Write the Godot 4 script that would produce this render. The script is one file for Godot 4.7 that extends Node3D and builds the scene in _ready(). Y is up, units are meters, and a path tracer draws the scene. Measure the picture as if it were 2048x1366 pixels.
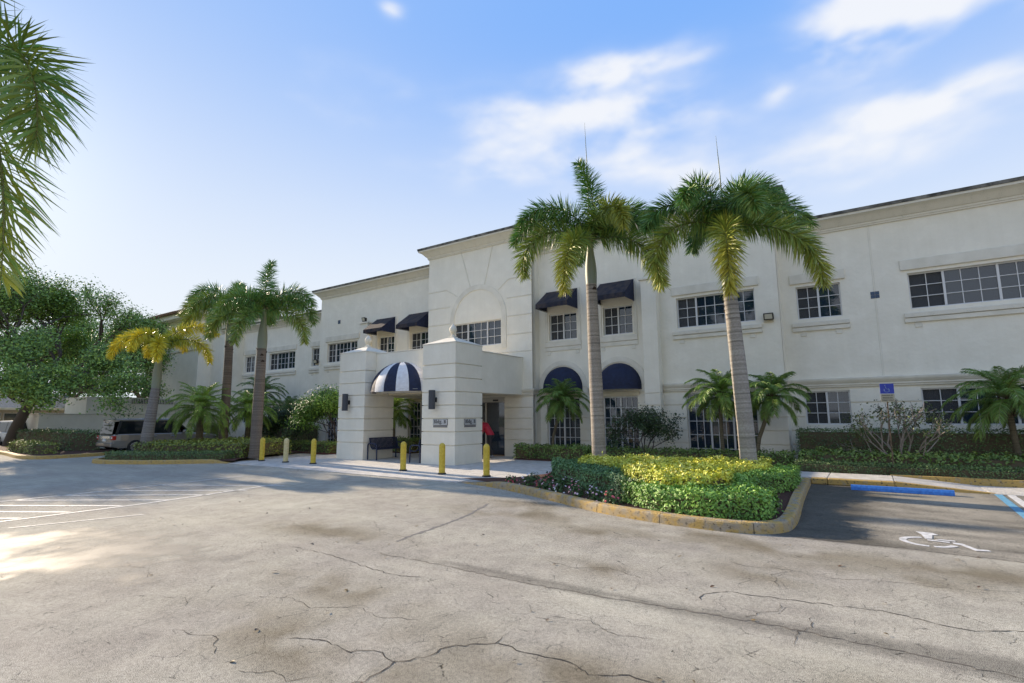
extends Node3D
# A two-storey white stucco office building with an entrance portico, palms, clipped hedges and a weathered parking lot.
# x runs along the facade (right), y is up, z runs from the facade towards the camera. Units are metres.

const EXPOSURE := 1.75
const SUN_AZIMUTH := -85.5     # degrees, 0 = towards -z, negative = towards -x
const SUN_ELEVATION := 20.5
var rng := RandomNumberGenerator.new()
var mats := {}
var taken := {}
var leaf_meshes := {}

# ---------------------------------------------------------------- mesh collecting
class Shape:
	var v := PackedVector3Array()
	var n := PackedVector3Array()
	var uv := PackedVector2Array()
	var c := PackedColorArray()
	var tinted := false
	var tint := Color.WHITE

	func tri_n(a: Vector3, b: Vector3, d: Vector3, na: Vector3, nb: Vector3, nd: Vector3) -> void:
		# stores the triangle so that its front faces along the normals (clockwise order)
		if (b - a).cross(d - a).dot(na + nb + nd) > 0.0:
			v.append_array(PackedVector3Array([a, d, b])); n.append_array(PackedVector3Array([na, nd, nb]))
		else:
			v.append_array(PackedVector3Array([a, b, d])); n.append_array(PackedVector3Array([na, nb, nd]))
		if tinted:
			c.append_array(PackedColorArray([tint, tint, tint]))

	func tri(a: Vector3, b: Vector3, d: Vector3, out: Vector3) -> void:
		var m := (b - a).cross(d - a).normalized()
		if m.dot(out) < 0.0: m = -m
		tri_n(a, b, d, m, m, m)

	func quad(a: Vector3, b: Vector3, d: Vector3, e: Vector3, out: Vector3) -> void:
		var m := (b - a).cross(e - a)
		if m.length_squared() < 1e-16: m = (d - b).cross(e - b)
		m = m.normalized()
		if m.dot(out) < 0.0: m = -m
		tri_n(a, b, d, m, m, m); tri_n(a, d, e, m, m, m)

	func quad_n(a: Vector3, b: Vector3, d: Vector3, e: Vector3, na: Vector3, nb: Vector3, nd: Vector3, ne: Vector3) -> void:
		tri_n(a, b, d, na, nb, nd); tri_n(a, d, e, na, nd, ne)

	func box(lo: Vector3, hi: Vector3, ch := 0.0) -> void:
		# a box with chamfered edges
		var mid := (lo + hi) * 0.5
		var h := (hi - lo) * 0.5
		ch = minf(ch, minf(h.x, minf(h.y, h.z)) * 0.9)
		if ch <= 0.0:
			for ax in 3:
				for s in [-1.0, 1.0]:
					var o := Vector3.ZERO; o[ax] = s
					var p := Vector3.ZERO; p[(ax + 1) % 3] = h[(ax + 1) % 3]
					var q := Vector3.ZERO; q[(ax + 2) % 3] = h[(ax + 2) % 3]
					var b := mid + o * h[ax]
					quad(b - p - q, b + p - q, b + p + q, b - p + q, o)
			return
		for ax in 3:
			var a1 := (ax + 1) % 3
			var a2 := (ax + 2) % 3
			for s in [-1.0, 1.0]:
				var o := Vector3.ZERO; o[ax] = s
				var p := Vector3.ZERO; p[a1] = h[a1] - ch
				var q := Vector3.ZERO; q[a2] = h[a2] - ch
				var b := mid + o * h[ax]
				quad(b - p - q, b + p - q, b + p + q, b - p + q, o)
				for s2 in [-1.0, 1.0]:
					# edge between face (ax, s) and face (a1, s2)
					var o2 := Vector3.ZERO; o2[a1] = s2
					var e1 := mid + o * h[ax] + o2 * (h[a1] - ch)
					var e2 := mid + o * (h[ax] - ch) + o2 * h[a1]
					quad(e1 - q, e1 + q, e2 + q, e2 - q, o + o2)
		for sx in [-1.0, 1.0]:
			for sy in [-1.0, 1.0]:
				for sz in [-1.0, 1.0]:
					var i := h - Vector3(ch, ch, ch)
					var px := mid + Vector3(sx * h.x, sy * i.y, sz * i.z)
					var py := mid + Vector3(sx * i.x, sy * h.y, sz * i.z)
					var pz := mid + Vector3(sx * i.x, sy * i.y, sz * h.z)
					tri(px, py, pz, Vector3(sx, sy, sz))

	func tube(path: PackedVector3Array, radii: PackedFloat32Array, sides := 8, caps := true, tints := PackedColorArray()) -> void:
		var k := path.size()
		var rings := []
		var norms := []
		var side := Vector3.ZERO
		for i in k:
			var t := (path[mini(i + 1, k - 1)] - path[maxi(i - 1, 0)]).normalized()
			if side == Vector3.ZERO:
				side = t.cross(Vector3.UP if absf(t.y) < 0.9 else Vector3.RIGHT).normalized()
			else:
				side = (side - t * side.dot(t)).normalized()
			var up := t.cross(side)
			var ring := PackedVector3Array()
			var nn := PackedVector3Array()
			for j in sides:
				var a := TAU * j / sides
				var d := side * cos(a) + up * sin(a)
				ring.append(path[i] + d * radii[i]); nn.append(d)
			rings.append(ring); norms.append(nn)
		for i in k - 1:
			for j in sides:
				var j2 := (j + 1) % sides
				if tinted and tints.size():
					var s0 := v.size()
					quad_n(rings[i][j], rings[i][j2], rings[i + 1][j2], rings[i + 1][j], norms[i][j], norms[i][j2], norms[i + 1][j2], norms[i + 1][j])
					for w in range(s0, v.size()): c[w] = tints[i]
				else:
					quad_n(rings[i][j], rings[i][j2], rings[i + 1][j2], rings[i + 1][j], norms[i][j], norms[i][j2], norms[i + 1][j2], norms[i + 1][j])
		if caps:
			for e in [0, k - 1]:
				var o: Vector3 = (path[0] - path[1]) if e == 0 else (path[k - 1] - path[k - 2])
				for j in sides:
					tri(path[e], rings[e][j], rings[e][(j + 1) % sides], o)

	func lathe(profile: PackedVector2Array, at: Vector3, segs := 20, from := 0.0, to := TAU) -> void:
		# profile of (radius, height); smooth all round
		var k := profile.size()
		var pn := PackedVector2Array()
		for i in k:
			var d := profile[mini(i + 1, k - 1)] - profile[maxi(i - 1, 0)]
			pn.append(Vector2(d.y, -d.x).normalized())
		for j in segs:
			var a0 := from + (to - from) * j / segs
			var a1 := from + (to - from) * (j + 1) / segs
			var d0 := Vector3(cos(a0), 0, sin(a0))
			var d1 := Vector3(cos(a1), 0, sin(a1))
			for i in k - 1:
				var p := profile[i]; var q := profile[i + 1]
				var up0 := Vector3(0, p.y, 0); var up1 := Vector3(0, q.y, 0)
				quad_n(at + d0 * p.x + up0, at + d1 * p.x + up0, at + d1 * q.x + up1, at + d0 * q.x + up1,
					d0 * pn[i].x + Vector3(0, pn[i].y, 0), d1 * pn[i].x + Vector3(0, pn[i].y, 0), d1 * pn[i + 1].x + Vector3(0, pn[i + 1].y, 0), d0 * pn[i + 1].x + Vector3(0, pn[i + 1].y, 0))

	func sweep(profile: PackedVector2Array, path: PackedVector3Array, caps := true) -> void:
		# profile of (offset to the right of the path's direction, height), mitred at the corners of the path
		var k := path.size()
		var rows := []
		for i in k:
			var din := (path[i] - path[maxi(i - 1, 0)]); var dout := (path[mini(i + 1, k - 1)] - path[i])
			din.y = 0; dout.y = 0
			if i == 0: din = dout
			if i == k - 1: dout = din
			din = din.normalized(); dout = dout.normalized()
			var n0 := Vector3(-din.z, 0, din.x); var n1 := Vector3(-dout.z, 0, dout.x)
			var m := (n0 + n1).normalized()
			m /= maxf(0.35, m.dot(n0))
			var row := PackedVector3Array()
			for p in profile: row.append(path[i] + m * p.x + Vector3(0, p.y, 0))
			rows.append(row)
		var area := 0.0
		for j in profile.size():
			area += profile[j].cross(profile[(j + 1) % profile.size()])
		for i in k - 1:
			var t := (path[i + 1] - path[i]).normalized()
			var side := Vector3(-t.z, 0, t.x)
			for j in profile.size():
				var j2 := (j + 1) % profile.size()
				var e := profile[j2] - profile[j]
				if e.length_squared() < 1e-10: continue
				var o2 := Vector2(e.y, -e.x) * signf(area)
				quad(rows[i][j], rows[i + 1][j], rows[i + 1][j2], rows[i][j2], side * o2.x + Vector3(0, o2.y, 0))
		if caps:
			var ids := Geometry2D.triangulate_polygon(profile)
			for e in [0, k - 1]:
				var o: Vector3 = (path[0] - path[1]) if e == 0 else (path[k - 1] - path[k - 2])
				for q in range(0, ids.size(), 3):
					tri(rows[e][ids[q]], rows[e][ids[q + 1]], rows[e][ids[q + 2]], o)

	func flat(poly: PackedVector2Array, y: float) -> void:
		# a horizontal sheet, polygon of (x, z)
		var ids := Geometry2D.triangulate_polygon(poly)
		for q in range(0, ids.size(), 3):
			tri(Vector3(poly[ids[q]].x, y, poly[ids[q]].y), Vector3(poly[ids[q + 1]].x, y, poly[ids[q + 1]].y), Vector3(poly[ids[q + 2]].x, y, poly[ids[q + 2]].y), Vector3.UP)

	func prism(poly: PackedVector2Array, y0: float, y1: float) -> void:
		flat(poly, y1)
		var cen := Vector2.ZERO
		for p in poly: cen += p / poly.size()
		var cw := Geometry2D.is_polygon_clockwise(poly)
		for i in poly.size():
			var a := poly[i]; var b := poly[(i + 1) % poly.size()]
			var d := (b - a)
			var o := Vector2(d.y, -d.x) * (-1.0 if cw else 1.0)
			quad(Vector3(a.x, y0, a.y), Vector3(b.x, y0, b.y), Vector3(b.x, y1, b.y), Vector3(a.x, y1, a.y), Vector3(o.x, 0, o.y))

	func extrude_z(poly: PackedVector2Array, z0: float, z1: float) -> void:
		# polygon of (x, y) drawn out along z
		var ids := Geometry2D.triangulate_polygon(poly)
		for q in range(0, ids.size(), 3):
			var a := poly[ids[q]]; var b := poly[ids[q + 1]]; var d := poly[ids[q + 2]]
			tri(Vector3(a.x, a.y, z1), Vector3(b.x, b.y, z1), Vector3(d.x, d.y, z1), Vector3(0, 0, z1 - z0))
			tri(Vector3(a.x, a.y, z0), Vector3(b.x, b.y, z0), Vector3(d.x, d.y, z0), Vector3(0, 0, z0 - z1))
		var cw := Geometry2D.is_polygon_clockwise(poly)
		for i in poly.size():
			var a := poly[i]; var b := poly[(i + 1) % poly.size()]
			var d := b - a
			var o := Vector2(d.y, -d.x) * (-1.0 if cw else 1.0)
			quad(Vector3(a.x, a.y, z0), Vector3(b.x, b.y, z0), Vector3(b.x, b.y, z1), Vector3(a.x, a.y, z1), Vector3(o.x, o.y, 0))

	func mesh() -> ArrayMesh:
		var m := ArrayMesh.new()
		var a := []
		a.resize(Mesh.ARRAY_MAX)
		a[Mesh.ARRAY_VERTEX] = v
		a[Mesh.ARRAY_NORMAL] = n
		if uv.size() == v.size(): a[Mesh.ARRAY_TEX_UV] = uv
		if tinted: a[Mesh.ARRAY_COLOR] = c
		m.add_surface_from_arrays(Mesh.PRIMITIVE_TRIANGLES, a)
		return m

# ---------------------------------------------------------------- nodes
func numbered(called: String) -> String:
	if not taken.has(called):
		taken[called] = 0
		return called
	taken[called] += 1
	return "%s_%03d" % [called, taken[called]]

func tag(o: Node3D, label: String, category: String, group := "") -> void:
	o.set_meta("label", label); o.set_meta("category", category)
	if group != "": o.set_meta("group", group)

func thing(called: String, label: String, category: String, at := Vector3.ZERO, group := "", turn := 0.0) -> Node3D:
	var o := Node3D.new()
	o.name = numbered(called)
	add_child(o)
	o.position = at
	o.rotation.y = turn
	tag(o, label, category, group)
	return o

func part(parent: Node3D, called: String, mesh: Mesh, mat: Material, at := Vector3.ZERO) -> MeshInstance3D:
	var o := MeshInstance3D.new()
	o.name = called
	o.mesh = mesh
	o.material_override = mat
	o.position = at
	parent.add_child(o, true)
	return o

func setting(called: String, mesh: Mesh, mat: Material) -> MeshInstance3D:
	var o := MeshInstance3D.new()
	o.name = numbered(called)
	o.mesh = mesh
	o.material_override = mat
	add_child(o)
	o.set_meta("kind", "structure")
	return o

func boxed(lo: Vector3, hi: Vector3, ch := 0.0) -> ArrayMesh:
	var s := Shape.new()
	s.box(lo, hi, ch)
	return s.mesh()

# ---------------------------------------------------------------- materials
func lin(r: float, g: float, b: float) -> Color:
	return Color(r, g, b).linear_to_srgb()

func noise(freq: float, octaves := 4, sd := 1, kind := FastNoiseLite.TYPE_SIMPLEX_SMOOTH) -> FastNoiseLite:
	var f := FastNoiseLite.new()
	f.noise_type = kind
	f.seed = sd
	f.frequency = freq
	f.fractal_octaves = octaves
	return f

func mottle(size: int, freq: float, octaves: int, sd: int, lo: Color, hi: Color, gain := 1.0, fine := 0.0) -> ImageTexture:
	# seamless picture that runs from lo to hi (linear colours) with fractal noise; fine adds speckle
	var im := noise(freq, octaves, sd).get_seamless_image(size, size)
	im.convert(Image.FORMAT_L8)
	var d := im.get_data()
	var out := PackedByteArray()
	out.resize(size * size * 3)
	var r := RandomNumberGenerator.new()
	r.seed = sd
	var table := PackedByteArray()
	for i in 256:
		var t := clampf(0.5 + (i / 255.0 - 0.5) * gain, 0.0, 1.0)
		var q := lo.lerp(hi, t).linear_to_srgb()
		table.append_array([int(q.r * 255), int(q.g * 255), int(q.b * 255)])
	for i in size * size:
		var k := d[i]
		if fine > 0.0: k = clampi(k + int(r.randf_range(-fine, fine) * 255.0), 0, 255)
		out[i * 3] = table[k * 3]; out[i * 3 + 1] = table[k * 3 + 1]; out[i * 3 + 2] = table[k * 3 + 2]
	return ImageTexture.create_from_image(Image.create_from_data(size, size, false, Image.FORMAT_RGB8, out))

func bumps(size: int, freq: float, octaves: int, sd: int, strength: float) -> ImageTexture:
	var im := noise(freq, octaves, sd).get_seamless_image(size, size)
	im.convert(Image.FORMAT_RGBA8)
	im.bump_map_to_normal_map(strength)
	return ImageTexture.create_from_image(im)

func plain(col: Color, rough := 0.7, metal := 0.0) -> StandardMaterial3D:
	var m := StandardMaterial3D.new()
	m.albedo_color = col.linear_to_srgb()
	m.roughness = rough
	m.metallic = metal
	return m

func grained(tex: Texture2D, per_metre: float, rough: float, bump: Texture2D = null, depth := 1.0) -> StandardMaterial3D:
	var m := StandardMaterial3D.new()
	m.albedo_texture = tex
	m.uv1_triplanar = true
	m.uv1_world_triplanar = true
	m.uv1_scale = Vector3.ONE * per_metre
	m.roughness = rough
	if bump:
		m.normal_enabled = true
		m.normal_texture = bump
		m.normal_scale = depth
	return m

func make_materials() -> void:
	var rough_bump := bumps(512, 0.035, 5, 7, 5.0)
	var fine_bump := bumps(512, 0.11, 3, 8, 6.0)
	mats.stucco = grained(streaked_picture(11, Color(0.765, 0.715, 0.585), Color(0.845, 0.795, 0.665)), 0.17, 0.92, rough_bump, 0.14)
	mats.trim = grained(mottle(512, 0.008, 6, 12, Color(0.67, 0.625, 0.51), Color(0.77, 0.725, 0.605), 1.5, 0.03), 0.3, 0.9, rough_bump, 0.12)
	mats.ledge = grained(stained_picture(33), 0.45, 0.9, rough_bump, 0.12)
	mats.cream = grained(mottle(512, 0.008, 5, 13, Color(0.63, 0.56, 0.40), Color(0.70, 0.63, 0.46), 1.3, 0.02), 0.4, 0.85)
	mats.coping = grained(mottle(1024, 0.012, 6, 14, Color(0.05, 0.048, 0.04), Color(0.24, 0.23, 0.20), 2.0, 0.06), 0.18, 0.9)
	mats.window_frame = plain(Color(0.66, 0.65, 0.62), 0.45)
	mats.door_frame = plain(Color(0.52, 0.49, 0.42), 0.4)
	var g := plain(Color(0.018, 0.036, 0.06), 0.02)
	g.transparency = BaseMaterial3D.TRANSPARENCY_ALPHA
	g.albedo_color.a = 0.7
	g.metallic_specular = 1.0
	mats.glass = g
	var sc := plain(Color(0.045, 0.048, 0.05), 0.65)
	sc.transparency = BaseMaterial3D.TRANSPARENCY_ALPHA
	sc.albedo_color.a = 0.8
	mats.screen = sc
	mats.room = plain(Color(0.16, 0.13, 0.105), 0.9)
	mats.blind = plain(Color(0.45, 0.46, 0.45), 0.6)
	mats.curtain = plain(Color(0.24, 0.165, 0.11), 0.9)
	mats.navy = grained(mottle(512, 0.02, 5, 15, Color(0.0045, 0.0085, 0.030), Color(0.010, 0.020, 0.062), 1.6, 0.03), 0.6, 0.75, fine_bump, 0.15)
	mats.navy_old = grained(mottle(512, 0.01, 5, 16, Color(0.006, 0.009, 0.022), Color(0.045, 0.034, 0.033), 2.2, 0.04), 0.5, 0.8, fine_bump, 0.15)
	mats.white_cloth = grained(mottle(512, 0.02, 5, 17, Color(0.62, 0.61, 0.60), Color(0.76, 0.76, 0.76), 1.6, 0.02), 0.6, 0.75, fine_bump, 0.1)
	mats.bench = plain(Color(0.010, 0.018, 0.055), 0.35)
	mats.sconce = plain(Color(0.035, 0.042, 0.055), 0.4)
	mats.black = plain(Color(0.012, 0.012, 0.012), 0.45)
	mats.bollard = grained(mottle(512, 0.02, 5, 18, Color(0.52, 0.36, 0.025), Color(0.66, 0.50, 0.06), 1.6, 0.05), 0.9, 0.42)
	mats.bollard_faded = grained(mottle(512, 0.02, 5, 19, Color(0.55, 0.45, 0.20), Color(0.66, 0.56, 0.30), 1.6, 0.05), 0.9, 0.5)
	mats.concrete = grained(mottle(1024, 0.012, 6, 20, Color(0.36, 0.34, 0.30), Color(0.50, 0.475, 0.42), 1.7, 0.10), 0.4, 0.9, fine_bump, 0.4)
	mats.pavement = grained(mottle(1024, 0.009, 6, 21, Color(0.46, 0.435, 0.385), Color(0.60, 0.57, 0.515), 1.7, 0.08), 0.3, 0.88, fine_bump, 0.35)
	mats.kerb_old = grained(kerb_picture(31, 0.52), 0.55, 0.88, fine_bump, 0.5)
	mats.kerb_yellow = grained(kerb_picture(32, 0.80), 0.55, 0.75, fine_bump, 0.35)
	mats.blue_paint = grained(mottle(512, 0.03, 5, 22, Color(0.025, 0.135, 0.46), Color(0.05, 0.23, 0.66), 1.6, 0.08), 0.8, 0.6)
	mats.pale_blue_paint = grained(mottle(512, 0.03, 5, 23, Color(0.10, 0.27, 0.40), Color(0.17, 0.40, 0.55), 1.8, 0.15), 0.8, 0.75)
	mats.white_paint = grained(mottle(512, 0.03, 5, 24, Color(0.50, 0.49, 0.46), Color(0.74, 0.73, 0.70), 1.8, 0.15), 0.8, 0.7)
	mats.worn_paint = grained(mottle(512, 0.03, 6, 25, Color(0.44, 0.415, 0.36), Color(0.74, 0.72, 0.66), 2.2, 0.2), 0.7, 0.75)
	mats.crack = plain(Color(0.035, 0.03, 0.026), 0.95)
	mats.mulch = grained(mottle(1024, 0.05, 5, 26, Color(0.035, 0.013, 0.008), Color(0.13, 0.05, 0.03), 2.0, 0.2), 0.8, 0.95, fine_bump, 1.0)
	mats.core = plain(Color(0.12, 0.095, 0.055), 1.0)
	mats.metal = plain(Color(0.35, 0.34, 0.31), 0.4, 0.6)
	mats.tile_blue = plain(Color(0.02, 0.055, 0.11), 0.2)
	mats.roof_tile = grained(mottle(512, 0.02, 5, 27, Color(0.14, 0.075, 0.042), Color(0.27, 0.155, 0.095), 2.0, 0.15), 0.7, 0.85)
	mats.shingle = grained(mottle(512, 0.02, 5, 28, Color(0.20, 0.195, 0.185), Color(0.33, 0.325, 0.31), 2.0, 0.15), 0.7, 0.9)
	var l := StandardMaterial3D.new()
	l.vertex_color_use_as_albedo = true
	l.roughness = 0.5
	l.backlight = Color(0.82, 0.90, 0.30)
	mats.leaf = l
	var p := StandardMaterial3D.new()
	p.vertex_color_use_as_albedo = true
	p.roughness = 0.45
	p.backlight = Color(0.60, 0.80, 0.18)
	mats.frond = p
	var gold := p.duplicate() as StandardMaterial3D
	gold.backlight = Color(1.0, 0.88, 0.16)
	mats.gold_frond = gold
	var b := grained(mottle(512, 0.03, 6, 29, Color(0.72, 0.70, 0.67), Color(1, 1, 1), 1.8, 0.15), 1.2, 0.9, fine_bump, 0.5)
	b.vertex_color_use_as_albedo = true
	mats.bark = b
	var t := StandardMaterial3D.new()
	t.vertex_color_use_as_albedo = true
	t.roughness = 0.5
	mats.tinted = t

func streaked_picture(sd: int, lo: Color, hi: Color) -> ImageTexture:
	# painted stucco: cloudy tone, faint upright rain runs, a few patched areas
	var size := 1024
	var a := noise(0.006, 6, sd).get_seamless_image(size, size); a.convert(Image.FORMAT_L8)
	var b := noise(0.03, 5, sd + 3).get_seamless_image(size, 48); b.resize(size, size, Image.INTERPOLATE_CUBIC); b.convert(Image.FORMAT_L8)
	var c := noise(0.05, 4, sd + 5).get_seamless_image(size, size); c.convert(Image.FORMAT_L8)
	var da := a.get_data(); var db := b.get_data(); var dc := c.get_data()
	var out := PackedByteArray(); out.resize(size * size * 3)
	for i in size * size:
		var t := 0.55 + 0.75 * (da[i] / 255.0 - 0.5) + 0.35 * (db[i] / 255.0 - 0.5) + 0.25 * (dc[i] / 255.0 - 0.5)
		if da[i] > 178: t += 0.12
		var q := lo.lerp(hi, clampf(t, 0.0, 1.0)).linear_to_srgb()
		out[i * 3] = int(q.r * 255); out[i * 3 + 1] = int(q.g * 255); out[i * 3 + 2] = int(q.b * 255)
	return ImageTexture.create_from_image(Image.create_from_data(size, size, false, Image.FORMAT_RGB8, out))

func stained_picture(sd: int) -> ImageTexture:
	# painted ledge with black-green algae spots and runs
	var size := 1024
	var a := noise(0.006, 5, sd).get_seamless_image(size, size); a.convert(Image.FORMAT_L8)
	var b := noise(0.06, 6, sd + 50).get_seamless_image(size, size); b.convert(Image.FORMAT_L8)
	var da := a.get_data(); var db := b.get_data()
	var out := PackedByteArray(); out.resize(size * size * 3)
	for i in size * size:
		var t := da[i] / 255.0; var u := db[i] / 255.0
		var col := Color(0.67, 0.625, 0.51).lerp(Color(0.76, 0.715, 0.60), u)
		var k := clampf((t - 0.50) * 3.0, 0.0, 1.0) * clampf((u - 0.48) * 5.0, 0.0, 1.0)
		col = col.lerp(Color(0.10, 0.105, 0.06), k * 0.38)
		var q := col.linear_to_srgb()
		out[i * 3] = int(q.r * 255); out[i * 3 + 1] = int(q.g * 255); out[i * 3 + 2] = int(q.b * 255)
	return ImageTexture.create_from_image(Image.create_from_data(size, size, false, Image.FORMAT_RGB8, out))

func kerb_picture(sd: int, cover: float) -> ImageTexture:
	# yellow paint partly worn off grey concrete, with black scuffs
	var size := 1024
	var a := noise(0.007, 6, sd).get_seamless_image(size, size); a.convert(Image.FORMAT_L8)
	var b := noise(0.02, 6, sd + 50).get_seamless_image(size, size); b.convert(Image.FORMAT_L8)
	var da := a.get_data(); var db := b.get_data()
	var out := PackedByteArray(); out.resize(size * size * 3)
	var r := RandomNumberGenerator.new(); r.seed = sd
	for i in size * size:
		var t := da[i] / 255.0 + r.randf_range(-0.06, 0.06)
		var u := db[i] / 255.0
		var k := clampf((t - (1.0 - cover)) * 4.0 + 0.5, 0.0, 1.0) * (0.75 + 0.25 * u)
		var col := Color(0.36, 0.30, 0.21).lerp(Color(0.50, 0.32, 0.075), k)
		col = col * (0.8 + 0.35 * r.randf())
		if u < 0.33: col = col.lerp(Color(0.05, 0.04, 0.03), clampf((0.33 - u) * 7.0, 0.0, 0.75))
		var q := col.linear_to_srgb()
		out[i * 3] = clampi(int(q.r * 255), 0, 255); out[i * 3 + 1] = clampi(int(q.g * 255), 0, 255); out[i * 3 + 2] = clampi(int(q.b * 255), 0, 255)
	return ImageTexture.create_from_image(Image.create_from_data(size, size, false, Image.FORMAT_RGB8, out))

# ---------------------------------------------------------------- sky
func sky_picture() -> ImageTexture:
	var w := 2048
	var h := 1024
	var im := Image.create_empty(w, h, false, Image.FORMAT_RGBF)
	var big := noise(2.6, 6, 5)
	var wisp := noise(2.6, 6, 9)
	var warp := noise(2.0, 3, 13)
	var sa := deg_to_rad(SUN_AZIMUTH); var se := deg_to_rad(SUN_ELEVATION)
	var sun := Vector3(sin(sa) * cos(se), sin(se), -cos(sa) * cos(se))
	# clouds seen in the photograph: azimuth, elevation, half widths, strength
	var seen := [[-35.5, 31.0, 5.5, 1.9, 0.75], [-24.0, 30.0, 11.0, 4.2, 0.42], [-17.0, 30.0, 6.5, 2.4, 0.95], [-19.0, 34.8, 7.0, 1.5, 1.05], [-26.0, 34.0, 5.0, 3.5, 0.5], [0.5, 32.8, 5.5, 1.8, 1.0], [9.0, 34.5, 9.0, 3.2, 1.3], [3.0, 31.0, 8.0, 2.5, 0.4],
		[7.5, 25.9, 7.5, 1.6, 1.15], [4.0, 24.5, 12.0, 3.0, 0.35], [-29.0, 26.2, 10.0, 2.6, 0.75], [-1.0, 22.3, 12.0, 1.7, 0.5], [-48.5, 40.0, 1.5, 1.0, 0.9], [-50.0, 33.0, 10.0, 2.6, 0.26], [-49.0, 31.2, 8.0, 1.0, 0.22], [-12.0, 24.5, 9.0, 2.4, 0.5], [-5.5, 30.2, 1.4, 0.9, 0.7], [-38.0, 26.5, 6.0, 1.8, 0.4]]
	for y in h:
		var el := PI * (0.5 - (y + 0.5) / h)
		var ce := cos(el); var sn := sin(el)
		var eld := rad_to_deg(el)
		if eld < -4.0:
			im.fill_rect(Rect2i(0, y, w, h - y), Color(0.30, 0.29, 0.27) / EXPOSURE)
			break
		var t := clampf((eld - 1.0) / 40.0, 0.0, 1.0)
		var base := Color(0.85, 0.915, 0.985).lerp(Color(0.215, 0.455, 0.965), smoothstep(0.12, 1.0, t))
		base = base.lerp(Color(0.11, 0.29, 0.80), clampf((eld - 41.0) / 50.0, 0.0, 1.0))
		for x in w:
			var az := wrapf(TAU * (x + 0.5) / w, -PI, PI)      # the picture begins at -z
			var d := Vector3(sin(az) * ce, sn, -cos(az) * ce)
			var near := d.dot(sun)
			var glow := pow(clampf(near * 0.5 + 0.5, 0.0, 1.0), 9.0)
			var col := base.lerp(Color(0.88, 0.93, 0.985), clampf(glow * 0.32, 0.0, 0.9))
			if near > 0.0: col += Color(1.0, 0.97, 0.9) * (pow(near, 70.0) * 0.25)
			if eld > 3.0:
				var p := Vector3(d.x, d.y * 2.6, d.z)
				var wv := Vector2(warp.get_noise_3dv(p), warp.get_noise_3dv(p + Vector3(31, 7, 3))) * 0.07
				var f := big.get_noise_3dv(p * 1.2) * 0.6 + wisp.get_noise_3dv(p * 2.2 + Vector3(wv.x, wv.y, 0) * 2.0) * 0.5
				var azd := rad_to_deg(az)
				var cover := 0.0
				if azd > -95.0 and azd < 25.0 and eld < 50.0:
					for s in seen:
						var e := pow((azd - s[0] + wv.x * 40.0) / s[2], 2.0) + pow((eld - s[1] + wv.y * 22.0) / s[3], 2.0)
						if e < 6.0: cover += s[4] * exp(-e)
					cover *= clampf(0.66 + 1.5 * f, 0.12, 1.5)
					cover += maxf(0.0, f) * 0.16
				else:
					cover = maxf(0.0, f + 0.14) * 1.2
				cover = smoothstep(0.0, 1.05, cover) * 0.92
				if cover > 0.0: col = col.lerp(Color(0.93, 0.945, 0.98), cover)
			im.set_pixel(x, y, col / EXPOSURE)
	return ImageTexture.create_from_image(im)

func make_light() -> void:
	var cam := Camera3D.new()
	cam.name = "camera"
	cam.fov = 66.4407
	cam.position = Vector3(0, 1.7, 0)
	cam.rotation = Vector3(0.141907, 0.595749, -0.007083)
	cam.near = 0.05
	cam.far = 900.0
	add_child(cam)
	cam.make_current()
	var env := Environment.new()
	env.background_mode = Environment.BG_SKY
	var sky := Sky.new()
	var sm := PanoramaSkyMaterial.new()
	sm.panorama = sky_picture()
	sky.sky_material = sm
	env.sky = sky
	env.ambient_light_source = Environment.AMBIENT_SOURCE_SKY
	env.tonemap_mode = Environment.TONE_MAPPER_LINEAR
	env.tonemap_exposure = EXPOSURE
	env.sdfgi_enabled = true
	env.ssao_enabled = true
	env.ssil_enabled = true
	var we := WorldEnvironment.new()
	we.name = "environment"
	we.environment = env
	add_child(we)
	var sun := DirectionalLight3D.new()
	sun.name = "sun"
	sun.light_energy = 1.6
	sun.light_color = Color(1.0, 0.92, 0.81)
	sun.light_angular_distance = 0.6
	sun.shadow_enabled = true
	add_child(sun)
	sun.rotation = Vector3(deg_to_rad(-SUN_ELEVATION), -deg_to_rad(SUN_AZIMUTH) + PI, 0)

# ---------------------------------------------------------------- building pieces
const CX := -14.54           # the facade is symmetrical about this x
const Z_CENTRE := -18.56
const Z_BAY := -19.15
const Z_MID := -19.10
const Z_PILASTER := -18.80
const Z_WING := -19.85
const COURSES := [0.0, 0.70, 1.15, 1.60, 2.05, 2.50]
const BAND := 2.55

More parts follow.
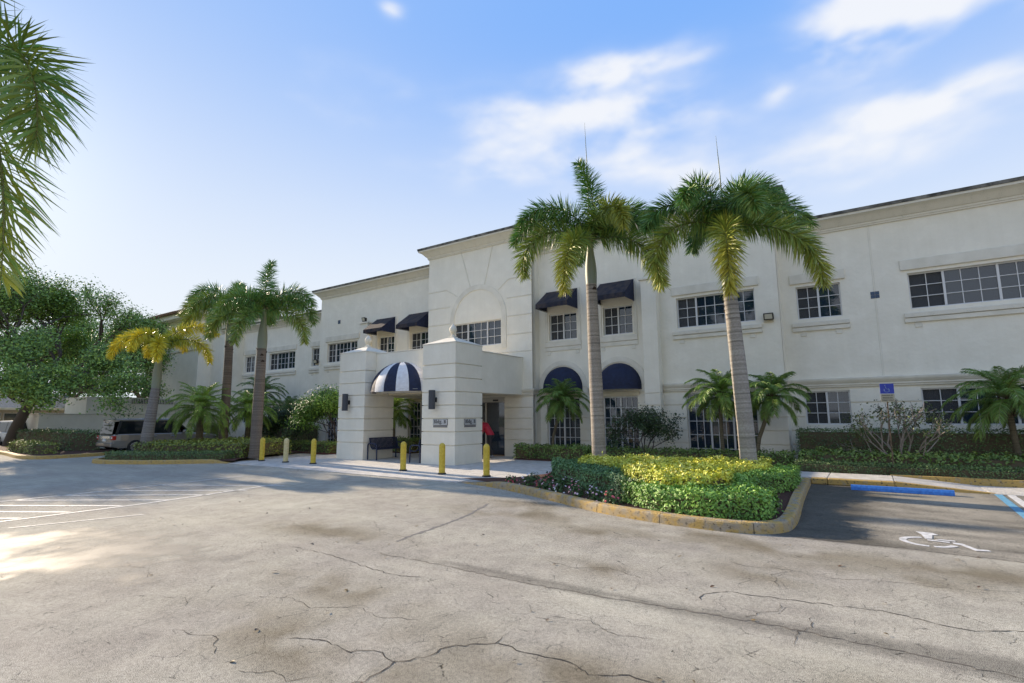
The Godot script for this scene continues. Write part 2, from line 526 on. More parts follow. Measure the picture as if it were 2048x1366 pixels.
func facade(parent: Node3D, x0: float, x1: float, y0: float, y1: float, z: float, holes: Array, thick := 0.22) -> void:
	# a wall in the x-y plane with rectangular openings [x0, y0, x1, y1] and their reveals
	var xs := [x0, x1]
	var ys := [y0, y1]
	for o in holes:
		xs.append(clampf(o[0], x0, x1)); xs.append(clampf(o[2], x0, x1)); ys.append(clampf(o[1], y0, y1)); ys.append(clampf(o[3], y0, y1))
	xs.sort(); ys.sort()
	var s := Shape.new()
	for i in xs.size() - 1:
		if xs[i + 1] - xs[i] < 1e-4: continue
		for j in ys.size() - 1:
			if ys[j + 1] - ys[j] < 1e-4: continue
			var mx: float = (xs[i] + xs[i + 1]) * 0.5; var my: float = (ys[j] + ys[j + 1]) * 0.5
			var open := false
			for o in holes:
				if mx > o[0] and mx < o[2] and my > o[1] and my < o[3]: open = true
			if open: continue
			for q in [[z, 1.0], [z - thick, -1.0]]:
				s.quad(Vector3(xs[i], ys[j], q[0]), Vector3(xs[i + 1], ys[j], q[0]), Vector3(xs[i + 1], ys[j + 1], q[0]), Vector3(xs[i], ys[j + 1], q[0]), Vector3(0, 0, q[1]))
	for o in holes:
		var a: float = maxf(o[0], x0); var b: float = minf(o[2], x1); var c: float = maxf(o[1], y0); var d: float = minf(o[3], y1)
		if b <= a or d <= c: continue
		var zb := z - thick
		s.quad(Vector3(a, c, z), Vector3(a, d, z), Vector3(a, d, zb), Vector3(a, c, zb), Vector3.RIGHT)
		s.quad(Vector3(b, c, z), Vector3(b, d, z), Vector3(b, d, zb), Vector3(b, c, zb), Vector3.LEFT)
		if c > y0: s.quad(Vector3(a, c, z), Vector3(b, c, z), Vector3(b, c, zb), Vector3(a, c, zb), Vector3.UP)
		if d < y1: s.quad(Vector3(a, d, z), Vector3(b, d, z), Vector3(b, d, zb), Vector3(a, d, zb), Vector3.DOWN)
	part(parent, "wall", s.mesh(), mats.stucco)

func panels(parent: Node3D, x0: float, x1: float, z: float, holes: Array, levels := COURSES) -> void:
	# rusticated courses: stucco panels with recessed joints between them
	for k in levels.size() - 1:
		var lo: float = levels[k] + (0.0 if k == 0 else 0.015)
		var hi: float = levels[k + 1] - 0.015
		var cuts := [[x0, x1]]
		for o in holes:
			if o[1] >= hi - 0.02 or o[3] <= lo + 0.02: continue
			var next := []
			for c in cuts:
				if o[0] >= c[1] or o[2] <= c[0]: next.append(c); continue
				if o[0] > c[0]: next.append([c[0], o[0]])
				if o[2] < c[1]: next.append([o[2], c[1]])
			cuts = next
		for c in cuts:
			if c[1] - c[0] < 0.04: continue
			part(parent, "panel", boxed(Vector3(c[0], lo, z - 0.045), Vector3(c[1], hi, z), 0.006), mats.stucco)

func window(parent: Node3D, x0: float, x1: float, y0: float, y1: float, z: float, sections: Array, rows: int, behind := "") -> void:
	# white grid window; each pane is a sheet of glass of its own. z is the front of the frame
	var w := Node3D.new()
	w.name = "window"
	w.position = Vector3((x0 + x1) * 0.5, y0, z)
	parent.add_child(w, true)
	var hw := (x1 - x0) * 0.5
	var h := y1 - y0
	var f := Shape.new()
	var e := 0.042
	f.box(Vector3(-hw, 0, -0.07), Vector3(-hw + e, h, 0), 0.004)
	f.box(Vector3(hw - e, 0, -0.07), Vector3(hw, h, 0), 0.004)
	f.box(Vector3(-hw + e, 0, -0.068), Vector3(hw - e, e, -0.002), 0.004)
	f.box(Vector3(-hw + e, h - e, -0.068), Vector3(hw - e, h, -0.002), 0.004)
	var total := 0.0
	for s in sections: total += s
	var inner := 2.0 * (hw - e)
	var x := -hw + e
	for si in sections.size():
		var sw: float = inner * sections[si] / total
		var a := x
		var b := x + sw
		if si > 0:
			f.box(Vector3(a - 0.03, e, -0.062), Vector3(a + 0.03, h - e, 0.006), 0.004)
		var n: int = sections[si]
		for k in range(1, n):
			var mx := a + sw * k / n
			f.box(Vector3(mx - 0.011, e, -0.040), Vector3(mx + 0.011, h - e, -0.014), 0.003)
		for r in range(1, rows):
			var my := e + (h - 2 * e) * r / rows
			f.box(Vector3(a + (0.03 if si > 0 else 0.0), my - 0.011, -0.038), Vector3(b - (0.03 if si < sections.size() - 1 else 0.0), my + 0.011, -0.016), 0.003)
		for k in n:
			for r in rows:
				var pa := a + sw * k / n; var pb := a + sw * (k + 1) / n
				var pc := e + (h - 2 * e) * r / rows; var pd := e + (h - 2 * e) * (r + 1) / rows
				part(w, "pane", boxed(Vector3(-(pb - pa) * 0.5, -(pd - pc) * 0.5, -0.003), Vector3((pb - pa) * 0.5, (pd - pc) * 0.5, 0.003)), mats.screen if si == 0 and rows == 3 else mats.glass, Vector3((pa + pb) * 0.5, (pc + pd) * 0.5, -0.050)).rotation = Vector3(rng.randf_range(-0.008, 0.008), rng.randf_range(-0.008, 0.008), 0)
		x = b
	part(w, "frame", f.mesh(), mats.window_frame)
	# slide-in bottom rail
	part(w, "sill", boxed(Vector3(-hw - 0.02, -0.045, -0.10), Vector3(hw + 0.02, -0.002, 0.035), 0.006), mats.window_frame)
	if behind == "blind":
		var s := Shape.new()
		var y := 0.02
		while y < h - 0.02:
			s.quad(Vector3(-hw + 0.02, y, -0.20), Vector3(hw - 0.02, y, -0.20), Vector3(hw - 0.02, y + 0.030, -0.225), Vector3(-hw + 0.02, y + 0.030, -0.225), Vector3(0, 0.5, 1))
			y += 0.042
		part(w, "blind", s.mesh(), mats.blind)
	elif behind == "curtain":
		var s := Shape.new()
		var k := 0
		var cx := -hw
		while cx < hw:
			var dx := 0.045
			s.quad(Vector3(cx, 0, -0.24 - 0.03 * (k % 2)), Vector3(cx + dx, 0, -0.24 - 0.03 * ((k + 1) % 2)), Vector3(cx + dx, h, -0.24 - 0.03 * ((k + 1) % 2)), Vector3(cx, h, -0.24 - 0.03 * (k % 2)), Vector3(0, 0, 1))
			cx += dx; k += 1
		part(w, "curtain", s.mesh(), mats.curtain)

func sill_and_lintel(parent: Node3D, x0: float, x1: float, y0: float, y1: float, z: float) -> void:
	part(parent, "lintel", boxed(Vector3(x0 - 0.16, y1 + 0.10, z - 0.03), Vector3(x1 + 0.16, y1 + 0.43, z + 0.055), 0.012), mats.trim)
	part(parent, "window_ledge", boxed(Vector3(x0 - 0.18, y0 - 0.27, z - 0.03), Vector3(x1 + 0.18, y0 - 0.13, z + 0.085), 0.012), mats.ledge)
	part(parent, "window_ledge", boxed(Vector3(x0 - 0.18, y0 - 0.42, z - 0.03), Vector3(x1 + 0.18, y0 - 0.282, z + 0.06), 0.012), mats.trim)
	for x in [x0 + 0.05, x1 - 0.23]:
		part(parent, "bracket", boxed(Vector3(x, y0 - 0.58, z - 0.03), Vector3(x + 0.18, y0 - 0.432, z + 0.022), 0.008), mats.trim)

func cornice(parent: Node3D, path: PackedVector3Array) -> void:
	var s := Shape.new()
	s.sweep(PackedVector2Array([Vector2(-0.1, 0), Vector2(0.05, 0), Vector2(0.05, 0.055), Vector2(0.075, 0.055), Vector2(0.075, 0.115), Vector2(0.11, 0.13), Vector2(0.15, 0.17), Vector2(0.205, 0.235), Vector2(0.27, 0.30), Vector2(0.35, 0.345), Vector2(0.40, 0.36), Vector2(0.40, 0.43), Vector2(-0.1, 0.43)]), path)
	part(parent, "cornice", s.mesh(), mats.ledge)
	var k := Shape.new()
	k.sweep(PackedVector2Array([Vector2(-0.35, 0.432), Vector2(0.425, 0.432), Vector2(0.44, 0.53), Vector2(-0.35, 0.545)]), path)
	part(parent, "coping", k.mesh(), mats.coping)

func band(parent: Node3D, path: PackedVector3Array) -> void:
	# moulded string course between the storeys
	var s := Shape.new()
	s.sweep(PackedVector2Array([Vector2(-0.03, 0), Vector2(0.02, 0), Vector2(0.02, 0.05), Vector2(0.05, 0.06), Vector2(0.05, 0.11), Vector2(0.07, 0.13), Vector2(0.11, 0.20), Vector2(0.12, 0.24), Vector2(0.12, 0.28), Vector2(-0.03, 0.30)]), path)
	part(parent, "string_course", s.mesh(), mats.trim)

func slab(s: Shape, a: Vector3, b: Vector3, c: Vector3, d: Vector3, th: float, out: Vector3) -> void:
	# a sheet with thickness
	var n := (b - a).cross(d - a).normalized()
	if n.dot(out) < 0.0: n = -n
	var q := [a, b, c, d]
	s.quad(a, b, c, d, n)
	s.quad(a - n * th, b - n * th, c - n * th, d - n * th, -n)
	var mid := (a + b + c + d) * 0.25
	for i in 4:
		var p: Vector3 = q[i]; var r: Vector3 = q[(i + 1) % 4]
		s.quad(p, r, r - n * th, p - n * th, (p + r) * 0.5 - mid)

func shed_awning(x0: float, x1: float, label: String, group: String, old: bool) -> void:
	var z := Z_BAY + 0.01
	var top := 6.98
	var low := 6.10
	var out := 0.95
	var t := thing("window_awning", label, "awning", Vector3((x0 + x1) * 0.5, low, z), group)
	var hw := (x1 - x0) * 0.5
	var h := top - low
	var v := 0.19
	var s := Shape.new()
	slab(s, Vector3(-hw, h, 0.02), Vector3(hw, h, 0.02), Vector3(hw, v, out), Vector3(-hw, v, out), 0.012, Vector3(0, 1, 1))
	part(t, "canopy", s.mesh(), mats.navy_old if old else mats.navy)
	s = Shape.new()
	slab(s, Vector3(-hw, v, out), Vector3(hw, v, out), Vector3(hw, 0.0, out + 0.005), Vector3(-hw, 0.0, out + 0.005), 0.012, Vector3(0, 0, 1))
	part(t, "valance", s.mesh(), mats.navy_old)
	for sd in [-1.0, 1.0]:
		s = Shape.new()
		var x: float = hw * sd
		var xi: float = x - 0.012 * sd
		for q in [[x, sd], [xi, -sd]]:
			var poly := [Vector3(q[0], h, 0.02), Vector3(q[0], v, out), Vector3(q[0], 0, out), Vector3(q[0], 0, 0.02)]
			s.quad(poly[0], poly[1], poly[2], poly[3], Vector3(q[1], 0, 0))
		s.quad(Vector3(x, 0, out), Vector3(x, 0, 0.02), Vector3(xi, 0, 0.02), Vector3(xi, 0, out), Vector3.DOWN)
		part(t, "side_panel", s.mesh(), mats.navy)
	s = Shape.new()
	s.tube(PackedVector3Array([Vector3(-hw + 0.02, 0.03, 0.02), Vector3(-hw + 0.02, 0.03, out - 0.03), Vector3(hw - 0.02, 0.03, out - 0.03), Vector3(hw - 0.02, 0.03, 0.02)]), PackedFloat32Array([0.014, 0.014, 0.014, 0.014]), 6)
	part(t, "frame", s.mesh(), mats.metal)

func dome_awning(called: String, label: String, group: String, at: Vector3, r: float, high: float, out: float, colours: Array, valance: float) -> void:
	# quarter dome of cloth gores, springing from a wall that faces +z
	var t := thing(called, label, "awning", at, group)
	var n := colours.size()
	for k in n:
		var s := Shape.new()
		var steps := 5
		var rise := 9
		for i in steps:
			for j in rise:
				var corner := []
				for q in [[i, j], [i + 1, j], [i + 1, j + 1], [i, j + 1]]:
					var a: float = PI * (k + float(q[0]) / steps) / n
					var u: float = PI * 0.5 * q[1] / rise
					var sag: float = 1.0 - 0.018 * sin(PI * float(q[0]) / steps)
					corner.append([Vector3(-cos(a) * r * cos(u), high * sin(u), sin(a) * out * cos(u)) * sag, Vector3(-cos(a) * cos(u) / r, sin(u) / high, sin(a) * cos(u) / out).normalized()])
				s.quad_n(corner[0][0], corner[1][0], corner[2][0], corner[3][0], corner[0][1], corner[1][1], corner[2][1], corner[3][1])
				s.quad_n(corner[0][0] * 0.985, corner[1][0] * 0.985, corner[2][0] * 0.985, corner[3][0] * 0.985, -corner[0][1], -corner[1][1], -corner[2][1], -corner[3][1])
			var a0: float = PI * (k + float(i) / steps) / n
			var a1: float = PI * (k + float(i + 1) / steps) / n
			var p0 := Vector3(-cos(a0) * r, 0, sin(a0) * out); var p1 := Vector3(-cos(a1) * r, 0, sin(a1) * out)
			slab(s, p0, p1, p1 - Vector3(0, valance, 0), p0 - Vector3(0, valance, 0), 0.012, p0 + p1)
		part(t, "gore", s.mesh(), colours[k])
	var f := Shape.new()
	var rim := PackedVector3Array(); var rr := PackedFloat32Array()
	for i in 25:
		var a := PI * i / 24.0
		rim.append(Vector3(-cos(a) * (r - 0.03), 0.01, sin(a) * (out - 0.03))); rr.append(0.014)
	f.tube(rim, rr, 6)
	part(t, "frame", f.mesh(), mats.metal)

func arch_trim(parent: Node3D, cx: float, spring: float, r0: float, r1: float, z: float, depth: float, leg: float) -> void:
	# a flat raised band round an arch, with straight legs
	var s := Shape.new()
	var inner := PackedVector2Array(); var outer := PackedVector2Array()
	inner.append(Vector2(cx - r0, spring - leg)); outer.append(Vector2(cx - r1, spring - leg))
	for i in 33:
		var a := PI - PI * i / 32.0
		inner.append(Vector2(cx + cos(a) * r0, spring + sin(a) * r0)); outer.append(Vector2(cx + cos(a) * r1, spring + sin(a) * r1))
	inner.append(Vector2(cx + r0, spring - leg)); outer.append(Vector2(cx + r1, spring - leg))
	for i in inner.size() - 1:
		var a := inner[i]; var b := inner[i + 1]; var c := outer[i + 1]; var d := outer[i]
		var zf := z + depth
		var cen := Vector2(cx, spring)
		s.quad(Vector3(a.x, a.y, zf), Vector3(b.x, b.y, zf), Vector3(c.x, c.y, zf), Vector3(d.x, d.y, zf), Vector3(0, 0, 1))
		var o := (c + d) * 0.5 - (a + b) * 0.5
		s.quad(Vector3(d.x, d.y, zf), Vector3(c.x, c.y, zf), Vector3(c.x, c.y, z - 0.02), Vector3(d.x, d.y, z - 0.02), Vector3(o.x, o.y, 0))
		s.quad(Vector3(a.x, a.y, zf), Vector3(b.x, b.y, zf), Vector3(b.x, b.y, z - 0.02), Vector3(a.x, a.y, z - 0.02), Vector3(-o.x, -o.y, 0))
	part(parent, "arch_moulding", s.mesh(), mats.trim)

func groove(parent: Node3D, a: Vector2, b: Vector2, z: float, lip := 0.013) -> void:
	# a narrow stucco control joint: a recessed channel between two raised lips
	var d := (b - a).normalized()
	var n := Vector2(-d.y, d.x)
	var s := Shape.new()
	for sd in [-1.0, 1.0]:
		var o: Vector2 = n * 0.012 * sd
		var q: Vector2 = n * 0.030 * sd
		var p := [a + o, b + o, b + q, a + q]
		s.quad(Vector3(p[0].x, p[0].y, z + lip), Vector3(p[1].x, p[1].y, z + lip), Vector3(p[2].x, p[2].y, z + 0.001), Vector3(p[3].x, p[3].y, z + 0.001), Vector3(0, 0, 1))
		s.quad(Vector3(p[0].x, p[0].y, z + lip), Vector3(p[1].x, p[1].y, z + lip), Vector3(p[1].x, p[1].y, z - 0.001), Vector3(p[0].x, p[0].y, z - 0.001), Vector3(-q.x, -q.y, 0))
	part(parent, "control_joint", s.mesh(), mats.trim)

func office_building() -> void:
	var b := thing("office_building", "long two-storey white stucco office building with grid windows behind the palms", "building", Vector3(CX, 0, Z_CENTRE))
	b.position = Vector3.ZERO
	var top_c := 9.42
	var top_m := 8.75
	var top_w := 7.70
	var xl := CX - 2.99
	var xr := CX + 2.99
	# --- centre block
	var win := [CX - 1.33, 4.85, CX + 1.37, 5.98]
	var door := [-15.9, 0.0, -13.0, 2.52]
	facade(b, xl, xr, 0.0, 2.6, Z_CENTRE - 0.045, [door])
	facade(b, xl, xr, 2.6, top_c + 0.4, Z_CENTRE, [win])
	panels(b, xl, xr, Z_CENTRE, [door])
	window(b, win[0], win[2], win[1], win[3], Z_CENTRE - 0.06, [2, 3, 2], 3, "")
	arch_trim(b, CX + 0.05, 6.10, 1.38, 1.62, Z_CENTRE, 0.03, 1.45)
	for y in [4.45, 5.22, 6.04, 6.86]:
		if y > 4.6:
			groove(b, Vector2(xl, y + 0.02), Vector2(CX - 1.59, y + 0.02), Z_CENTRE)
			groove(b, Vector2(CX + 1.69, y), Vector2(xr, y), Z_CENTRE)
		else:
			groove(b, Vector2(xl, y), Vector2(xr, y), Z_CENTRE)
	for sd in [-1.0, 1.0]:
		groove(b, Vector2(CX + sd * 2.99, 7.72), Vector2(CX + sd * 1.80, 7.72), Z_CENTRE)
		groove(b, Vector2(CX + sd * 1.80, 7.72), Vector2(CX + sd * 1.18 + 0.05, 7.30), Z_CENTRE)
		groove(b, Vector2(CX + sd * 0.92, top_c), Vector2(CX + sd * 0.42 + 0.05, 7.68), Z_CENTRE)
	band(b, PackedVector3Array([Vector3(xl, BAND, Z_BAY), Vector3(xl, BAND, Z_CENTRE), Vector3(xr, BAND, Z_CENTRE), Vector3(xr, BAND, Z_BAY)]))
	cornice(b, PackedVector3Array([Vector3(xl, top_c, -25), Vector3(xl, top_c, Z_CENTRE), Vector3(xr, top_c, Z_CENTRE), Vector3(xr, top_c, -25)]))
	for x in [xl, xr - 0.22]:
		part(b, "side_wall", boxed(Vector3(x, 0, -25), Vector3(x + 0.22, top_c + 0.4, Z_CENTRE - 0.25)), mats.stucco)
	# --- bays, middle sections and wings, the left ones mirrored
	for sd in [1.0, -1.0]:
		var right: bool = sd > 0
		# bay with two awning windows over two arched ones
		var bx0: float = 2.99; var bx1: float = 12.34
		var holes := []
		for o in [[3.49, 4.86, 4.80, 5.99], [5.99, 4.86, 7.22, 5.99], [8.94, 4.86, 11.61, 5.98]]: holes.append(mirrored(o, sd))
		var low := []
		for o in [[3.32, 0.0, 4.84, 2.42], [5.86, 0.0, 7.30, 2.42], [9.12, 0.0, 11.45, 2.47]]: low.append(mirrored(o, sd))
		var x0 := minf(CX + sd * bx0, CX + sd * bx1); var x1 := maxf(CX + sd * bx0, CX + sd * bx1)
		facade(b, x0, x1, 0.0, 2.6, Z_BAY - 0.045, low)
		facade(b, x0, x1, 2.6, top_m + 0.4, Z_BAY, holes)
		panels(b, x0, x1, Z_BAY, low)
		for k in 3:
			var o: Array = holes[k]
			window(b, o[0], o[2], o[1], o[3], Z_BAY - 0.09, [2, 2] if k < 2 else [2, 4, 2], 3, "blind" if k == 2 else "")
			var g: Array = low[k]
			window(b, g[0], g[2], g[1], g[3], Z_BAY - 0.11, [3, 3] if k < 2 else [3, 3, 3], 6 if k < 2 else 5, "blind" if k == 2 else "")
		sill_and_lintel(b, holes[2][0], holes[2][2], 4.86, 5.98, Z_BAY)
		for k in 2:
			var o: Array = holes[k]
			# raised surround of the awning windows
			part(b, "window_surround", boxed(Vector3(o[0] - 0.20, 4.58, Z_BAY - 0.03), Vector3(o[2] + 0.20, 4.80, Z_BAY + 0.05), 0.01), mats.trim)
			part(b, "window_surround", boxed(Vector3(o[0] - 0.20, 4.40, Z_BAY - 0.03), Vector3(o[2] + 0.20, 4.565, Z_BAY + 0.035), 0.01), mats.trim)
			for x in [o[0] - 0.20, o[2] + 0.06]:
				part(b, "window_surround", boxed(Vector3(x, 4.815, Z_BAY - 0.03), Vector3(x + 0.14, 7.02, Z_BAY + 0.03), 0.01), mats.trim)
			for x in [o[0] - 0.10, o[2] - 0.06]:
				part(b, "bracket", boxed(Vector3(x, 4.24, Z_BAY - 0.03), Vector3(x + 0.16, 4.385, Z_BAY + 0.02), 0.008), mats.trim)
			var ac: float = CX + sd * (4.10 if k == 0 else 6.58)
			arch_trim(b, ac, 2.84, 0.93, 1.14, Z_BAY, 0.035, 0.0)
			part(b, "lintel", boxed(Vector3(ac - 0.80, 2.44, Z_BAY - 0.02), Vector3(ac + 0.80, 2.62, Z_BAY + 0.022), 0.01), mats.cream)
		# string course broken by the arches and the pilaster
		for seg in [[2.99, 3.02], [5.26, 5.42], [7.74, 7.80], [8.36, 12.34]]:
			if seg[1] - seg[0] < 0.1: continue
			var a := minf(CX + sd * seg[0], CX + sd * seg[1]); var c := maxf(CX + sd * seg[0], CX + sd * seg[1])
			if seg[0] > 8.0:
				if right: band(b, PackedVector3Array([Vector3(a, BAND, Z_BAY), Vector3(c, BAND, Z_BAY), Vector3(c, BAND, Z_WING)]))
				else: band(b, PackedVector3Array([Vector3(a, BAND, Z_WING), Vector3(a, BAND, Z_BAY), Vector3(c, BAND, Z_BAY)]))
			else: band(b, PackedVector3Array([Vector3(a, BAND, Z_BAY), Vector3(c, BAND, Z_BAY)]))
		# pilaster with a small capital
		var pa := minf(CX + sd * 7.72, CX + sd * 8.30); var pb := maxf(CX + sd * 7.72, CX + sd * 8.30)
		part(b, "pilaster", boxed(Vector3(pa, 2.50, Z_BAY - 0.02), Vector3(pb, 6.78, Z_PILASTER), 0.01), mats.stucco)
		panels(b, pa, pb, Z_PILASTER, [])
		part(b, "pilaster_core", boxed(Vector3(pa + 0.004, 0, Z_BAY - 0.02), Vector3(pb - 0.004, 2.5, Z_PILASTER - 0.046)), mats.stucco)
		part(b, "pilaster_cap", boxed(Vector3(pa - 0.06, 6.78, Z_BAY - 0.02), Vector3(pb + 0.06, 6.87, Z_PILASTER + 0.06), 0.012), mats.trim)
		# return of the taller block above the wing, and its cornice
		var ex: float = CX + sd * bx1
		part(b, "side_wall", boxed(Vector3(ex - (0.22 if right else 0.0), 0, -25), Vector3(ex + (0.0 if right else 0.22), top_m + 0.4, Z_BAY - 0.25)), mats.stucco)
		if right: cornice(b, PackedVector3Array([Vector3(xr, top_m, Z_BAY), Vector3(ex, top_m, Z_BAY), Vector3(ex, top_m, -25)]))
		else: cornice(b, PackedVector3Array([Vector3(ex, top_m, -25), Vector3(ex, top_m, Z_BAY), Vector3(xl, top_m, Z_BAY)]))
		# courses wrap round the corner
		for k in COURSES.size() - 1:
			part(b, "panel", boxed(Vector3(ex - (0.03 if right else -0.002), COURSES[k] + 0.011, Z_WING - 0.02), Vector3(ex + (0.002 if right else 0.03), COURSES[k + 1] - 0.011, Z_BAY - 0.029)), mats.stucco)
		# wing
		var far: float = 25.0 if right else 24.5
		var wx0 := minf(ex, CX + sd * far); var wx1 := maxf(ex, CX + sd * far)
		var up := []; var down := []
		for o in [[12.80, 4.86, 14.09, 5.98], [15.86, 4.86, 18.80, 5.98], [20.6, 4.86, 21.8, 5.98]]: up.append(mirrored(o, sd))
		for o in [[12.79, 1.35, 14.07, 2.44], [15.87, 1.35, 18.82, 2.44], [20.6, 1.35, 21.8, 2.44]]: down.append(mirrored(o, sd))
		facade(b, wx0, wx1, 0.0, 2.6, Z_WING - 0.045, down)
		facade(b, wx0, wx1, 2.6, top_w + 0.4, Z_WING, up)
		panels(b, wx0, wx1, Z_WING, down)
		for k in 3:
			var o: Array = up[k]
			window(b, o[0], o[2], o[1], o[3], Z_WING - 0.09, [2, 3, 2] if k == 1 else [2, 2], 3, "blind" if right else "")
			sill_and_lintel(b, o[0], o[2], 4.86, 5.98, Z_WING)
			var g: Array = down[k]
			window(b, g[0], g[2], g[1], g[3], Z_WING - 0.09, [2, 3, 2] if k == 1 else [2, 2], 3, "curtain")
		if right:
			band(b, PackedVector3Array([Vector3(wx0, BAND, Z_WING), Vector3(wx1, BAND, Z_WING)]))
			cornice(b, PackedVector3Array([Vector3(wx0, top_w, Z_WING), Vector3(wx1, top_w, Z_WING), Vector3(wx1, top_w, -25)]))
			groove(b, Vector2(0.46, BAND + 0.31), Vector2(0.46, top_w), Z_WING, 0.005)
		else:
			band(b, PackedVector3Array([Vector3(wx0, BAND, Z_WING), Vector3(wx1, BAND, Z_WING)]))
			cornice(b, PackedVector3Array([Vector3(wx0, top_w, Z_WING), Vector3(wx1, top_w, Z_WING)]))
			groove(b, Vector2(CX - 20.9, BAND + 0.31), Vector2(CX - 20.9, top_w), Z_WING, 0.005)
		part(b, "side_wall", boxed(Vector3(CX + sd * far - 0.1, 0, -25), Vector3(CX + sd * far + 0.1, top_w + 0.4, Z_WING - 0.26)), mats.stucco)
		part(b, "roof", boxed(Vector3(wx0, top_w - 0.5, -25), Vector3(wx1, top_w - 0.3, Z_WING - 0.23)), mats.trim)
		part(b, "roof", boxed(Vector3(x0, top_m - 0.5, -25), Vector3(x1, top_m - 0.3, Z_BAY - 0.23)), mats.trim)
		part(b, "floor_slab", boxed(Vector3(wx0, 2.62, -25), Vector3(wx1, 2.86, Z_WING - 0.24)), mats.room)
		part(b, "floor_slab", boxed(Vector3(x0, 2.62, -25), Vector3(x1, 2.86, Z_BAY - 0.24)), mats.room)
	part(b, "roof", boxed(Vector3(xl, top_c - 0.5, -25), Vector3(xr, top_c - 0.3, Z_CENTRE - 0.23)), mats.trim)
	part(b, "floor_slab", boxed(Vector3(xl + 0.23, 2.62, -25), Vector3(xr - 0.23, 2.86, Z_CENTRE - 0.24)), mats.room)
	part(b, "back_wall", boxed(Vector3(CX - 24.5, 0, -25.3), Vector3(CX + 25.0, top_m + 0.2, -25.02)), mats.stucco)
	part(b, "interior_wall", boxed(Vector3(CX - 24.3, 0.01, -23.2), Vector3(CX + 24.8, 7.1, -23.0)), mats.room)
	part(b, "ground_floor", boxed(Vector3(CX - 24.3, 0.005, -23.0), Vector3(CX + 24.8, 0.03, Z_WING - 0.25)), mats.room)
	# --- entrance doors
	var d := Node3D.new(); d.name = "entrance_door"; d.position = Vector3(-14.45, 0, Z_CENTRE - 0.12); b.add_child(d, true)
	var f := Shape.new()
	f.box(Vector3(-1.45, 2.30, -0.08), Vector3(1.45, 2.52, 0.05), 0.006)
	for x in [-1.45, -0.72, 0.34, 1.38]:
		f.box(Vector3(x, 0.02, -0.06), Vector3(x + 0.07, 2.30, 0.03), 0.005)
	part(d, "frame", f.mesh(), mats.door_frame)
	for x in [-1.38, -0.65, 0.41]:
		part(d, "pane", boxed(Vector3(x, 0.05, -0.012), Vector3(x + (0.66 if x < -1.0 else 0.97), 2.29, -0.004)), mats.glass)
	part(d, "door_sensor", boxed(Vector3(0.80, 2.35, 0.05), Vector3(1.08, 2.42, 0.09), 0.01), mats.black)
	var lit := part(d, "ceiling_light", boxed(Vector3(1.02, 2.12, -1.6), Vector3(1.16, 2.20, -1.46), 0.01), lamp_mat(Color(1.0, 0.62, 0.32), 1.4))
	var lamp := OmniLight3D.new()
	lamp.name = "lobby_lamp"; lamp.position = Vector3(-14.45 + 1.09, 2.05, Z_CENTRE - 1.65); lamp.light_energy = 0.25; lamp.light_color = Color(1.0, 0.75, 0.5); lamp.omni_range = 6.0; lamp.omni_attenuation = 2.0; lamp.light_size = 0.07; lamp.shadow_enabled = true
	add_child(lamp)
	# --- awnings: things of their own
	shed_awning(CX + 3.40, CX + 4.88, "navy sloped awning over second-floor window, right of the arch, behind left tall palm fronds", "navy window awnings", true)
	shed_awning(CX + 5.92, CX + 7.34, "navy sloped awning over second-floor window, behind the left tall palm trunk", "navy window awnings", true)
	shed_awning(CX - 4.88, CX - 3.40, "navy sloped awning over second-floor window, just left of the arched centre block", "navy window awnings", true)
	shed_awning(CX - 7.34, CX - 5.92, "leftmost navy sloped awning over second-floor window, faded brown along its edge", "navy window awnings", true)
	var navy5 := [mats.navy, mats.navy, mats.navy, mats.navy, mats.navy]
	dome_awning("dome_awning", "round navy awning over arched window behind small date palm, right of the door", "navy dome awnings", Vector3(CX + 4.10, 2.84, Z_BAY + 0.005), 0.90, 0.88, 0.62, navy5, 0.16)
	dome_awning("dome_awning", "round navy awning over arched window, just right of the left tall palm trunk", "navy dome awnings", Vector3(CX + 6.58, 2.84, Z_BAY + 0.005), 0.90, 0.88, 0.62, navy5, 0.16)
	dome_awning("dome_awning", "round navy awning over the window seen through the portico", "navy dome awnings", Vector3(CX - 4.10, 2.84, Z_BAY + 0.005), 0.90, 0.88, 0.62, navy5, 0.16)
	dome_awning("dome_awning", "round navy awning over the arched window behind the portico's left column", "navy dome awnings", Vector3(CX - 6.58, 2.84, Z_BAY + 0.005), 0.90, 0.88, 0.62, navy5, 0.16)

func lamp_mat(col: Color, energy: float) -> StandardMaterial3D:
	var m := StandardMaterial3D.new()
	m.albedo_color = Color(0.8, 0.8, 0.8)
	m.emission_enabled = true
	m.emission = col
	m.emission_energy_multiplier = energy
	return m

func mirrored(o: Array, sd: float) -> Array:
	return [minf(CX + sd * o[0], CX + sd * o[2]), o[1], maxf(CX + sd * o[0], CX + sd * o[2]), o[3]]

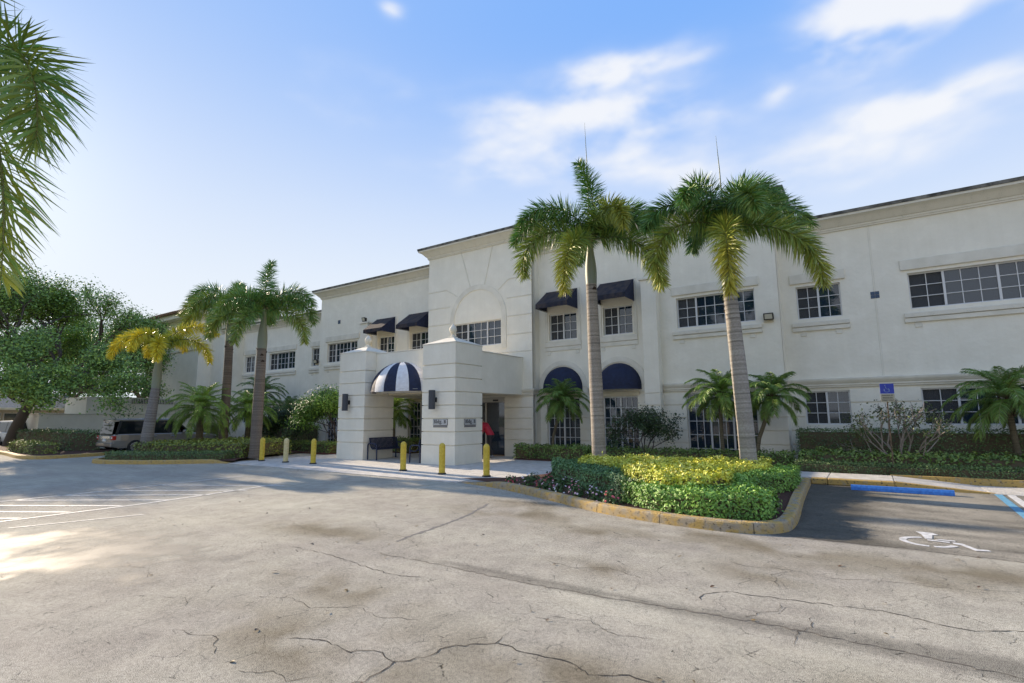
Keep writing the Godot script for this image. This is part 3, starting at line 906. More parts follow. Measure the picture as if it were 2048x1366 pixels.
func portico_column(p: Node3D, x0: float, x1: float, z0: float, z1: float) -> void:
	var c := Node3D.new(); c.name = "column"; c.position = Vector3((x0 + x1) * 0.5, 0, (z0 + z1) * 0.5); p.add_child(c, true)
	var hx := (x1 - x0) * 0.5; var hz := (z1 - z0) * 0.5
	var lv := [0.0, 0.69, 1.16, 1.63, 2.10, 2.57, 3.07, 3.57, 4.33]
	for k in lv.size() - 1:
		part(c, "panel", boxed(Vector3(-hx, lv[k] + (0.0 if k == 0 else 0.015), -hz), Vector3(hx, lv[k + 1] - (0.015 if k < 7 else 0.0), hz), 0.008), mats.stucco)
	part(c, "core", boxed(Vector3(-hx + 0.045, 0.1, -hz + 0.045), Vector3(hx - 0.045, 4.3, hz - 0.045)), mats.stucco)
	var s := Shape.new()
	var e := 0.012
	var q := [Vector3(-hx - e, 4.331, -hz - e), Vector3(hx + e, 4.331, -hz - e), Vector3(hx + e, 4.331, hz + e), Vector3(-hx - e, 4.331, hz + e)]
	var r := [Vector3(-0.16, 4.63, -0.16), Vector3(0.16, 4.63, -0.16), Vector3(0.16, 4.63, 0.16), Vector3(-0.16, 4.63, 0.16)]
	for i in 4:
		var j := (i + 1) % 4
		s.quad(q[i] + Vector3(0, 0.035, 0), q[j] + Vector3(0, 0.035, 0), r[j], r[i], q[i] + q[j])
		s.quad(q[i], q[j], q[j] + Vector3(0, 0.035, 0), q[i] + Vector3(0, 0.035, 0), (q[i] + q[j]) * Vector3(1, 0, 1))
	s.quad(r[0], r[1], r[2], r[3], Vector3.UP)
	s.quad(q[0], q[1], q[2], q[3], Vector3.DOWN)
	part(c, "cap", s.mesh(), mats.trim)
	# pine-cone finial
	var f := Shape.new()
	f.box(Vector3(-0.13, 4.62, -0.13), Vector3(0.13, 4.68, 0.13), 0.008)
	f.lathe(PackedVector2Array([Vector2(0.10, 4.68), Vector2(0.11, 4.70), Vector2(0.055, 4.74), Vector2(0.05, 4.78), Vector2(0.09, 4.80), Vector2(0.10, 4.82)]), Vector3.ZERO, 16)
	var body := PackedVector2Array()
	for i in 15:
		var t := i / 14.0
		body.append(Vector2(maxf(0.006, 0.148 * sin(PI * (0.16 + 0.84 * t)) * (1.0 - 0.18 * t) * (1.0 + 0.045 * (i % 2))), 4.82 + 0.36 * t))
	f.lathe(body, Vector3.ZERO, 16)
	part(c, "finial", f.mesh(), mats.trim)

func portico() -> void:
	var p := thing("entrance_portico", "white stucco entrance portico with two square columns and cone finials", "portico", Vector3(-15.2, 0, -15.0))
	p.position = Vector3.ZERO
	portico_column(p, -13.60, -12.00, -15.69, -14.12)
	portico_column(p, -18.30, -16.68, -15.62, -14.05)
	part(p, "beam", boxed(Vector3(-16.68, 2.66, -15.3), Vector3(-13.60, 4.27, -14.60), 0.01), mats.stucco)
	part(p, "beam", boxed(Vector3(-12.75, 2.58, -18.56), Vector3(-12.04, 4.14, -15.69), 0.01), mats.stucco)
	part(p, "beam", boxed(Vector3(-18.26, 2.58, -18.56), Vector3(-17.6, 4.14, -15.62), 0.01), mats.stucco)
	part(p, "roof", boxed(Vector3(-17.6, 3.3, -18.56), Vector3(-12.75, 3.5, -15.3)), mats.stucco)
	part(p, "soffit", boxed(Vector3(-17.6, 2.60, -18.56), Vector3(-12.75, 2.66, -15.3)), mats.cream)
	var s := Shape.new()
	s.box(Vector3(-16.68, 4.272, -15.32), Vector3(-13.60, 4.31, -14.585), 0.005)
	part(p, "coping", s.mesh(), mats.trim)
	s = Shape.new()
	s.box(Vector3(-12.77, 4.142, -18.56), Vector3(-12.02, 4.18, -15.69), 0.005)
	part(p, "coping", s.mesh(), mats.trim)
	s = Shape.new()
	s.box(Vector3(-18.28, 4.142, -18.56), Vector3(-17.58, 4.18, -15.62), 0.005)
	part(p, "coping", s.mesh(), mats.trim)
	dome_awning("striped_awning", "navy and white striped dome awning on the entrance portico", "", Vector3(-15.14, 2.72, -14.595), 1.50, 1.12, 0.95,
		[mats.navy, mats.white_cloth, mats.navy, mats.white_cloth, mats.navy, mats.white_cloth, mats.navy, mats.white_cloth], 0.07)

func lettering(parent: Node3D, text: String, size: float, at: Vector3, mat: Material, turn := 0.0, bold := false, called := "lettering") -> void:
	var m := TextMesh.new()
	var f := SystemFont.new()
	f.font_names = PackedStringArray(["Droid Serif" if bold else "Droid Sans"])
	f.font_weight = 700
	m.font = f
	m.text = text
	m.font_size = 64
	m.pixel_size = size / 64.0
	m.depth = 0.004
	var o := part(parent, called, m, mat, at)
	o.rotation.y = turn

func plaque(at: Vector3, turn: float, label: String) -> void:
	var t := thing("building_plaque", label, "sign", at, "building plaques", turn)
	part(t, "plate", boxed(Vector3(-0.33, 0.0, 0.0), Vector3(0.33, 0.20, 0.022), 0.004), plain(Color(0.50, 0.50, 0.48), 0.4))
	part(t, "rim", boxed(Vector3(-0.345, -0.012, 0.0), Vector3(0.345, 0.212, 0.012), 0.003), mats.black)
	lettering(t, "Bldg. B", 0.17, Vector3(-0.01, 0.115, 0.025), mats.black, 0.0, true)
	part(t, "lower_plate", boxed(Vector3(-0.33, -0.085, 0.0), Vector3(0.33, -0.02, 0.016), 0.003), plain(Color(0.20, 0.19, 0.18), 0.5))

func wall_sconce(at: Vector3, label: String) -> void:
	var t := thing("wall_lamp", label, "wall lamp", at, "portico wall lamps")
	var s := Shape.new()
	s.lathe(PackedVector2Array([Vector2(0.0, -0.34), Vector2(0.115, -0.34), Vector2(0.12, -0.335), Vector2(0.12, 0.335), Vector2(0.115, 0.34), Vector2(0.0, 0.33)]), Vector3(0, 0, 0.20), 24)
	part(t, "cylinder", s.mesh(), mats.sconce)
	part(t, "arm", boxed(Vector3(-0.035, -0.06, 0.02), Vector3(0.035, 0.06, 0.12), 0.008), mats.black)
	part(t, "mounting_plate", boxed(Vector3(-0.07, -0.085, 0.0), Vector3(0.07, 0.085, 0.025), 0.01), mats.black)

func flood_light(at: Vector3, label: String, wide := 0.30) -> void:
	var t := thing("flood_light", label, "flood light", at, "wall flood lights")
	var s := Shape.new()
	var h := wide * 0.5
	slab(s, Vector3(-h, 0.12, 0.20), Vector3(h, 0.12, 0.20), Vector3(h, -0.10, 0.14), Vector3(-h, -0.10, 0.14), 0.05, Vector3(0, 0, 1))
	s.box(Vector3(-h, -0.09, 0.03), Vector3(h, 0.11, 0.13), 0.02)
	part(t, "housing", s.mesh(), mats.black)
	s = Shape.new()
	slab(s, Vector3(-h + 0.035, 0.09, 0.197), Vector3(h - 0.035, 0.09, 0.197), Vector3(h - 0.035, -0.07, 0.153), Vector3(-h + 0.035, -0.07, 0.153), 0.004, Vector3(0, 0, 1))
	part(t, "lens", s.mesh(), plain(Color(0.50, 0.48, 0.38), 0.25))
	part(t, "back_plate", boxed(Vector3(-h - 0.03, -0.17, 0.0), Vector3(h - 0.02, 0.12, 0.018), 0.004), mats.cream)

func wall_tile(at: Vector3, label: String) -> void:
	var t := thing("accent_tile", label, "wall tile", at, "blue accent tiles")
	for i in 2:
		for j in 2:
			part(t, "tile", boxed(Vector3(-0.115 + i * 0.118, -0.11 + j * 0.112, 0.0), Vector3(-0.003 + i * 0.118, -0.003 + j * 0.112, 0.012), 0.003), mats.tile_blue)

# ---------------------------------------------------------------- ground
func asphalt_picture() -> Array:
	# aggregate speckle with a net of fine cracks; colour picture and normal map
	var size := 2048
	var cell := FastNoiseLite.new()
	cell.noise_type = FastNoiseLite.TYPE_CELLULAR
	cell.cellular_distance_function = FastNoiseLite.DISTANCE_EUCLIDEAN
	cell.cellular_return_type = FastNoiseLite.RETURN_DISTANCE2_SUB
	cell.frequency = 0.0062
	cell.fractal_type = FastNoiseLite.FRACTAL_NONE
	cell.domain_warp_enabled = true
	cell.domain_warp_amplitude = 40.0
	cell.domain_warp_frequency = 0.012
	cell.seed = 4
	var a := cell.get_seamless_image(size, size, false, false, 0.08, false); a.convert(Image.FORMAT_L8)
	var b := noise(0.004, 6, 61).get_seamless_image(size, size); b.convert(Image.FORMAT_L8)
	var e := noise(0.22, 2, 62).get_seamless_image(size, size); e.convert(Image.FORMAT_L8)
	var mid_grain := noise(0.03, 4, 64).get_seamless_image(size, size); mid_grain.convert(Image.FORMAT_L8)
	var dm := mid_grain.get_data()
	var k := noise(0.006, 3, 63).get_seamless_image(size, size); k.convert(Image.FORMAT_L8)
	var da := a.get_data(); var db := b.get_data(); var de := e.get_data(); var dk := k.get_data()
	var out := PackedByteArray(); out.resize(size * size * 3)
	var hgt := PackedByteArray(); hgt.resize(size * size)
	var lowest := 255; var highest := 0
	for i in range(0, size * size, 97):
		lowest = mini(lowest, da[i]); highest = maxi(highest, da[i])
	var r := RandomNumberGenerator.new(); r.seed = 77
	var warm := PackedByteArray(); var cool := PackedByteArray()
	for q in 256:
		var t := q / 255.0
		var w := Color(t * 1.0, t * 0.94, t * 0.79).linear_to_srgb()
		warm.append_array([int(w.r * 255), int(w.g * 255), int(w.b * 255)])
	for i in size * size:
		var stone := de[i] / 255.0
		var val := 0.56 + 0.14 * (db[i] / 255.0 - 0.5) + 0.26 * (dm[i] / 255.0 - 0.5) + (stone - 0.5) * 1.45 + r.randf_range(-0.28, 0.28)
		var h := int(110 + stone * 100)
		var f := float(da[i] - lowest) / maxf(1.0, highest - lowest)
		# cracks open only in some patches
		var width := (dk[i] / 255.0 - 0.57) * 0.030
		if f < width:
			val *= 0.22 + 0.3 * f / width
			h = 20
		var q := clampi(int(val * 255.0), 6, 255)
		out[i * 3] = warm[q * 3]; out[i * 3 + 1] = warm[q * 3 + 1]; out[i * 3 + 2] = warm[q * 3 + 2]
		hgt[i] = clampi(h, 0, 255)
	var nm := Image.create_from_data(size, size, false, Image.FORMAT_L8, hgt)
	nm.convert(Image.FORMAT_RGBA8)
	nm.bump_map_to_normal_map(3.0)
	return [ImageTexture.create_from_image(Image.create_from_data(size, size, false, Image.FORMAT_RGB8, out)), ImageTexture.create_from_image(nm)]

func near_line(p: Vector2, pts: Array) -> float:
	var best := 1e9
	for i in pts.size() - 1:
		var q := Geometry2D.get_closest_point_to_segment(p, Vector2(pts[i][0], pts[i][1]), Vector2(pts[i + 1][0], pts[i + 1][1]))
		best = minf(best, p.distance_to(q))
	return best

func spaced(from: float, to: float, mid0: float, mid1: float, fine: float) -> PackedFloat32Array:
	# grid lines: fine between mid0 and mid1, widening outside
	var out := PackedFloat32Array()
	var x := mid0
	var left := []
	var st := fine
	while x > from:
		st *= 1.12
		x -= st
		left.append(maxf(x, from))
	left.reverse()
	for q in left: out.append(q)
	x = mid0
	while x < mid1:
		out.append(x); x += fine
	st = fine
	while x < to:
		out.append(x); st *= 1.12; x += st
	out.append(to)
	return out

func parking_lot() -> void:
	var pics := asphalt_picture()
	var m := StandardMaterial3D.new()
	m.albedo_texture = pics[0]
	m.vertex_color_use_as_albedo = true
	m.roughness = 0.93
	m.metallic_specular = 0.22
	m.normal_enabled = true
	m.normal_texture = pics[1]
	m.normal_scale = 0.9
	mats.asphalt = m
	var xs := spaced(-70.0, 40.0, -13.0, 5.0, 0.10)
	var zs := spaced(-19.0, 30.0, -10.8, 0.5, 0.10)
	var big := noise(0.16, 4, 41); var mid := noise(0.55, 4, 42); var edge := noise(1.4, 3, 43); var streak := noise(0.8, 4, 44)
	var s := PackedVector3Array(); var nn := PackedVector3Array(); var cc := PackedColorArray(); var uv := PackedVector2Array(); var ix := PackedInt32Array()
	for z in zs:
		for x in xs:
			s.append(Vector3(x, 0, z)); nn.append(Vector3.UP); uv.append(Vector2(x, z) / 3.1)
			var p := Vector2(x, z)
			var n1 := big.get_noise_2dv(p); var n2 := mid.get_noise_2dv(p); var n3 := edge.get_noise_2dv(p)
			var k := 0.71 + 0.09 * n1 + 0.13 * n2 + 0.07 * n3
			var col := Color(k, k * (0.985 + 0.02 * n2), k * (0.955 - 0.035 * n1))
			# drip channel where water runs across the lot: a dark damp band with its own ragged edges
			if x > -5.5 and z < -4.0 and z > -6.2:
				var lo := -4.80 + 0.05 * n3; var wide := 0.04 + 0.07 * clampf((x + 5.0) / 6.0, 0.0, 1.0) + 0.10 * clampf((x + 2.0) / 3.0, 0.0, 1.0)
				var c := lo - wide * 0.9
				var d := absf(z - c) / (wide + 0.05 * n3 + 0.03)
				col = col * lerpf(1.0, 0.60, (1.0 - smoothstep(0.55, 1.25, d)) * clampf((x + 5.5) * 0.5, 0.0, 1.0))
			# older, darker asphalt in the marked bay
			var bay := minf(smoothstep(-1.75, -1.25, x + 0.08 * n3), smoothstep(-8.44, -8.52, z + 0.015 * n3))
			if bay > 0.0:
				var st := streak.get_noise_2d(x * 0.55, z * 2.6)
				var kk := 0.46 + 0.32 * clampf(st + 0.15, -0.5, 1.0) + 0.07 * n2
				if x < 0.25: kk = lerpf(kk, 0.17, smoothstep(0.25, -0.35, x + 0.35 * n2) * 0.85)
				col = col.lerp(Color(kk, kk * 0.97, kk * 0.92), bay)
			# oil and rust-brown stains
			for q in [[-5.3, -8.0, 1.5, 0.7], [-3.2, -7.2, 1.0, 0.5], [-1.2, -7.6, 1.3, 0.45], [0.9, -7.6, 1.2, 0.5], [-4.6, -3.6, 1.1, 0.35], [-1.0, -6.4, 0.7, 0.45], [-2.7, -5.6, 0.6, 0.3], [-0.1, -6.9, 0.9, 0.3], [-3.6, -2.6, 1.6, 0.5], [-1.6, -3.3, 1.5, 0.45], [-7.0, -5.2, 1.6, 0.5], [-5.6, -9.0, 1.4, 0.35], [0.6, -4.0, 1.3, 0.4], [-2.4, -8.0, 1.2, 0.25]]:
				var e := pow((x - q[0]) / q[2], 2.0) + pow((z - q[1]) / q[3], 2.0)
				if e < 4.0:
					var w := exp(-e * 1.1) * clampf(0.6 + 1.8 * n2 + 1.0 * n3, 0.0, 1.0) * 0.85
					col = col.lerp(Color(0.30, 0.265, 0.205), w)
			# scraped dirt along the kerb of the island
			cc.append(col)
	var w := xs.size()
	for j in zs.size() - 1:
		for i in w - 1:
			var a := j * w + i
			ix.append_array(PackedInt32Array([a, a + 1, a + w + 1, a, a + w + 1, a + w]))
	var arr := []; arr.resize(Mesh.ARRAY_MAX)
	arr[Mesh.ARRAY_VERTEX] = s; arr[Mesh.ARRAY_NORMAL] = nn; arr[Mesh.ARRAY_COLOR] = cc; arr[Mesh.ARRAY_TEX_UV] = uv; arr[Mesh.ARRAY_INDEX] = ix
	var mesh := ArrayMesh.new()
	mesh.add_surface_from_arrays(Mesh.PRIMITIVE_TRIANGLES, arr)
	var lot := setting("parking_lot", mesh, m)
	# far ground
	var g := Shape.new()
	g.flat(PackedVector2Array([Vector2(-450, -450), Vector2(450, -450), Vector2(450, 450), Vector2(-450, 450)]), -0.02)
	setting("ground", g.mesh(), grained(mottle(512, 0.02, 5, 45, Color(0.05, 0.07, 0.03), Color(0.12, 0.13, 0.06), 1.6, 0.1), 0.2, 0.95))
	# wet patch: a film of water on the same asphalt
	var wet := StandardMaterial3D.new()
	wet.albedo_texture = pics[0]
	wet.albedo_color = lin(0.36, 0.36, 0.36)
	wet.roughness = 0.56
	wet.metallic_specular = 0.75
	wet.normal_enabled = true; wet.normal_texture = pics[1]; wet.normal_scale = 0.30
	wet.uv1_triplanar = true; wet.uv1_world_triplanar = true; wet.uv1_scale = Vector3.ONE / 3.1
	var outline := [[-14.5, -1.2], [-12.2, -2.3], [-10.9, -2.75], [-10.4, -3.2], [-9.6, -3.8], [-9.0, -3.75], [-8.5, -3.95], [-8.1, -3.6], [-7.5, -3.85], [-7.0, -3.55], [-6.75, -3.8], [-6.25, -3.62], [-6.5, -3.2], [-7.1, -3.1], [-6.8, -2.8], [-6.3, -2.7], [-6.6, -2.4], [-7.4, -2.45], [-7.2, -2.1], [-7.9, -2.0], [-7.6, -1.7], [-8.6, -1.75], [-8.3, -1.4], [-9.4, -1.3], [-9.2, -0.9], [-12.0, 0.2], [-14.4, 0.4]]
	var zone := PackedVector2Array()
	for q in outline: zone.append(Vector2(q[0], q[1]))
	film(lot, wet, zone, Rect2(-15.0, -4.4, 9.2, 5.0), 0.07)
	film(lot, wet, PackedVector2Array([Vector2(-5.4, -0.5), Vector2(-4.7, -1.0), Vector2(-4.0, -1.1), Vector2(-3.6, -0.7), Vector2(-3.9, -0.2), Vector2(-5.0, -0.1)]), Rect2(-5.9, -1.5, 2.8, 1.6), 0.05)
	crack(lot, [[-5.3, -4.74], [-4.1, -4.77], [-3.31, -4.74], [-2.51, -4.78], [-1.79, -4.84], [-0.97, -4.93], [-0.11, -4.92], [0.67, -4.85], [2.0, -4.8]], 0.010, plain(Color(0.16, 0.14, 0.11), 0.9))
	# cracks: dark open joints, each a ribbon of uneven width
	var cracks := [
		[[-2.95, -2.35], [-2.85, -2.5], [-2.89, -2.78], [-2.77, -3.0], [-2.74, -3.19], [-2.5, -3.43], [-2.51, -3.62]],
		[[-2.5, -3.43], [-2.27, -3.42], [-2.01, -3.42], [-1.87, -3.45], [-1.68, -3.37], [-1.45, -3.5], [-1.2, -3.47]],
		[[-6.54, -4.34], [-5.93, -4.36], [-5.37, -4.31], [-4.83, -4.23], [-4.43, -4.2], [-4.1, -4.3]],
		[[-1.45, -5.21], [-1.46, -5.4], [-1.31, -5.58], [-0.92, -5.63], [-0.6, -5.68], [-0.29, -5.73], [0.0, -5.78], [0.3, -5.69], [0.54, -5.67], [0.83, -5.86], [1.4, -5.9], [2.2, -5.85]],
		[[-0.6, -4.6], [-0.63, -4.9], [-0.52, -5.05], [-0.55, -5.3]], [[-1.0, -5.0], [-0.92, -5.2], [-0.8, -5.25], [-0.82, -5.5]],
		[[-0.9, -6.0], [-1.0, -6.4], [-0.85, -6.7], [-1.1, -7.0]], [[-0.4, -6.6], [-0.1, -6.8], [0.5, -6.85], [1.1, -7.1]], [[-1.5, -6.7], [-1.3, -6.6], [-0.9, -6.7], [-0.3, -6.6]],
		[[-4.3, -3.1], [-4.0, -3.35], [-3.6, -3.3], [-3.3, -3.45]], [[-3.9, -2.6], [-3.6, -2.75], [-3.35, -2.7], [-3.1, -2.85], [-2.88, -2.78]], [[-5.0, -3.0], [-4.7, -3.15], [-4.3, -3.1]],
		[[-2.4, -4.1], [-2.1, -4.2], [-1.8, -4.05], [-1.5, -4.15]], [[-4.8, -2.2], [-4.4, -2.3], [-4.1, -2.15]], [[-3.3, -5.6], [-2.9, -5.5], [-2.6, -5.7], [-2.1, -5.55]],
		[[-6.9, -6.1], [-6.2, -5.6], [-5.6, -5.55], [-5.0, -5.2]], [[-8.2, -5.4], [-7.3, -5.1], [-6.5, -5.05]], [[0.2, -3.9], [0.45, -4.1], [0.8, -4.05]], [[-2.0, -2.9], [-1.8, -3.05], [-1.55, -2.95]],
		[[-3.7, -2.1], [-3.45, -2.25], [-3.3, -2.2], [-3.15, -2.4]], [[-7.4, -2.7], [-7.0, -2.85], [-6.6, -2.7]], [[-6.0, -2.4], [-5.6, -2.6], [-5.3, -2.5]]]
	for c in cracks: crack(lot, c, 0.0055 if c.size() > 4 else 0.0032, mats.crack)
	# old saw-cut joint between the lot and the marked bay, and a tar-filled line
	crack(lot, [[-1.3, -8.42], [-0.47, -8.49], [0.18, -8.53], [0.66, -8.49], [1.31, -8.46], [2.6, -8.44], [4.5, -8.45]], 0.008, mats.crack)
	crack(lot, [[-5.55, -5.3], [-5.62, -5.64], [-5.71, -6.27], [-5.89, -7.21], [-6.2, -8.1], [-6.33, -8.45]], 0.035, plain(Color(0.16, 0.15, 0.14), 0.8))
	# painted lines of the striped zone on the left
	line(lot, Vector2(-12.2, 1.5), Vector2(-12.25, -4.9), 0.10, mats.worn_paint)
	line(lot, Vector2(-12.25, -4.9), Vector2(-12.80, -8.1), 0.10, mats.worn_paint)
	line(lot, Vector2(-15.4, 1.5), Vector2(-15.15, -4.5), 0.09, mats.worn_paint)
	line(lot, Vector2(-15.15, -4.5), Vector2(-15.45, -8.6), 0.09, mats.worn_paint)
	for q in [[-1.05, -2.95], [-2.0, -3.65], [-2.75, -4.45], [-3.50, -5.30], [-4.30, -6.15], [-5.15, -7.0], [-6.35, -7.95], [-0.1, -2.1], [0.9, -1.2]]:
		line(lot, Vector2(-15.2, q[0]), Vector2(-12.35, q[1]), 0.105, mats.worn_paint)
	line(lot, Vector2(-10.9, -4.3), Vector2(-11.4, -2.6), 0.06, mats.worn_paint)
	# blue and white stall stripes on the right
	line(lot, Vector2(2.08, -15.1), Vector2(1.90, -9.4), 0.13, mats.pale_blue_paint)
	line(lot, Vector2(2.28, -15.15), Vector2(2.10, -9.4), 0.13, mats.white_paint)
	wheelchair_symbol(lot)

func film(lot: Node3D, mat: StandardMaterial3D, zone: PackedVector2Array, box: Rect2, step: float) -> void:
	# a film of water with a broken, soaked-in edge: it covers the stones less and less towards its rim
	mat.transparency = BaseMaterial3D.TRANSPARENCY_ALPHA
	mat.vertex_color_use_as_albedo = true
	var n1 := noise(0.7, 4, 46); var n2 := noise(2.6, 3, 47)
	var nx := int(box.size.x / step); var nz := int(box.size.y / step)
	var v := PackedVector3Array(); var nn := PackedVector3Array(); var cc := PackedColorArray(); var ix := PackedInt32Array()
	for j in nz + 1:
		for i in nx + 1:
			var p := box.position + Vector2(i, j) * step
			var d := 1e9
			for k in zone.size(): d = minf(d, p.distance_to(Geometry2D.get_closest_point_to_segment(p, zone[k], zone[(k + 1) % zone.size()])))
			if not Geometry2D.is_point_in_polygon(p, zone): d = -d
			var a := n1.get_noise_2dv(p); var b := n2.get_noise_2dv(p)
			var cover := smoothstep(-0.05, 0.45, d + 0.35 * a + 0.22 * b) * clampf(0.72 + 0.9 * a + 0.5 * b, 0.0, 1.0)
			if i == 0 or j == 0 or i == nx or j == nz: cover = 0.0
			v.append(Vector3(p.x, 0.004, p.y)); nn.append(Vector3.UP); cc.append(Color(1, 1, 1, cover * 0.68))
	for j in nz:
		for i in nx:
			var a := j * (nx + 1) + i
			if cc[a].a + cc[a + 1].a + cc[a + nx + 1].a + cc[a + nx + 2].a < 0.01: continue
			ix.append_array(PackedInt32Array([a, a + 1, a + nx + 2, a, a + nx + 2, a + nx + 1]))
	var arr := []; arr.resize(Mesh.ARRAY_MAX)
	arr[Mesh.ARRAY_VERTEX] = v; arr[Mesh.ARRAY_NORMAL] = nn; arr[Mesh.ARRAY_COLOR] = cc; arr[Mesh.ARRAY_INDEX] = ix
	var mesh := ArrayMesh.new()
	mesh.add_surface_from_arrays(Mesh.PRIMITIVE_TRIANGLES, arr)
	var o := part(lot, "wet_patch", mesh, mat)
	o.set_meta("label", "wet patch shining on the asphalt")

func ragged(pts: Array, amount: float, sd: int) -> PackedVector2Array:
	# a closed outline refined and roughened
	var r := RandomNumberGenerator.new(); r.seed = sd
	var out := PackedVector2Array()
	for i in pts.size():
		var a := Vector2(pts[i][0], pts[i][1]); var b := Vector2(pts[(i + 1) % pts.size()][0], pts[(i + 1) % pts.size()][1])
		var k := maxi(2, int(a.distance_to(b) / 0.16))
		for q in k:
			out.append(a.lerp(b, float(q) / k) + Vector2(r.randf_range(-1, 1), r.randf_range(-1, 1)) * amount * 0.5)
	return out

func crack(parent: Node3D, pts: Array, wide: float, mat: Material) -> void:
	var s := Shape.new()
	var line_pts := PackedVector2Array()
	for i in pts.size() - 1:
		var a := Vector2(pts[i][0], pts[i][1]); var b := Vector2(pts[i + 1][0], pts[i + 1][1])
		var k := maxi(2, int(a.distance_to(b) / 0.05))
		for q in k:
			line_pts.append(a.lerp(b, float(q) / k) + Vector2(rng.randf_range(-1, 1), rng.randf_range(-1, 1)) * 0.022)
	line_pts.append(Vector2(pts[-1][0], pts[-1][1]))
	var n := line_pts.size()
	var prev := []
	for i in n:
		var d := (line_pts[mini(i + 1, n - 1)] - line_pts[maxi(i - 1, 0)]).normalized()
		var o := Vector2(-d.y, d.x) * wide * rng.randf_range(0.15, 1.25) * (0.3 if i == 0 or i == n - 1 else 1.0)
		var a := line_pts[i] + o; var b := line_pts[i] - o
		if prev.size():
			s.quad(Vector3(prev[0].x, 0.003, prev[0].y), Vector3(a.x, 0.003, a.y), Vector3(b.x, 0.003, b.y), Vector3(prev[1].x, 0.003, prev[1].y), Vector3.UP)
		prev = [a, b]
	part(parent, "crack", s.mesh(), mat)

func line(parent: Node3D, a: Vector2, b: Vector2, wide: float, mat: Material) -> void:
	var d := (b - a).normalized()
	var o := Vector2(-d.y, d.x) * wide * 0.5
	var s := Shape.new()
	var k := maxi(1, int(a.distance_to(b) / 0.2))
	var prev := []
	for i in k + 1:
		var p := a.lerp(b, float(i) / k)
		var w0 := 1.0 + rng.randf_range(-0.07, 0.07); var w1 := 1.0 + rng.randf_range(-0.07, 0.07)
		var q := [p + o * w0, p - o * w1]
		if prev.size():
			s.quad(Vector3(prev[0].x, 0.005, prev[0].y), Vector3(q[0].x, 0.005, q[0].y), Vector3(q[1].x, 0.005, q[1].y), Vector3(prev[1].x, 0.005, prev[1].y), Vector3.UP)
		prev = q
	part(parent, "painted_line", s.mesh(), mat)

func ground_poly(parent: Node3D, pts: Array, y: float, mat: Material, called: String) -> void:
	var p := PackedVector2Array()
	for q in pts: p.append(Vector2(q[0], q[1]))
	var s := Shape.new()
	s.flat(p, y)
	part(parent, called, s.mesh(), mat)

func arc_piece(parent: Node3D, c: Vector2, r0: float, r1: float, a0: float, a1: float) -> void:
	var pts := []
	for i in 13:
		var a := deg_to_rad(lerpf(a0, a1, i / 12.0)); pts.append([c.x + cos(a) * r1, c.y + sin(a) * r1])
	for i in 13:
		var a := deg_to_rad(lerpf(a1, a0, i / 12.0)); pts.append([c.x + cos(a) * r0, c.y + sin(a) * r0])
	ground_poly(parent, pts, 0.005, mats.white_paint, "painted_symbol")

func wheelchair_symbol(lot: Node3D) -> void:
	# stencilled wheelchair: wheel arcs, back and head, arm, leg and foot, with the stencil's gaps
	var c := Vector2(0.50, -9.10)
	arc_piece(lot, c, 0.235, 0.315, 185, 258)
	arc_piece(lot, c, 0.235, 0.315, 92, 180)
	arc_piece(lot, c, 0.235, 0.315, 18, 82)
	ground_poly(lot, [[0.40, -9.80], [0.60, -9.78], [0.655, -9.66], [0.58, -9.60], [0.56, -9.34], [0.48, -9.30], [0.46, -9.58]], 0.006, mats.white_paint, "painted_symbol")
	ground_poly(lot, [[0.59, -9.36], [0.80, -9.36], [0.80, -9.29], [0.59, -9.29]], 0.006, mats.white_paint, "painted_symbol")
	ground_poly(lot, [[0.50, -9.27], [0.73, -9.24], [0.73, -9.16], [0.50, -9.19]], 0.006, mats.white_paint, "painted_symbol")
	ground_poly(lot, [[0.76, -9.22], [0.86, -9.20], [0.975, -8.93], [1.075, -8.95], [1.10, -8.88], [0.94, -8.82], [0.83, -9.08], [0.76, -9.12]], 0.006, mats.white_paint, "painted_symbol")

func smooth_path(pts: Array, per := 6) -> PackedVector3Array:
	# Catmull-Rom through (x, z) points
	var out := PackedVector3Array()
	var n := pts.size()
	for i in n - 1:
		var p0 := Vector2(pts[maxi(i - 1, 0)][0], pts[maxi(i - 1, 0)][1]); var p1 := Vector2(pts[i][0], pts[i][1])
		var p2 := Vector2(pts[i + 1][0], pts[i + 1][1]); var p3 := Vector2(pts[mini(i + 2, n - 1)][0], pts[mini(i + 2, n - 1)][1])
		for k in per:
			var q := p1.cubic_interpolate(p2, p0, p3, float(k) / per)
			out.append(Vector3(q.x, 0, q.y))
	out.append(Vector3(pts[-1][0], 0, pts[-1][1]))
	return out

const KERB := [[0.0, 0.0], [0.012, 0.10], [0.02, 0.128], [0.04, 0.146], [0.065, 0.15], [0.185, 0.15], [0.195, 0.14], [0.195, 0.0]]

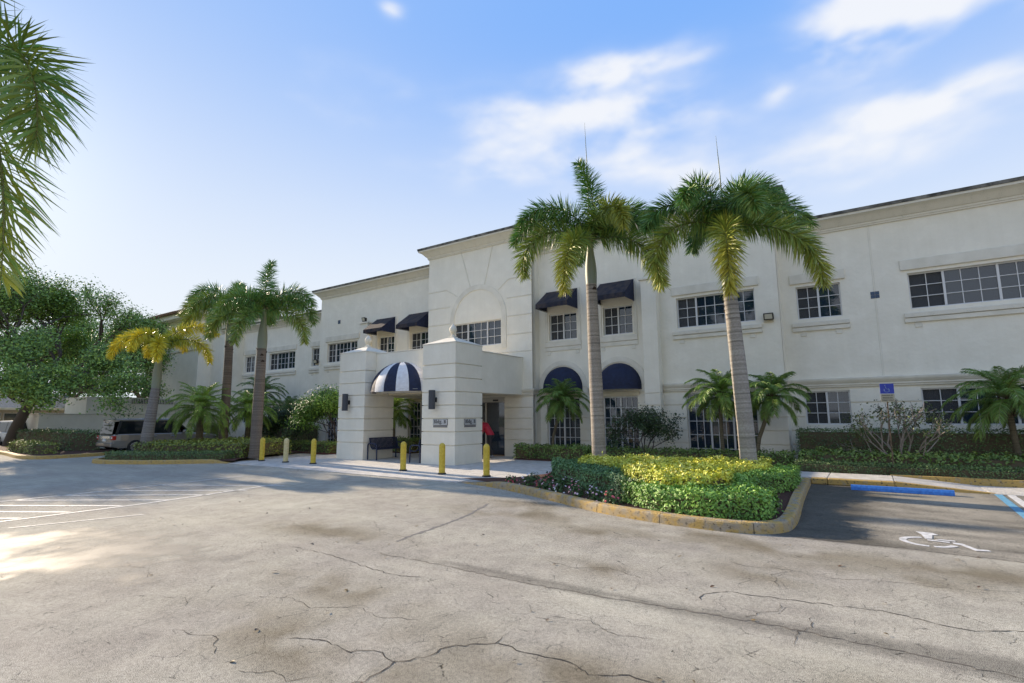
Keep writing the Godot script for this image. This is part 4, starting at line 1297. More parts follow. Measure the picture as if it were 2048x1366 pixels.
func kerb(root: Node3D, path: PackedVector3Array, cuts: Array, mat: Material, start_taper := 0.0, end_taper := 0.0) -> void:
	# kerb laid in sections with open joints; outer face on the left of the path, width to the right
	var n := path.size()
	var total := 0.0
	var dist := [0.0]
	for i in n - 1:
		total += path[i].distance_to(path[i + 1]); dist.append(total)
	var from := 0
	for c in cuts + [1.0]:
		var to := n - 1
		for i in n:
			if dist[i] / total >= c: to = i; break
		if to <= from: continue
		var seg := path.slice(from, to + 1)
		var s := Shape.new()
		# build the section with its own height at every point
		var rows := []
		for i in seg.size():
			var din := (seg[i] - seg[maxi(i - 1, 0)]); var dout := (seg[mini(i + 1, seg.size() - 1)] - seg[i])
			if i == 0: din = dout
			if i == seg.size() - 1: dout = din
			var m := Vector3(-din.normalized().z - dout.normalized().z, 0, din.normalized().x + dout.normalized().x).normalized()
			var along: float = dist[from + i]
			var hs := 1.0
			if start_taper > 0.0: hs = minf(hs, clampf(along / start_taper, 0.06, 1.0))
			if end_taper > 0.0: hs = minf(hs, clampf((total - along) / end_taper, 0.06, 1.0))
			var shift := Vector3.ZERO
			if i == 0 and from > 0: shift = dout.normalized() * 0.006
			if i == seg.size() - 1 and c < 1.0: shift = -din.normalized() * 0.006
			var row := PackedVector3Array()
			for k in KERB: row.append(seg[i] + shift + m * k[0] + Vector3(0, k[1] * hs, 0))
			rows.append(row)
		for i in rows.size() - 1:
			for j in KERB.size() - 1:
				var cen: Vector3 = (rows[i][2] + rows[i][6] + rows[i + 1][2] + rows[i + 1][6]) * 0.25 - Vector3(0, 0.06, 0)
				var mid: Vector3 = (rows[i][j] + rows[i][j + 1] + rows[i + 1][j]) / 3.0
				s.quad(rows[i][j], rows[i + 1][j], rows[i + 1][j + 1], rows[i][j + 1], mid - cen)
		for e in [0, rows.size() - 1]:
			var o: Vector3 = (rows[0][0] - rows[1][0]) if e == 0 else (rows[-1][0] - rows[-2][0])
			for j in range(1, KERB.size() - 1): s.tri(rows[e][0], rows[e][j], rows[e][j + 1], o)
		part(root, "kerb_section", s.mesh(), mat)
		from = to

func pavements() -> void:
	# planted island in front of the portico
	var outer := [[-8.9, -10.72], [-8.42, -10.6], [-7.35, -10.3], [-5.93, -9.66], [-4.73, -9.04], [-4.02, -8.71], [-3.34, -8.5], [-2.79, -8.38], [-2.2, -8.32], [-1.75, -8.33], [-1.38, -8.46], [-1.15, -8.75], [-1.08, -9.2], [-1.10, -10.1], [-1.19, -11.6], [-1.27, -13.4], [-1.33, -15.0]]
	var path := smooth_path(outer, 5)
	path.reverse()      # so that the kerb's body lies on the island side
	var k := thing("island_kerb", "weathered yellow concrete kerb curving round the flower island", "kerb")
	kerb(k, path, [0.46, 0.555, 0.642, 0.80], mats.kerb_old, 0.0, 1.5)
	var bed := []
	for q in path: bed.append(q)
	var poly := PackedVector2Array()
	for q in smooth_path(outer, 3): poly.append(Vector2(q.x, q.z) + Vector2(-0.05, -0.08))
	for q in [[-1.5, -15.05], [-6.9, -15.05], [-7.5, -13.0], [-7.9, -11.6]]: poly.append(Vector2(q[0], q[1]))
	var s := Shape.new()
	s.flat(poly, 0.105)
	var mulch := part(k, "mulch", s.mesh(), mats.mulch)
	mulch.set_meta("label", "red-brown bark mulch inside the kerb")
	# entrance pavement in slabs
	var pave := setting("pavement", boxed(Vector3(-20.6, -0.05, -18.6), Vector3(-8.0, 0.008, -10.75)), mats.concrete)
	var xs := [-20.5, -17.6, -14.6, -11.6, -8.95]
	var zs := [-18.5, -15.85, -13.2, -10.62]
	for i in 4:
		for j in 3:
			part(pave, "slab", boxed(Vector3(xs[i] + 0.005, 0.0, zs[j] + 0.005), Vector3(xs[i + 1] - 0.005, 0.022, zs[j + 1] - 0.005), 0.004), mats.pavement)
	part(pave, "slab", boxed(Vector3(-8.945, 0.0, -15.845), Vector3(-7.0, 0.021, -11.3), 0.004), mats.pavement)
	# raised walk on the right, with its kerb and ramp
	var walk := setting("sidewalk", boxed(Vector3(-7.0, -0.02, -16.5), Vector3(-1.34, 0.12, -15.05)), mats.concrete)
	for q in [[-7.0, -5.65], [-5.64, -4.25], [-4.24, -2.8], [-2.79, -1.0], [-0.985, 0.33]]:
		part(walk, "slab", boxed(Vector3(q[0], 0.0, -16.48), Vector3(q[1], 0.152, -15.20 if q[0] > -2.9 else -15.06), 0.008), mats.pavement)
	s = Shape.new()
	var rp := [Vector3(0.345, 0.152, -16.48), Vector3(0.345, 0.152, -15.20), Vector3(1.95, 0.012, -15.20), Vector3(1.95, 0.012, -16.48)]
	slab(s, rp[0], rp[1], rp[2], rp[3], 0.15, Vector3.UP)
	part(walk, "ramp", s.mesh(), mats.pavement)
	part(walk, "slab", boxed(Vector3(1.96, 0.0, -16.48), Vector3(3.5, 0.014, -15.0), 0.004), mats.pavement)
	part(walk, "slab", boxed(Vector3(3.51, 0.0, -16.48), Vector3(8.0, 0.014, -15.0), 0.004), mats.pavement)
	# yellow kerb along the walk: level, then falling with the ramp
	var yk := thing("sidewalk_kerb", "bright yellow kerb face along the raised sidewalk behind the blue wheel stop", "kerb")
	part(yk, "kerb_section", boxed(Vector3(-1.33, 0.0, -15.195), Vector3(-0.99, 0.150, -15.0), 0.018), mats.kerb_yellow)
	part(yk, "kerb_section", boxed(Vector3(-0.978, 0.0, -15.195), Vector3(0.335, 0.150, -15.0), 0.018), mats.kerb_yellow)
	s = Shape.new()
	var a0 := [Vector3(0.345, 0.0, -15.0), Vector3(0.345, 0.150, -15.018), Vector3(0.345, 0.150, -15.195), Vector3(0.345, 0.0, -15.195)]
	var a1 := [Vector3(2.05, 0.0, -15.0), Vector3(2.05, 0.014, -15.01), Vector3(2.05, 0.014, -15.195), Vector3(2.05, 0.0, -15.195)]
	for i in 3:
		s.quad(a0[i], a1[i], a1[i + 1], a0[i + 1], [Vector3(0, 0, 1), Vector3.UP, Vector3(0, 0, -1)][i])
	s.quad(a0[0], a0[1], a0[2], a0[3], Vector3.LEFT)
	part(yk, "kerb_section", s.mesh(), mats.kerb_yellow)
	var bk := thing("bed_kerb", "yellow kerb between the ramp and the low clipped hedge on the right", "kerb")
	s = Shape.new()
	s.quad(Vector3(0.30, 0.0, -16.50), Vector3(8.0, 0.0, -16.50), Vector3(8.0, 0.17, -16.51), Vector3(0.30, 0.165, -16.51), Vector3(0, 0, 1))
	s.quad(Vector3(0.30, 0.165, -16.51), Vector3(8.0, 0.17, -16.51), Vector3(8.0, 0.17, -16.66), Vector3(0.30, 0.165, -16.66), Vector3.UP)
	s.quad(Vector3(0.30, 0.0, -16.66), Vector3(8.0, 0.0, -16.66), Vector3(8.0, 0.17, -16.66), Vector3(0.30, 0.165, -16.66), Vector3(0, 0, -1))
	s.quad(Vector3(0.30, 0.0, -16.50), Vector3(0.30, 0.165, -16.51), Vector3(0.30, 0.165, -16.66), Vector3(0.30, 0.0, -16.66), Vector3.LEFT)
	part(bk, "kerb_section", s.mesh(), mats.kerb_yellow)
	# soil under the wall planting
	s = Shape.new()
	s.box(Vector3(-7.0, -0.05, -19.8), Vector3(9.0, 0.10, -16.52))
	s.box(Vector3(-11.6, -0.05, -19.12), Vector3(-7.01, 0.06, -17.2))
	s.box(Vector3(-40.0, -0.05, -19.8), Vector3(-20.62, 0.06, -15.4))
	s.box(Vector3(-20.61, -0.05, -19.1), Vector3(-17.6, 0.06, -17.6))
	setting("planting_bed", s.mesh(), mats.mulch)
	# left island and the far kerb, with the driveway between them
	var lk := thing("driveway_kerb", "yellow kerb round the left hedge island beside the grey SUV", "kerb")
	var lp := smooth_path([[-26.6, -14.0], [-26.5, -11.0], [-26.2, -9.2], [-25.86, -8.35], [-25.3, -8.0], [-24.4, -8.0], [-23.4, -8.4], [-22.42, -8.89], [-21.45, -9.68], [-20.65, -10.37], [-20.0, -10.7]], 4)
	lp.reverse()
	kerb(lk, lp, [0.22, 0.38, 0.62], mats.kerb_yellow, 0.9, 0.0)
	poly = PackedVector2Array()
	lp.reverse()
	for q in lp: poly.append(Vector2(q.x + 0.02, q.z - 0.06))
	for q in [[-20.6, -11.2], [-21.6, -12.6], [-22.6, -15.3], [-26.4, -15.3]]: poly.append(Vector2(q[0], q[1]))
	s = Shape.new(); s.flat(poly, 0.10)
	part(lk, "mulch", s.mesh(), mats.mulch)
	var fk := thing("far_kerb", "yellow kerb at far left in front of the tall dark hedge", "kerb")
	var fp := smooth_path([[-62.0, -8.0], [-45.0, -7.7], [-35.6, -7.5], [-31.5, -7.15], [-29.9, -7.3], [-29.4, -7.9], [-29.6, -9.4], [-30.0, -10.2]], 4)
	fp.reverse()
	kerb(fk, fp, [0.06, 0.3, 0.6], mats.kerb_yellow)
	s = Shape.new(); s.flat(PackedVector2Array([Vector2(-62, -8.2), Vector2(-45, -7.9), Vector2(-35.6, -7.7), Vector2(-31.3, -7.4), Vector2(-29.9, -7.6), Vector2(-29.7, -9.4), Vector2(-33, -11.5), Vector2(-62, -11.5)]), 0.10)
	part(fk, "mulch", s.mesh(), mats.mulch)

# ---------------------------------------------------------------- street furniture
func bollards() -> void:
	var s := Shape.new()
	var pr := PackedVector2Array([Vector2(0.092, 0.02), Vector2(0.092, 0.80)])
	for i in range(1, 9):
		var a := PI * 0.5 * i / 8.0
		pr.append(Vector2(maxf(0.001, 0.092 * cos(a)), 0.80 + 0.11 * sin(a)))
	s.lathe(pr, Vector3.ZERO, 28)
	var mesh := s.mesh()
	s = Shape.new()
	s.lathe(PackedVector2Array([Vector2(0.0, 0.045), Vector2(0.11, 0.045), Vector2(0.125, 0.03), Vector2(0.125, 0.0)]), Vector3.ZERO, 24)
	var foot := s.mesh()
	var places := [[-19.92, -11.79, "leftmost yellow bollard, beside the left hedge island"], [-18.44, -11.87, "faded cream-yellow bollard, second from the left"], [-16.95, -12.01, "yellow bollard in front of the left portico column"],
		[-12.27 - 0.0, -11.95, "yellow bollard in front of the benches"], [-10.54, -11.83, "yellow bollard in front of the right portico column"], [-9.03, -12.0, "rightmost yellow bollard, nearest the flower bed"]]
	for i in 6:
		var p: Array = places[i]
		var t := thing("bollard", p[2], "bollard", Vector3(p[0], 0.02, p[1]), "yellow bollards")
		part(t, "post", mesh, mats.bollard_faded if i == 1 else mats.bollard)
		part(t, "foot_ring", foot, mats.black)

func bench(at: Vector3, turn: float, label: String) -> void:
	# metal mesh bench: curved sheet seat and back on bent tube arms. Faces +x before turning, runs along z
	var t := thing("bench", label, "bench", at, "blue metal benches", turn)
	var prof := [[0.10, 0.84], [0.14, 0.66], [0.19, 0.50], [0.26, 0.435], [0.36, 0.42], [0.50, 0.43], [0.54, 0.41]]
	var L := 0.72
	for k in 2:
		var s := Shape.new()
		var lo := 0 if k == 0 else 3
		var hi := 3 if k == 0 else 6
		for i in range(lo, hi):
			var a := Vector3(prof[i][0], prof[i][1], 0); var b := Vector3(prof[i + 1][0], prof[i + 1][1], 0)
			# the sheet is slatted: narrow straps with gaps
			var strips := 22
			for q in strips:
				var z0 := -L + 2 * L * q / strips; var z1 := z0 + 2 * L / strips * 0.72
				slab(s, a + Vector3(0, 0, z0), b + Vector3(0, 0, z0), b + Vector3(0, 0, z1), a + Vector3(0, 0, z1), 0.006, Vector3(1, 1, 0))
		for i in [lo, hi]:
			s.tube(PackedVector3Array([Vector3(prof[i][0], prof[i][1], -L), Vector3(prof[i][0], prof[i][1], L)]), PackedFloat32Array([0.016, 0.016]), 8)
		part(t, "backrest" if k == 0 else "seat", s.mesh(), mats.bench)
	for sd in [-1.0, 1.0]:
		var s := Shape.new()
		var z: float = sd * (L + 0.03)
		s.tube(PackedVector3Array([Vector3(0.06, 0, z), Vector3(0.06, 0.54, z), Vector3(0.075, 0.61, z), Vector3(0.13, 0.635, z), Vector3(0.46, 0.635, z), Vector3(0.53, 0.60, z), Vector3(0.57, 0.50, z), Vector3(0.58, 0.0, z)]),
			PackedFloat32Array([0.028, 0.028, 0.028, 0.028, 0.028, 0.028, 0.028, 0.028]), 10)
		s.tube(PackedVector3Array([Vector3(0.10, 0.84, z - sd * 0.03), Vector3(0.19, 0.50, z - sd * 0.03), Vector3(0.30, 0.42, z - sd * 0.03), Vector3(0.55, 0.43, z)]), PackedFloat32Array([0.018, 0.018, 0.018, 0.018]), 8)
		part(t, "leg_frame", s.mesh(), mats.bench)

func wheel_stop() -> void:
	var t := thing("wheel_stop", "bright blue concrete wheel stop at the head of the accessible bay", "wheel stop", Vector3(0.41, 0, -14.33), "", -0.012)
	var s := Shape.new()
	s.sweep(PackedVector2Array([Vector2(-0.085, 0), Vector2(-0.075, 0.06), Vector2(-0.055, 0.105), Vector2(0.055, 0.105), Vector2(0.075, 0.06), Vector2(0.085, 0)]), PackedVector3Array([Vector3(-0.90, 0.006, 0), Vector3(0.90, 0.006, 0)]))
	part(t, "block", s.mesh(), mats.blue_paint)
	for x in [-0.6, 0.6]:
		s = Shape.new()
		s.lathe(PackedVector2Array([Vector2(0.0, 0.116), Vector2(0.014, 0.115), Vector2(0.018, 0.108)]), Vector3(x, 0, 0), 10)
		part(t, "anchor_pin", s.mesh(), mats.metal)

func parking_sign() -> void:
	var t := thing("parking_sign", "blue accessible-parking sign on a brown post before the bare shrub", "sign", Vector3(0.40, 0.10, -16.85))
	t.rotation.z = -0.012
	var s := Shape.new()
	# perforated steel U-channel post
	s.sweep(PackedVector2Array([Vector2(-0.035, 0), Vector2(-0.035, 0.006), Vector2(-0.012, 0.006), Vector2(-0.012, 0.03), Vector2(0.012, 0.03), Vector2(0.012, 0.006), Vector2(0.035, 0.006), Vector2(0.035, 0)]), PackedVector3Array([Vector3(0, 0, 0), Vector3(1.96, 0, 0)]))
	var post := part(t, "post", s.mesh(), grained(mottle(256, 0.03, 5, 51, Color(0.09, 0.065, 0.04), Color(0.22, 0.16, 0.10), 1.8, 0.2), 2.0, 0.8))
	post.rotation = Vector3(0, 0, PI * 0.5)
	part(t, "sign_plate", boxed(Vector3(-0.15, 2.11, 0.035), Vector3(0.15, 2.37, 0.040), 0.002), plain(Color(0.012, 0.035, 0.33), 0.4))
	part(t, "notice_plate", boxed(Vector3(-0.15, 1.90, 0.035), Vector3(0.15, 2.10, 0.040), 0.002), plain(Color(0.36, 0.34, 0.25), 0.5))
	var pale := plain(Color(0.16, 0.24, 0.46), 0.5)
	# faded wheelchair mark
	s = Shape.new()
	var ring := PackedVector3Array(); var rr := PackedFloat32Array()
	for i in 14:
		var a := deg_to_rad(-200.0 + 250.0 * i / 13.0)
		ring.append(Vector3(-0.005 + cos(a) * 0.055, 2.205 + sin(a) * 0.055, 0.042)); rr.append(0.008)
	s.tube(ring, rr, 6)
	s.tube(PackedVector3Array([Vector3(-0.03, 2.30, 0.042), Vector3(-0.015, 2.235, 0.042), Vector3(0.03, 2.225, 0.042), Vector3(0.055, 2.165, 0.042)]), PackedFloat32Array([0.009, 0.009, 0.009, 0.009]), 6)
	s.lathe(PackedVector2Array([Vector2(0.001, -0.014), Vector2(0.014, 0.0), Vector2(0.001, 0.014)]), Vector3(-0.035, 2.325, 0.042), 10)
	part(t, "wheelchair_mark", s.mesh(), pale)
	var ink := plain(Color(0.05, 0.045, 0.03), 0.6)
	lettering(t, "PARKING BY", 0.040, Vector3(0, 2.065, 0.042), ink)
	lettering(t, "DISABLED", 0.046, Vector3(0, 2.00, 0.042), ink)
	lettering(t, "PERMIT ONLY", 0.040, Vector3(0, 1.94, 0.042), ink)

# ---------------------------------------------------------------- plants
const CAM_RIGHT := Vector3(0.8272, 0, -0.5619)

func leaf_mesh(wide: float, fold := 0.25) -> ArrayMesh:
	# one leaf of length 1 along +y, folded along its midrib
	var key := "%.2f" % wide
	if leaf_meshes.has(key): return leaf_meshes[key]
	var s := Shape.new()
	var w := wide * 0.5
	var d := fold * w
	var base := Vector3(0, 0, 0); var tip := Vector3(0, 1, -0.12)
	var m1 := Vector3(0, 0.45, 0.03)
	for sd in [-1.0, 1.0]:
		var e1 := Vector3(w * sd, 0.34, d); var e2 := Vector3(w * 0.8 * sd, 0.66, d - 0.03)
		s.tri(base, e1, m1, Vector3(0, 0, 1)); s.tri(m1, e1, e2, Vector3(0, 0, 1)); s.tri(m1, e2, tip, Vector3(0, 0, 1))
	leaf_meshes[key] = s.mesh()
	return leaf_meshes[key]

class Leaves:
	var at: Array[Transform3D] = []
	var tint := PackedColorArray()
	func add(p: Vector3, out: Vector3, size: float, col: Color, r: RandomNumberGenerator, spread := 0.9) -> void:
		# a leaf whose face looks roughly outwards
		var n := (out + Vector3(r.randf_range(-1, 1), r.randf_range(-1, 1), r.randf_range(-1, 1)) * spread * 0.8).normalized()
		var u := Vector3(r.randf_range(-1, 1), r.randf_range(-0.6, 1), r.randf_range(-1, 1))
		u = (u - n * u.dot(n))
		if u.length_squared() < 0.01: u = n.cross(Vector3(0.3, 0.9, 0.2))
		u = u.normalized()
		at.append(Transform3D(Basis(u.cross(n) * size, u * size, n * size), p))
		tint.append(col)

func foliage(parent: Node3D, called: String, l: Leaves, mesh: Mesh, mat: Material) -> void:
	var mm := MultiMesh.new()
	mm.transform_format = MultiMesh.TRANSFORM_3D
	mm.use_colors = true
	mm.mesh = mesh
	mm.instance_count = l.at.size()
	for i in l.at.size():
		mm.set_instance_transform(i, l.at[i])
		mm.set_instance_color(i, l.tint[i])
	var o := MultiMeshInstance3D.new()
	o.name = called
	o.multimesh = mm
	o.material_override = mat
	o.set_meta("kind", "stuff")
	parent.add_child(o, true)

func vary(cols: Array, r: RandomNumberGenerator, t := -1.0) -> Color:
	var f := (r.randf() if t < 0.0 else clampf(t + r.randf_range(-0.25, 0.25), 0.0, 1.0)) * (cols.size() - 1)
	var i := mini(int(f), cols.size() - 2)
	var c: Color = cols[i].lerp(cols[i + 1], f - i)
	return c * r.randf_range(0.75, 1.25)

func hedge(label: String, group: String, pts: Array, y0: float, high: float, leaf: float, dens: float, cols: Array, sd: int, bump := 0.05, wide := 0.5, shaggy := 0.05, called := "hedge") -> Node3D:
	# clipped hedge: woody core and a shell of leaves over an uneven surface
	var r := RandomNumberGenerator.new(); r.seed = sd
	var poly := PackedVector2Array(); var cen := Vector2.ZERO
	for p in pts: poly.append(Vector2(p[0], p[1])); cen += Vector2(p[0], p[1]) / pts.size()
	var t := thing(called, label, "hedge", Vector3(cen.x, y0, cen.y), group)
	for i in poly.size(): poly[i] -= cen
	if Geometry2D.is_polygon_clockwise(poly): poly.reverse()
	var nz := noise(1.3, 3, sd); var patch := noise(0.9, 3, sd + 9)
	var inner := Geometry2D.offset_polygon(poly, -0.09)
	var core := Shape.new()
	for q in inner: core.prism(q, 0.0, high - 0.10)
	if inner.size(): part(t, "branches", core.mesh(), mats.core)
	var l := Leaves.new()
	var lo := poly[0]; var hi := poly[0]
	for p in poly: lo = lo.min(p); hi = hi.max(p)
	var area := (hi.x - lo.x) * (hi.y - lo.y)
	for i in int(area * dens):
		var p := Vector2(r.randf_range(lo.x, hi.x), r.randf_range(lo.y, hi.y))
		if not Geometry2D.is_point_in_polygon(p, poly): continue
		var edge := 1e9
		for k in poly.size():
			edge = minf(edge, p.distance_to(Geometry2D.get_closest_point_to_segment(p, poly[k], poly[(k + 1) % poly.size()])))
		var b := nz.get_noise_2dv(p + cen)
		var y := high + bump * b * 2.0 - 0.05 * exp(-edge * 18.0) - absf(r.randfn(0.0, shaggy)) + (r.randf() * shaggy if r.randf() < 0.25 else 0.0)
		l.add(Vector3(p.x, y, p.y), Vector3.UP, leaf * r.randf_range(0.65, 1.25), vary(cols, r, 0.5 + 0.5 * patch.get_noise_2dv(p + cen) + 0.05), r)
	for k in poly.size():
		var a := poly[k]; var b := poly[(k + 1) % poly.size()]
		var d := (b - a); var len := d.length(); d = d / len
		var o := Vector2(d.y, -d.x)
		for i in int(len * high * dens):
			var u := r.randf() * len; var y := r.randf() * high
			var p := a + d * u
			var off := bump * nz.get_noise_3d(p.x + cen.x, y * 1.5, p.y + cen.y) * 1.6 - absf(r.randfn(0.0, shaggy)) + (r.randf() * shaggy if r.randf() < 0.2 else 0.0) - 0.04 * exp(-(high - y) * 16.0)
			p += o * off
			l.add(Vector3(p.x, y, p.y), Vector3(o.x, 0.45, o.y), leaf * r.randf_range(0.65, 1.25), vary(cols, r, 0.4 + 0.5 * patch.get_noise_3d(p.x + cen.x, y, p.y + cen.y)), r)
	foliage(t, "foliage", l, leaf_mesh(wide), mats.leaf)
	return t

func frond_mesh(L: float, e0: float, droop: float, plume: bool, green: Color, tip: Color, amount: float, sd: int, leaflet: float, count: int) -> ArrayMesh:
	# one palm leaf along +x from its base: arching rachis and many narrow leaflets
	var r := RandomNumberGenerator.new(); r.seed = sd
	var s := Shape.new()
	s.tinted = true
	var steps := 18
	var path := PackedVector3Array([Vector3.ZERO]); var tang := PackedVector3Array()
	var p := Vector3.ZERO
	for i in steps:
		var u := (i + 0.5) / steps
		var e := deg_to_rad(e0 - droop * pow(u, 1.25))
		var d := Vector3(cos(e), sin(e), 0)
		tang.append(d)
		p += d * L / steps
		path.append(p)
	tang.append(tang[-1])
	var rad := PackedFloat32Array(); var tints := PackedColorArray()
	for i in steps + 1:
		rad.append(lerpf(0.026 if plume else 0.013, 0.004, float(i) / steps)); tints.append(Color(0.13, 0.15, 0.045).lerp(Color(0.20, 0.20, 0.06), float(i) / steps))
	s.tint = tints[0]
	s.tube(path, rad, 5, false, tints)
	for i in count:
		var u := 0.10 + 0.90 * (i + r.randf()) / count if plume else 0.14 + 0.86 * float(i) / count
		var f := minf(u * steps, steps - 0.001)
		var k := int(f)
		var at := path[k].lerp(path[k + 1], f - k)
		var t := tang[k]
		var up := Vector3(-t.y, t.x, 0); var side := Vector3(0, 0, 1)
		var a := r.randf() * TAU
		if not plume: a = (PI * 0.5 if i % 2 == 0 else -PI * 0.5) + r.randf_range(-0.25, 0.25) + (0.30 if i % 2 else -0.30)
		var radial := up * cos(a) + side * sin(a)
		var fwd := (0.22 + 0.62 * u) if plume else (0.45 + 0.7 * u)
		var d := (radial + t * fwd + Vector3(0, -0.16, 0)).normalized()
		var grow := sin(PI * clampf(0.20 + 0.66 * u, 0.0, 1.0)) if plume else sin(PI * clampf(0.16 + 0.72 * u, 0.0, 1.0))
		var len := leaflet * grow * r.randf_range(0.8, 1.12)
		var bend := Vector3(0, -len * (r.randf_range(0.02, 0.26) if plume else 0.45), 0)
		var mid := at + d * len * 0.52 + bend * 0.20
		var end := at + d * len + bend
		var wv := d.cross(Vector3(r.randf_range(-1, 1), r.randf_range(-1, 1), r.randf_range(-1, 1))).normalized() * (0.0135 if plume else 0.0075) * r.randf_range(0.75, 1.2)
		var yl := clampf(amount * (0.10 + 1.2 * u) + r.randf_range(-0.20, 0.20), 0.0, 1.0)
		s.tint = green.lerp(tip, yl) * r.randf_range(0.72, 1.25)
		s.tint.a = 1.0
		var face := d.cross(wv)
		s.quad(at - wv * 0.5, at + wv * 0.5, mid + wv, mid - wv, face)
		s.tri(mid - wv, mid + wv, end, face)
	return s.mesh()

func trunk_mesh(path: PackedVector3Array, r0: float, r1: float, rings: int, base: Color, dark: Color, sd: int, belly := 0.0) -> ArrayMesh:
	# ringed palm trunk following a bent line
	var r := RandomNumberGenerator.new(); r.seed = sd
	var s := Shape.new(); s.tinted = true
	var c := Curve3D.new()
	for p in path: c.add_point(p)
	var total := c.get_baked_length()
	var pts := PackedVector3Array(); var rad := PackedFloat32Array(); var col := PackedColorArray()
	for i in rings * 3 + 1:
		var u := float(i) / (rings * 3)
		pts.append(c.sample_baked(u * total, true))
		var q := lerpf(r0, r1, u) + belly * sin(PI * u) + (0.30 * r0 * exp(-u * 22.0))
		rad.append(q * ([1.0, 1.010, 0.992][i % 3]) * r.randf_range(0.994, 1.006))
		var k := base * r.randf_range(0.82, 1.15)
		if i % 3 == 1: k = k.lerp(dark, r.randf_range(0.0, 0.75) * (0.35 + 0.65 * u))
		col.append(k)
	s.tint = base
	s.tube(pts, rad, 18, true, col)
	return s.mesh()

func foxtail_palm(label: String, base: Vector3, path: Array, r0: float, r1: float, shaft: float, fronds: Array, sd: int, base_col := Color(0.27, 0.235, 0.195), spear := 0.0, leaflet := 0.56, count := 760) -> void:
	var t := thing("foxtail_palm", label, "palm tree", base, "tall foxtail palms")
	var pts := PackedVector3Array()
	for p in path: pts.append(Vector3(p[0], p[1], p[2]))
	part(t, "trunk", trunk_mesh(pts, r0, r1, int(pts[-1].y * 9.0), base_col, Color(0.10, 0.08, 0.06), sd, 0.012), mats.bark)
	var top := pts[-1]
	var dir := (pts[-1] - pts[-2]).normalized().lerp(Vector3.UP, 0.6).normalized()
	if shaft > 0.0:
		var s := Shape.new(); s.tinted = true; s.tint = Color(0.16, 0.19, 0.12)
		var sp := PackedVector3Array(); var sr := PackedFloat32Array(); var sc := PackedColorArray()
		for i in 13:
			var u := i / 12.0
			sp.append(top + dir * shaft * u)
			sr.append(lerpf(r1 * 1.02, 0.075, u) + 0.035 * sin(PI * minf(1.0, u * 1.5)))
			sc.append(Color(0.19, 0.21, 0.15).lerp(Color(0.20, 0.20, 0.09), u))
		s.tube(sp, sr, 16, true, sc)
		part(t, "crownshaft", s.mesh(), mats.tinted)
	# old leaf scars with ragged husk ends below the crownshaft
	var r := RandomNumberGenerator.new(); r.seed = sd + 5
	var hs := Shape.new()
	for i in 5:
		var a := r.randf() * TAU
		var y := -0.06 - 0.13 * i
		var o := Vector3(cos(a), 0, sin(a))
		var c := top + dir * y + o * (r1 + 0.004)
		var sdv := Vector3(-sin(a), 0, cos(a)) * r.randf_range(0.05, 0.09)
		slab(hs, c - sdv, c + sdv, c + sdv * 0.4 + o * 0.03 + Vector3(0, 0.09, 0), c - sdv * 0.6 + o * 0.02 + Vector3(0, 0.07, 0), 0.012, o)
	part(t, "leaf_scar", hs.mesh(), plain(Color(0.035, 0.022, 0.014), 0.9))
	var crown := top + dir * shaft
	var golden := shaft > 1.84
	for i in fronds.size():
		var f: Array = fronds[i]      # azimuth seen from the camera (0 right, 90 away, 180 left, 270 near), elevation, length, droop, yellowing
		var green := Color(0.10, 0.24, 0.055).lerp(Color(0.22, 0.32, 0.048), f[4])
		var m := frond_mesh(f[2], f[1], f[3], true, green, Color(0.54, 0.46, 0.06) if not golden else Color(0.76, 0.64, 0.045), f[4] * (0.8 if not golden else 1.15), sd * 31 + i, leaflet, count)
		var o := part(t, "frond", m, mats.gold_frond if golden else mats.frond, crown - dir * 0.10)
		o.rotation.y = deg_to_rad(f[0] + 34.13)
	if spear > 0.0:
		var s := Shape.new(); s.tinted = true; s.tint = Color(0.05, 0.09, 0.03)
		s.tube(PackedVector3Array([crown, crown + Vector3(-0.02, spear * 0.6, 0), crown + Vector3(-0.05, spear, 0.02)]), PackedFloat32Array([0.022, 0.014, 0.003]), 6)
		part(t, "spear_leaf", s.mesh(), mats.frond)

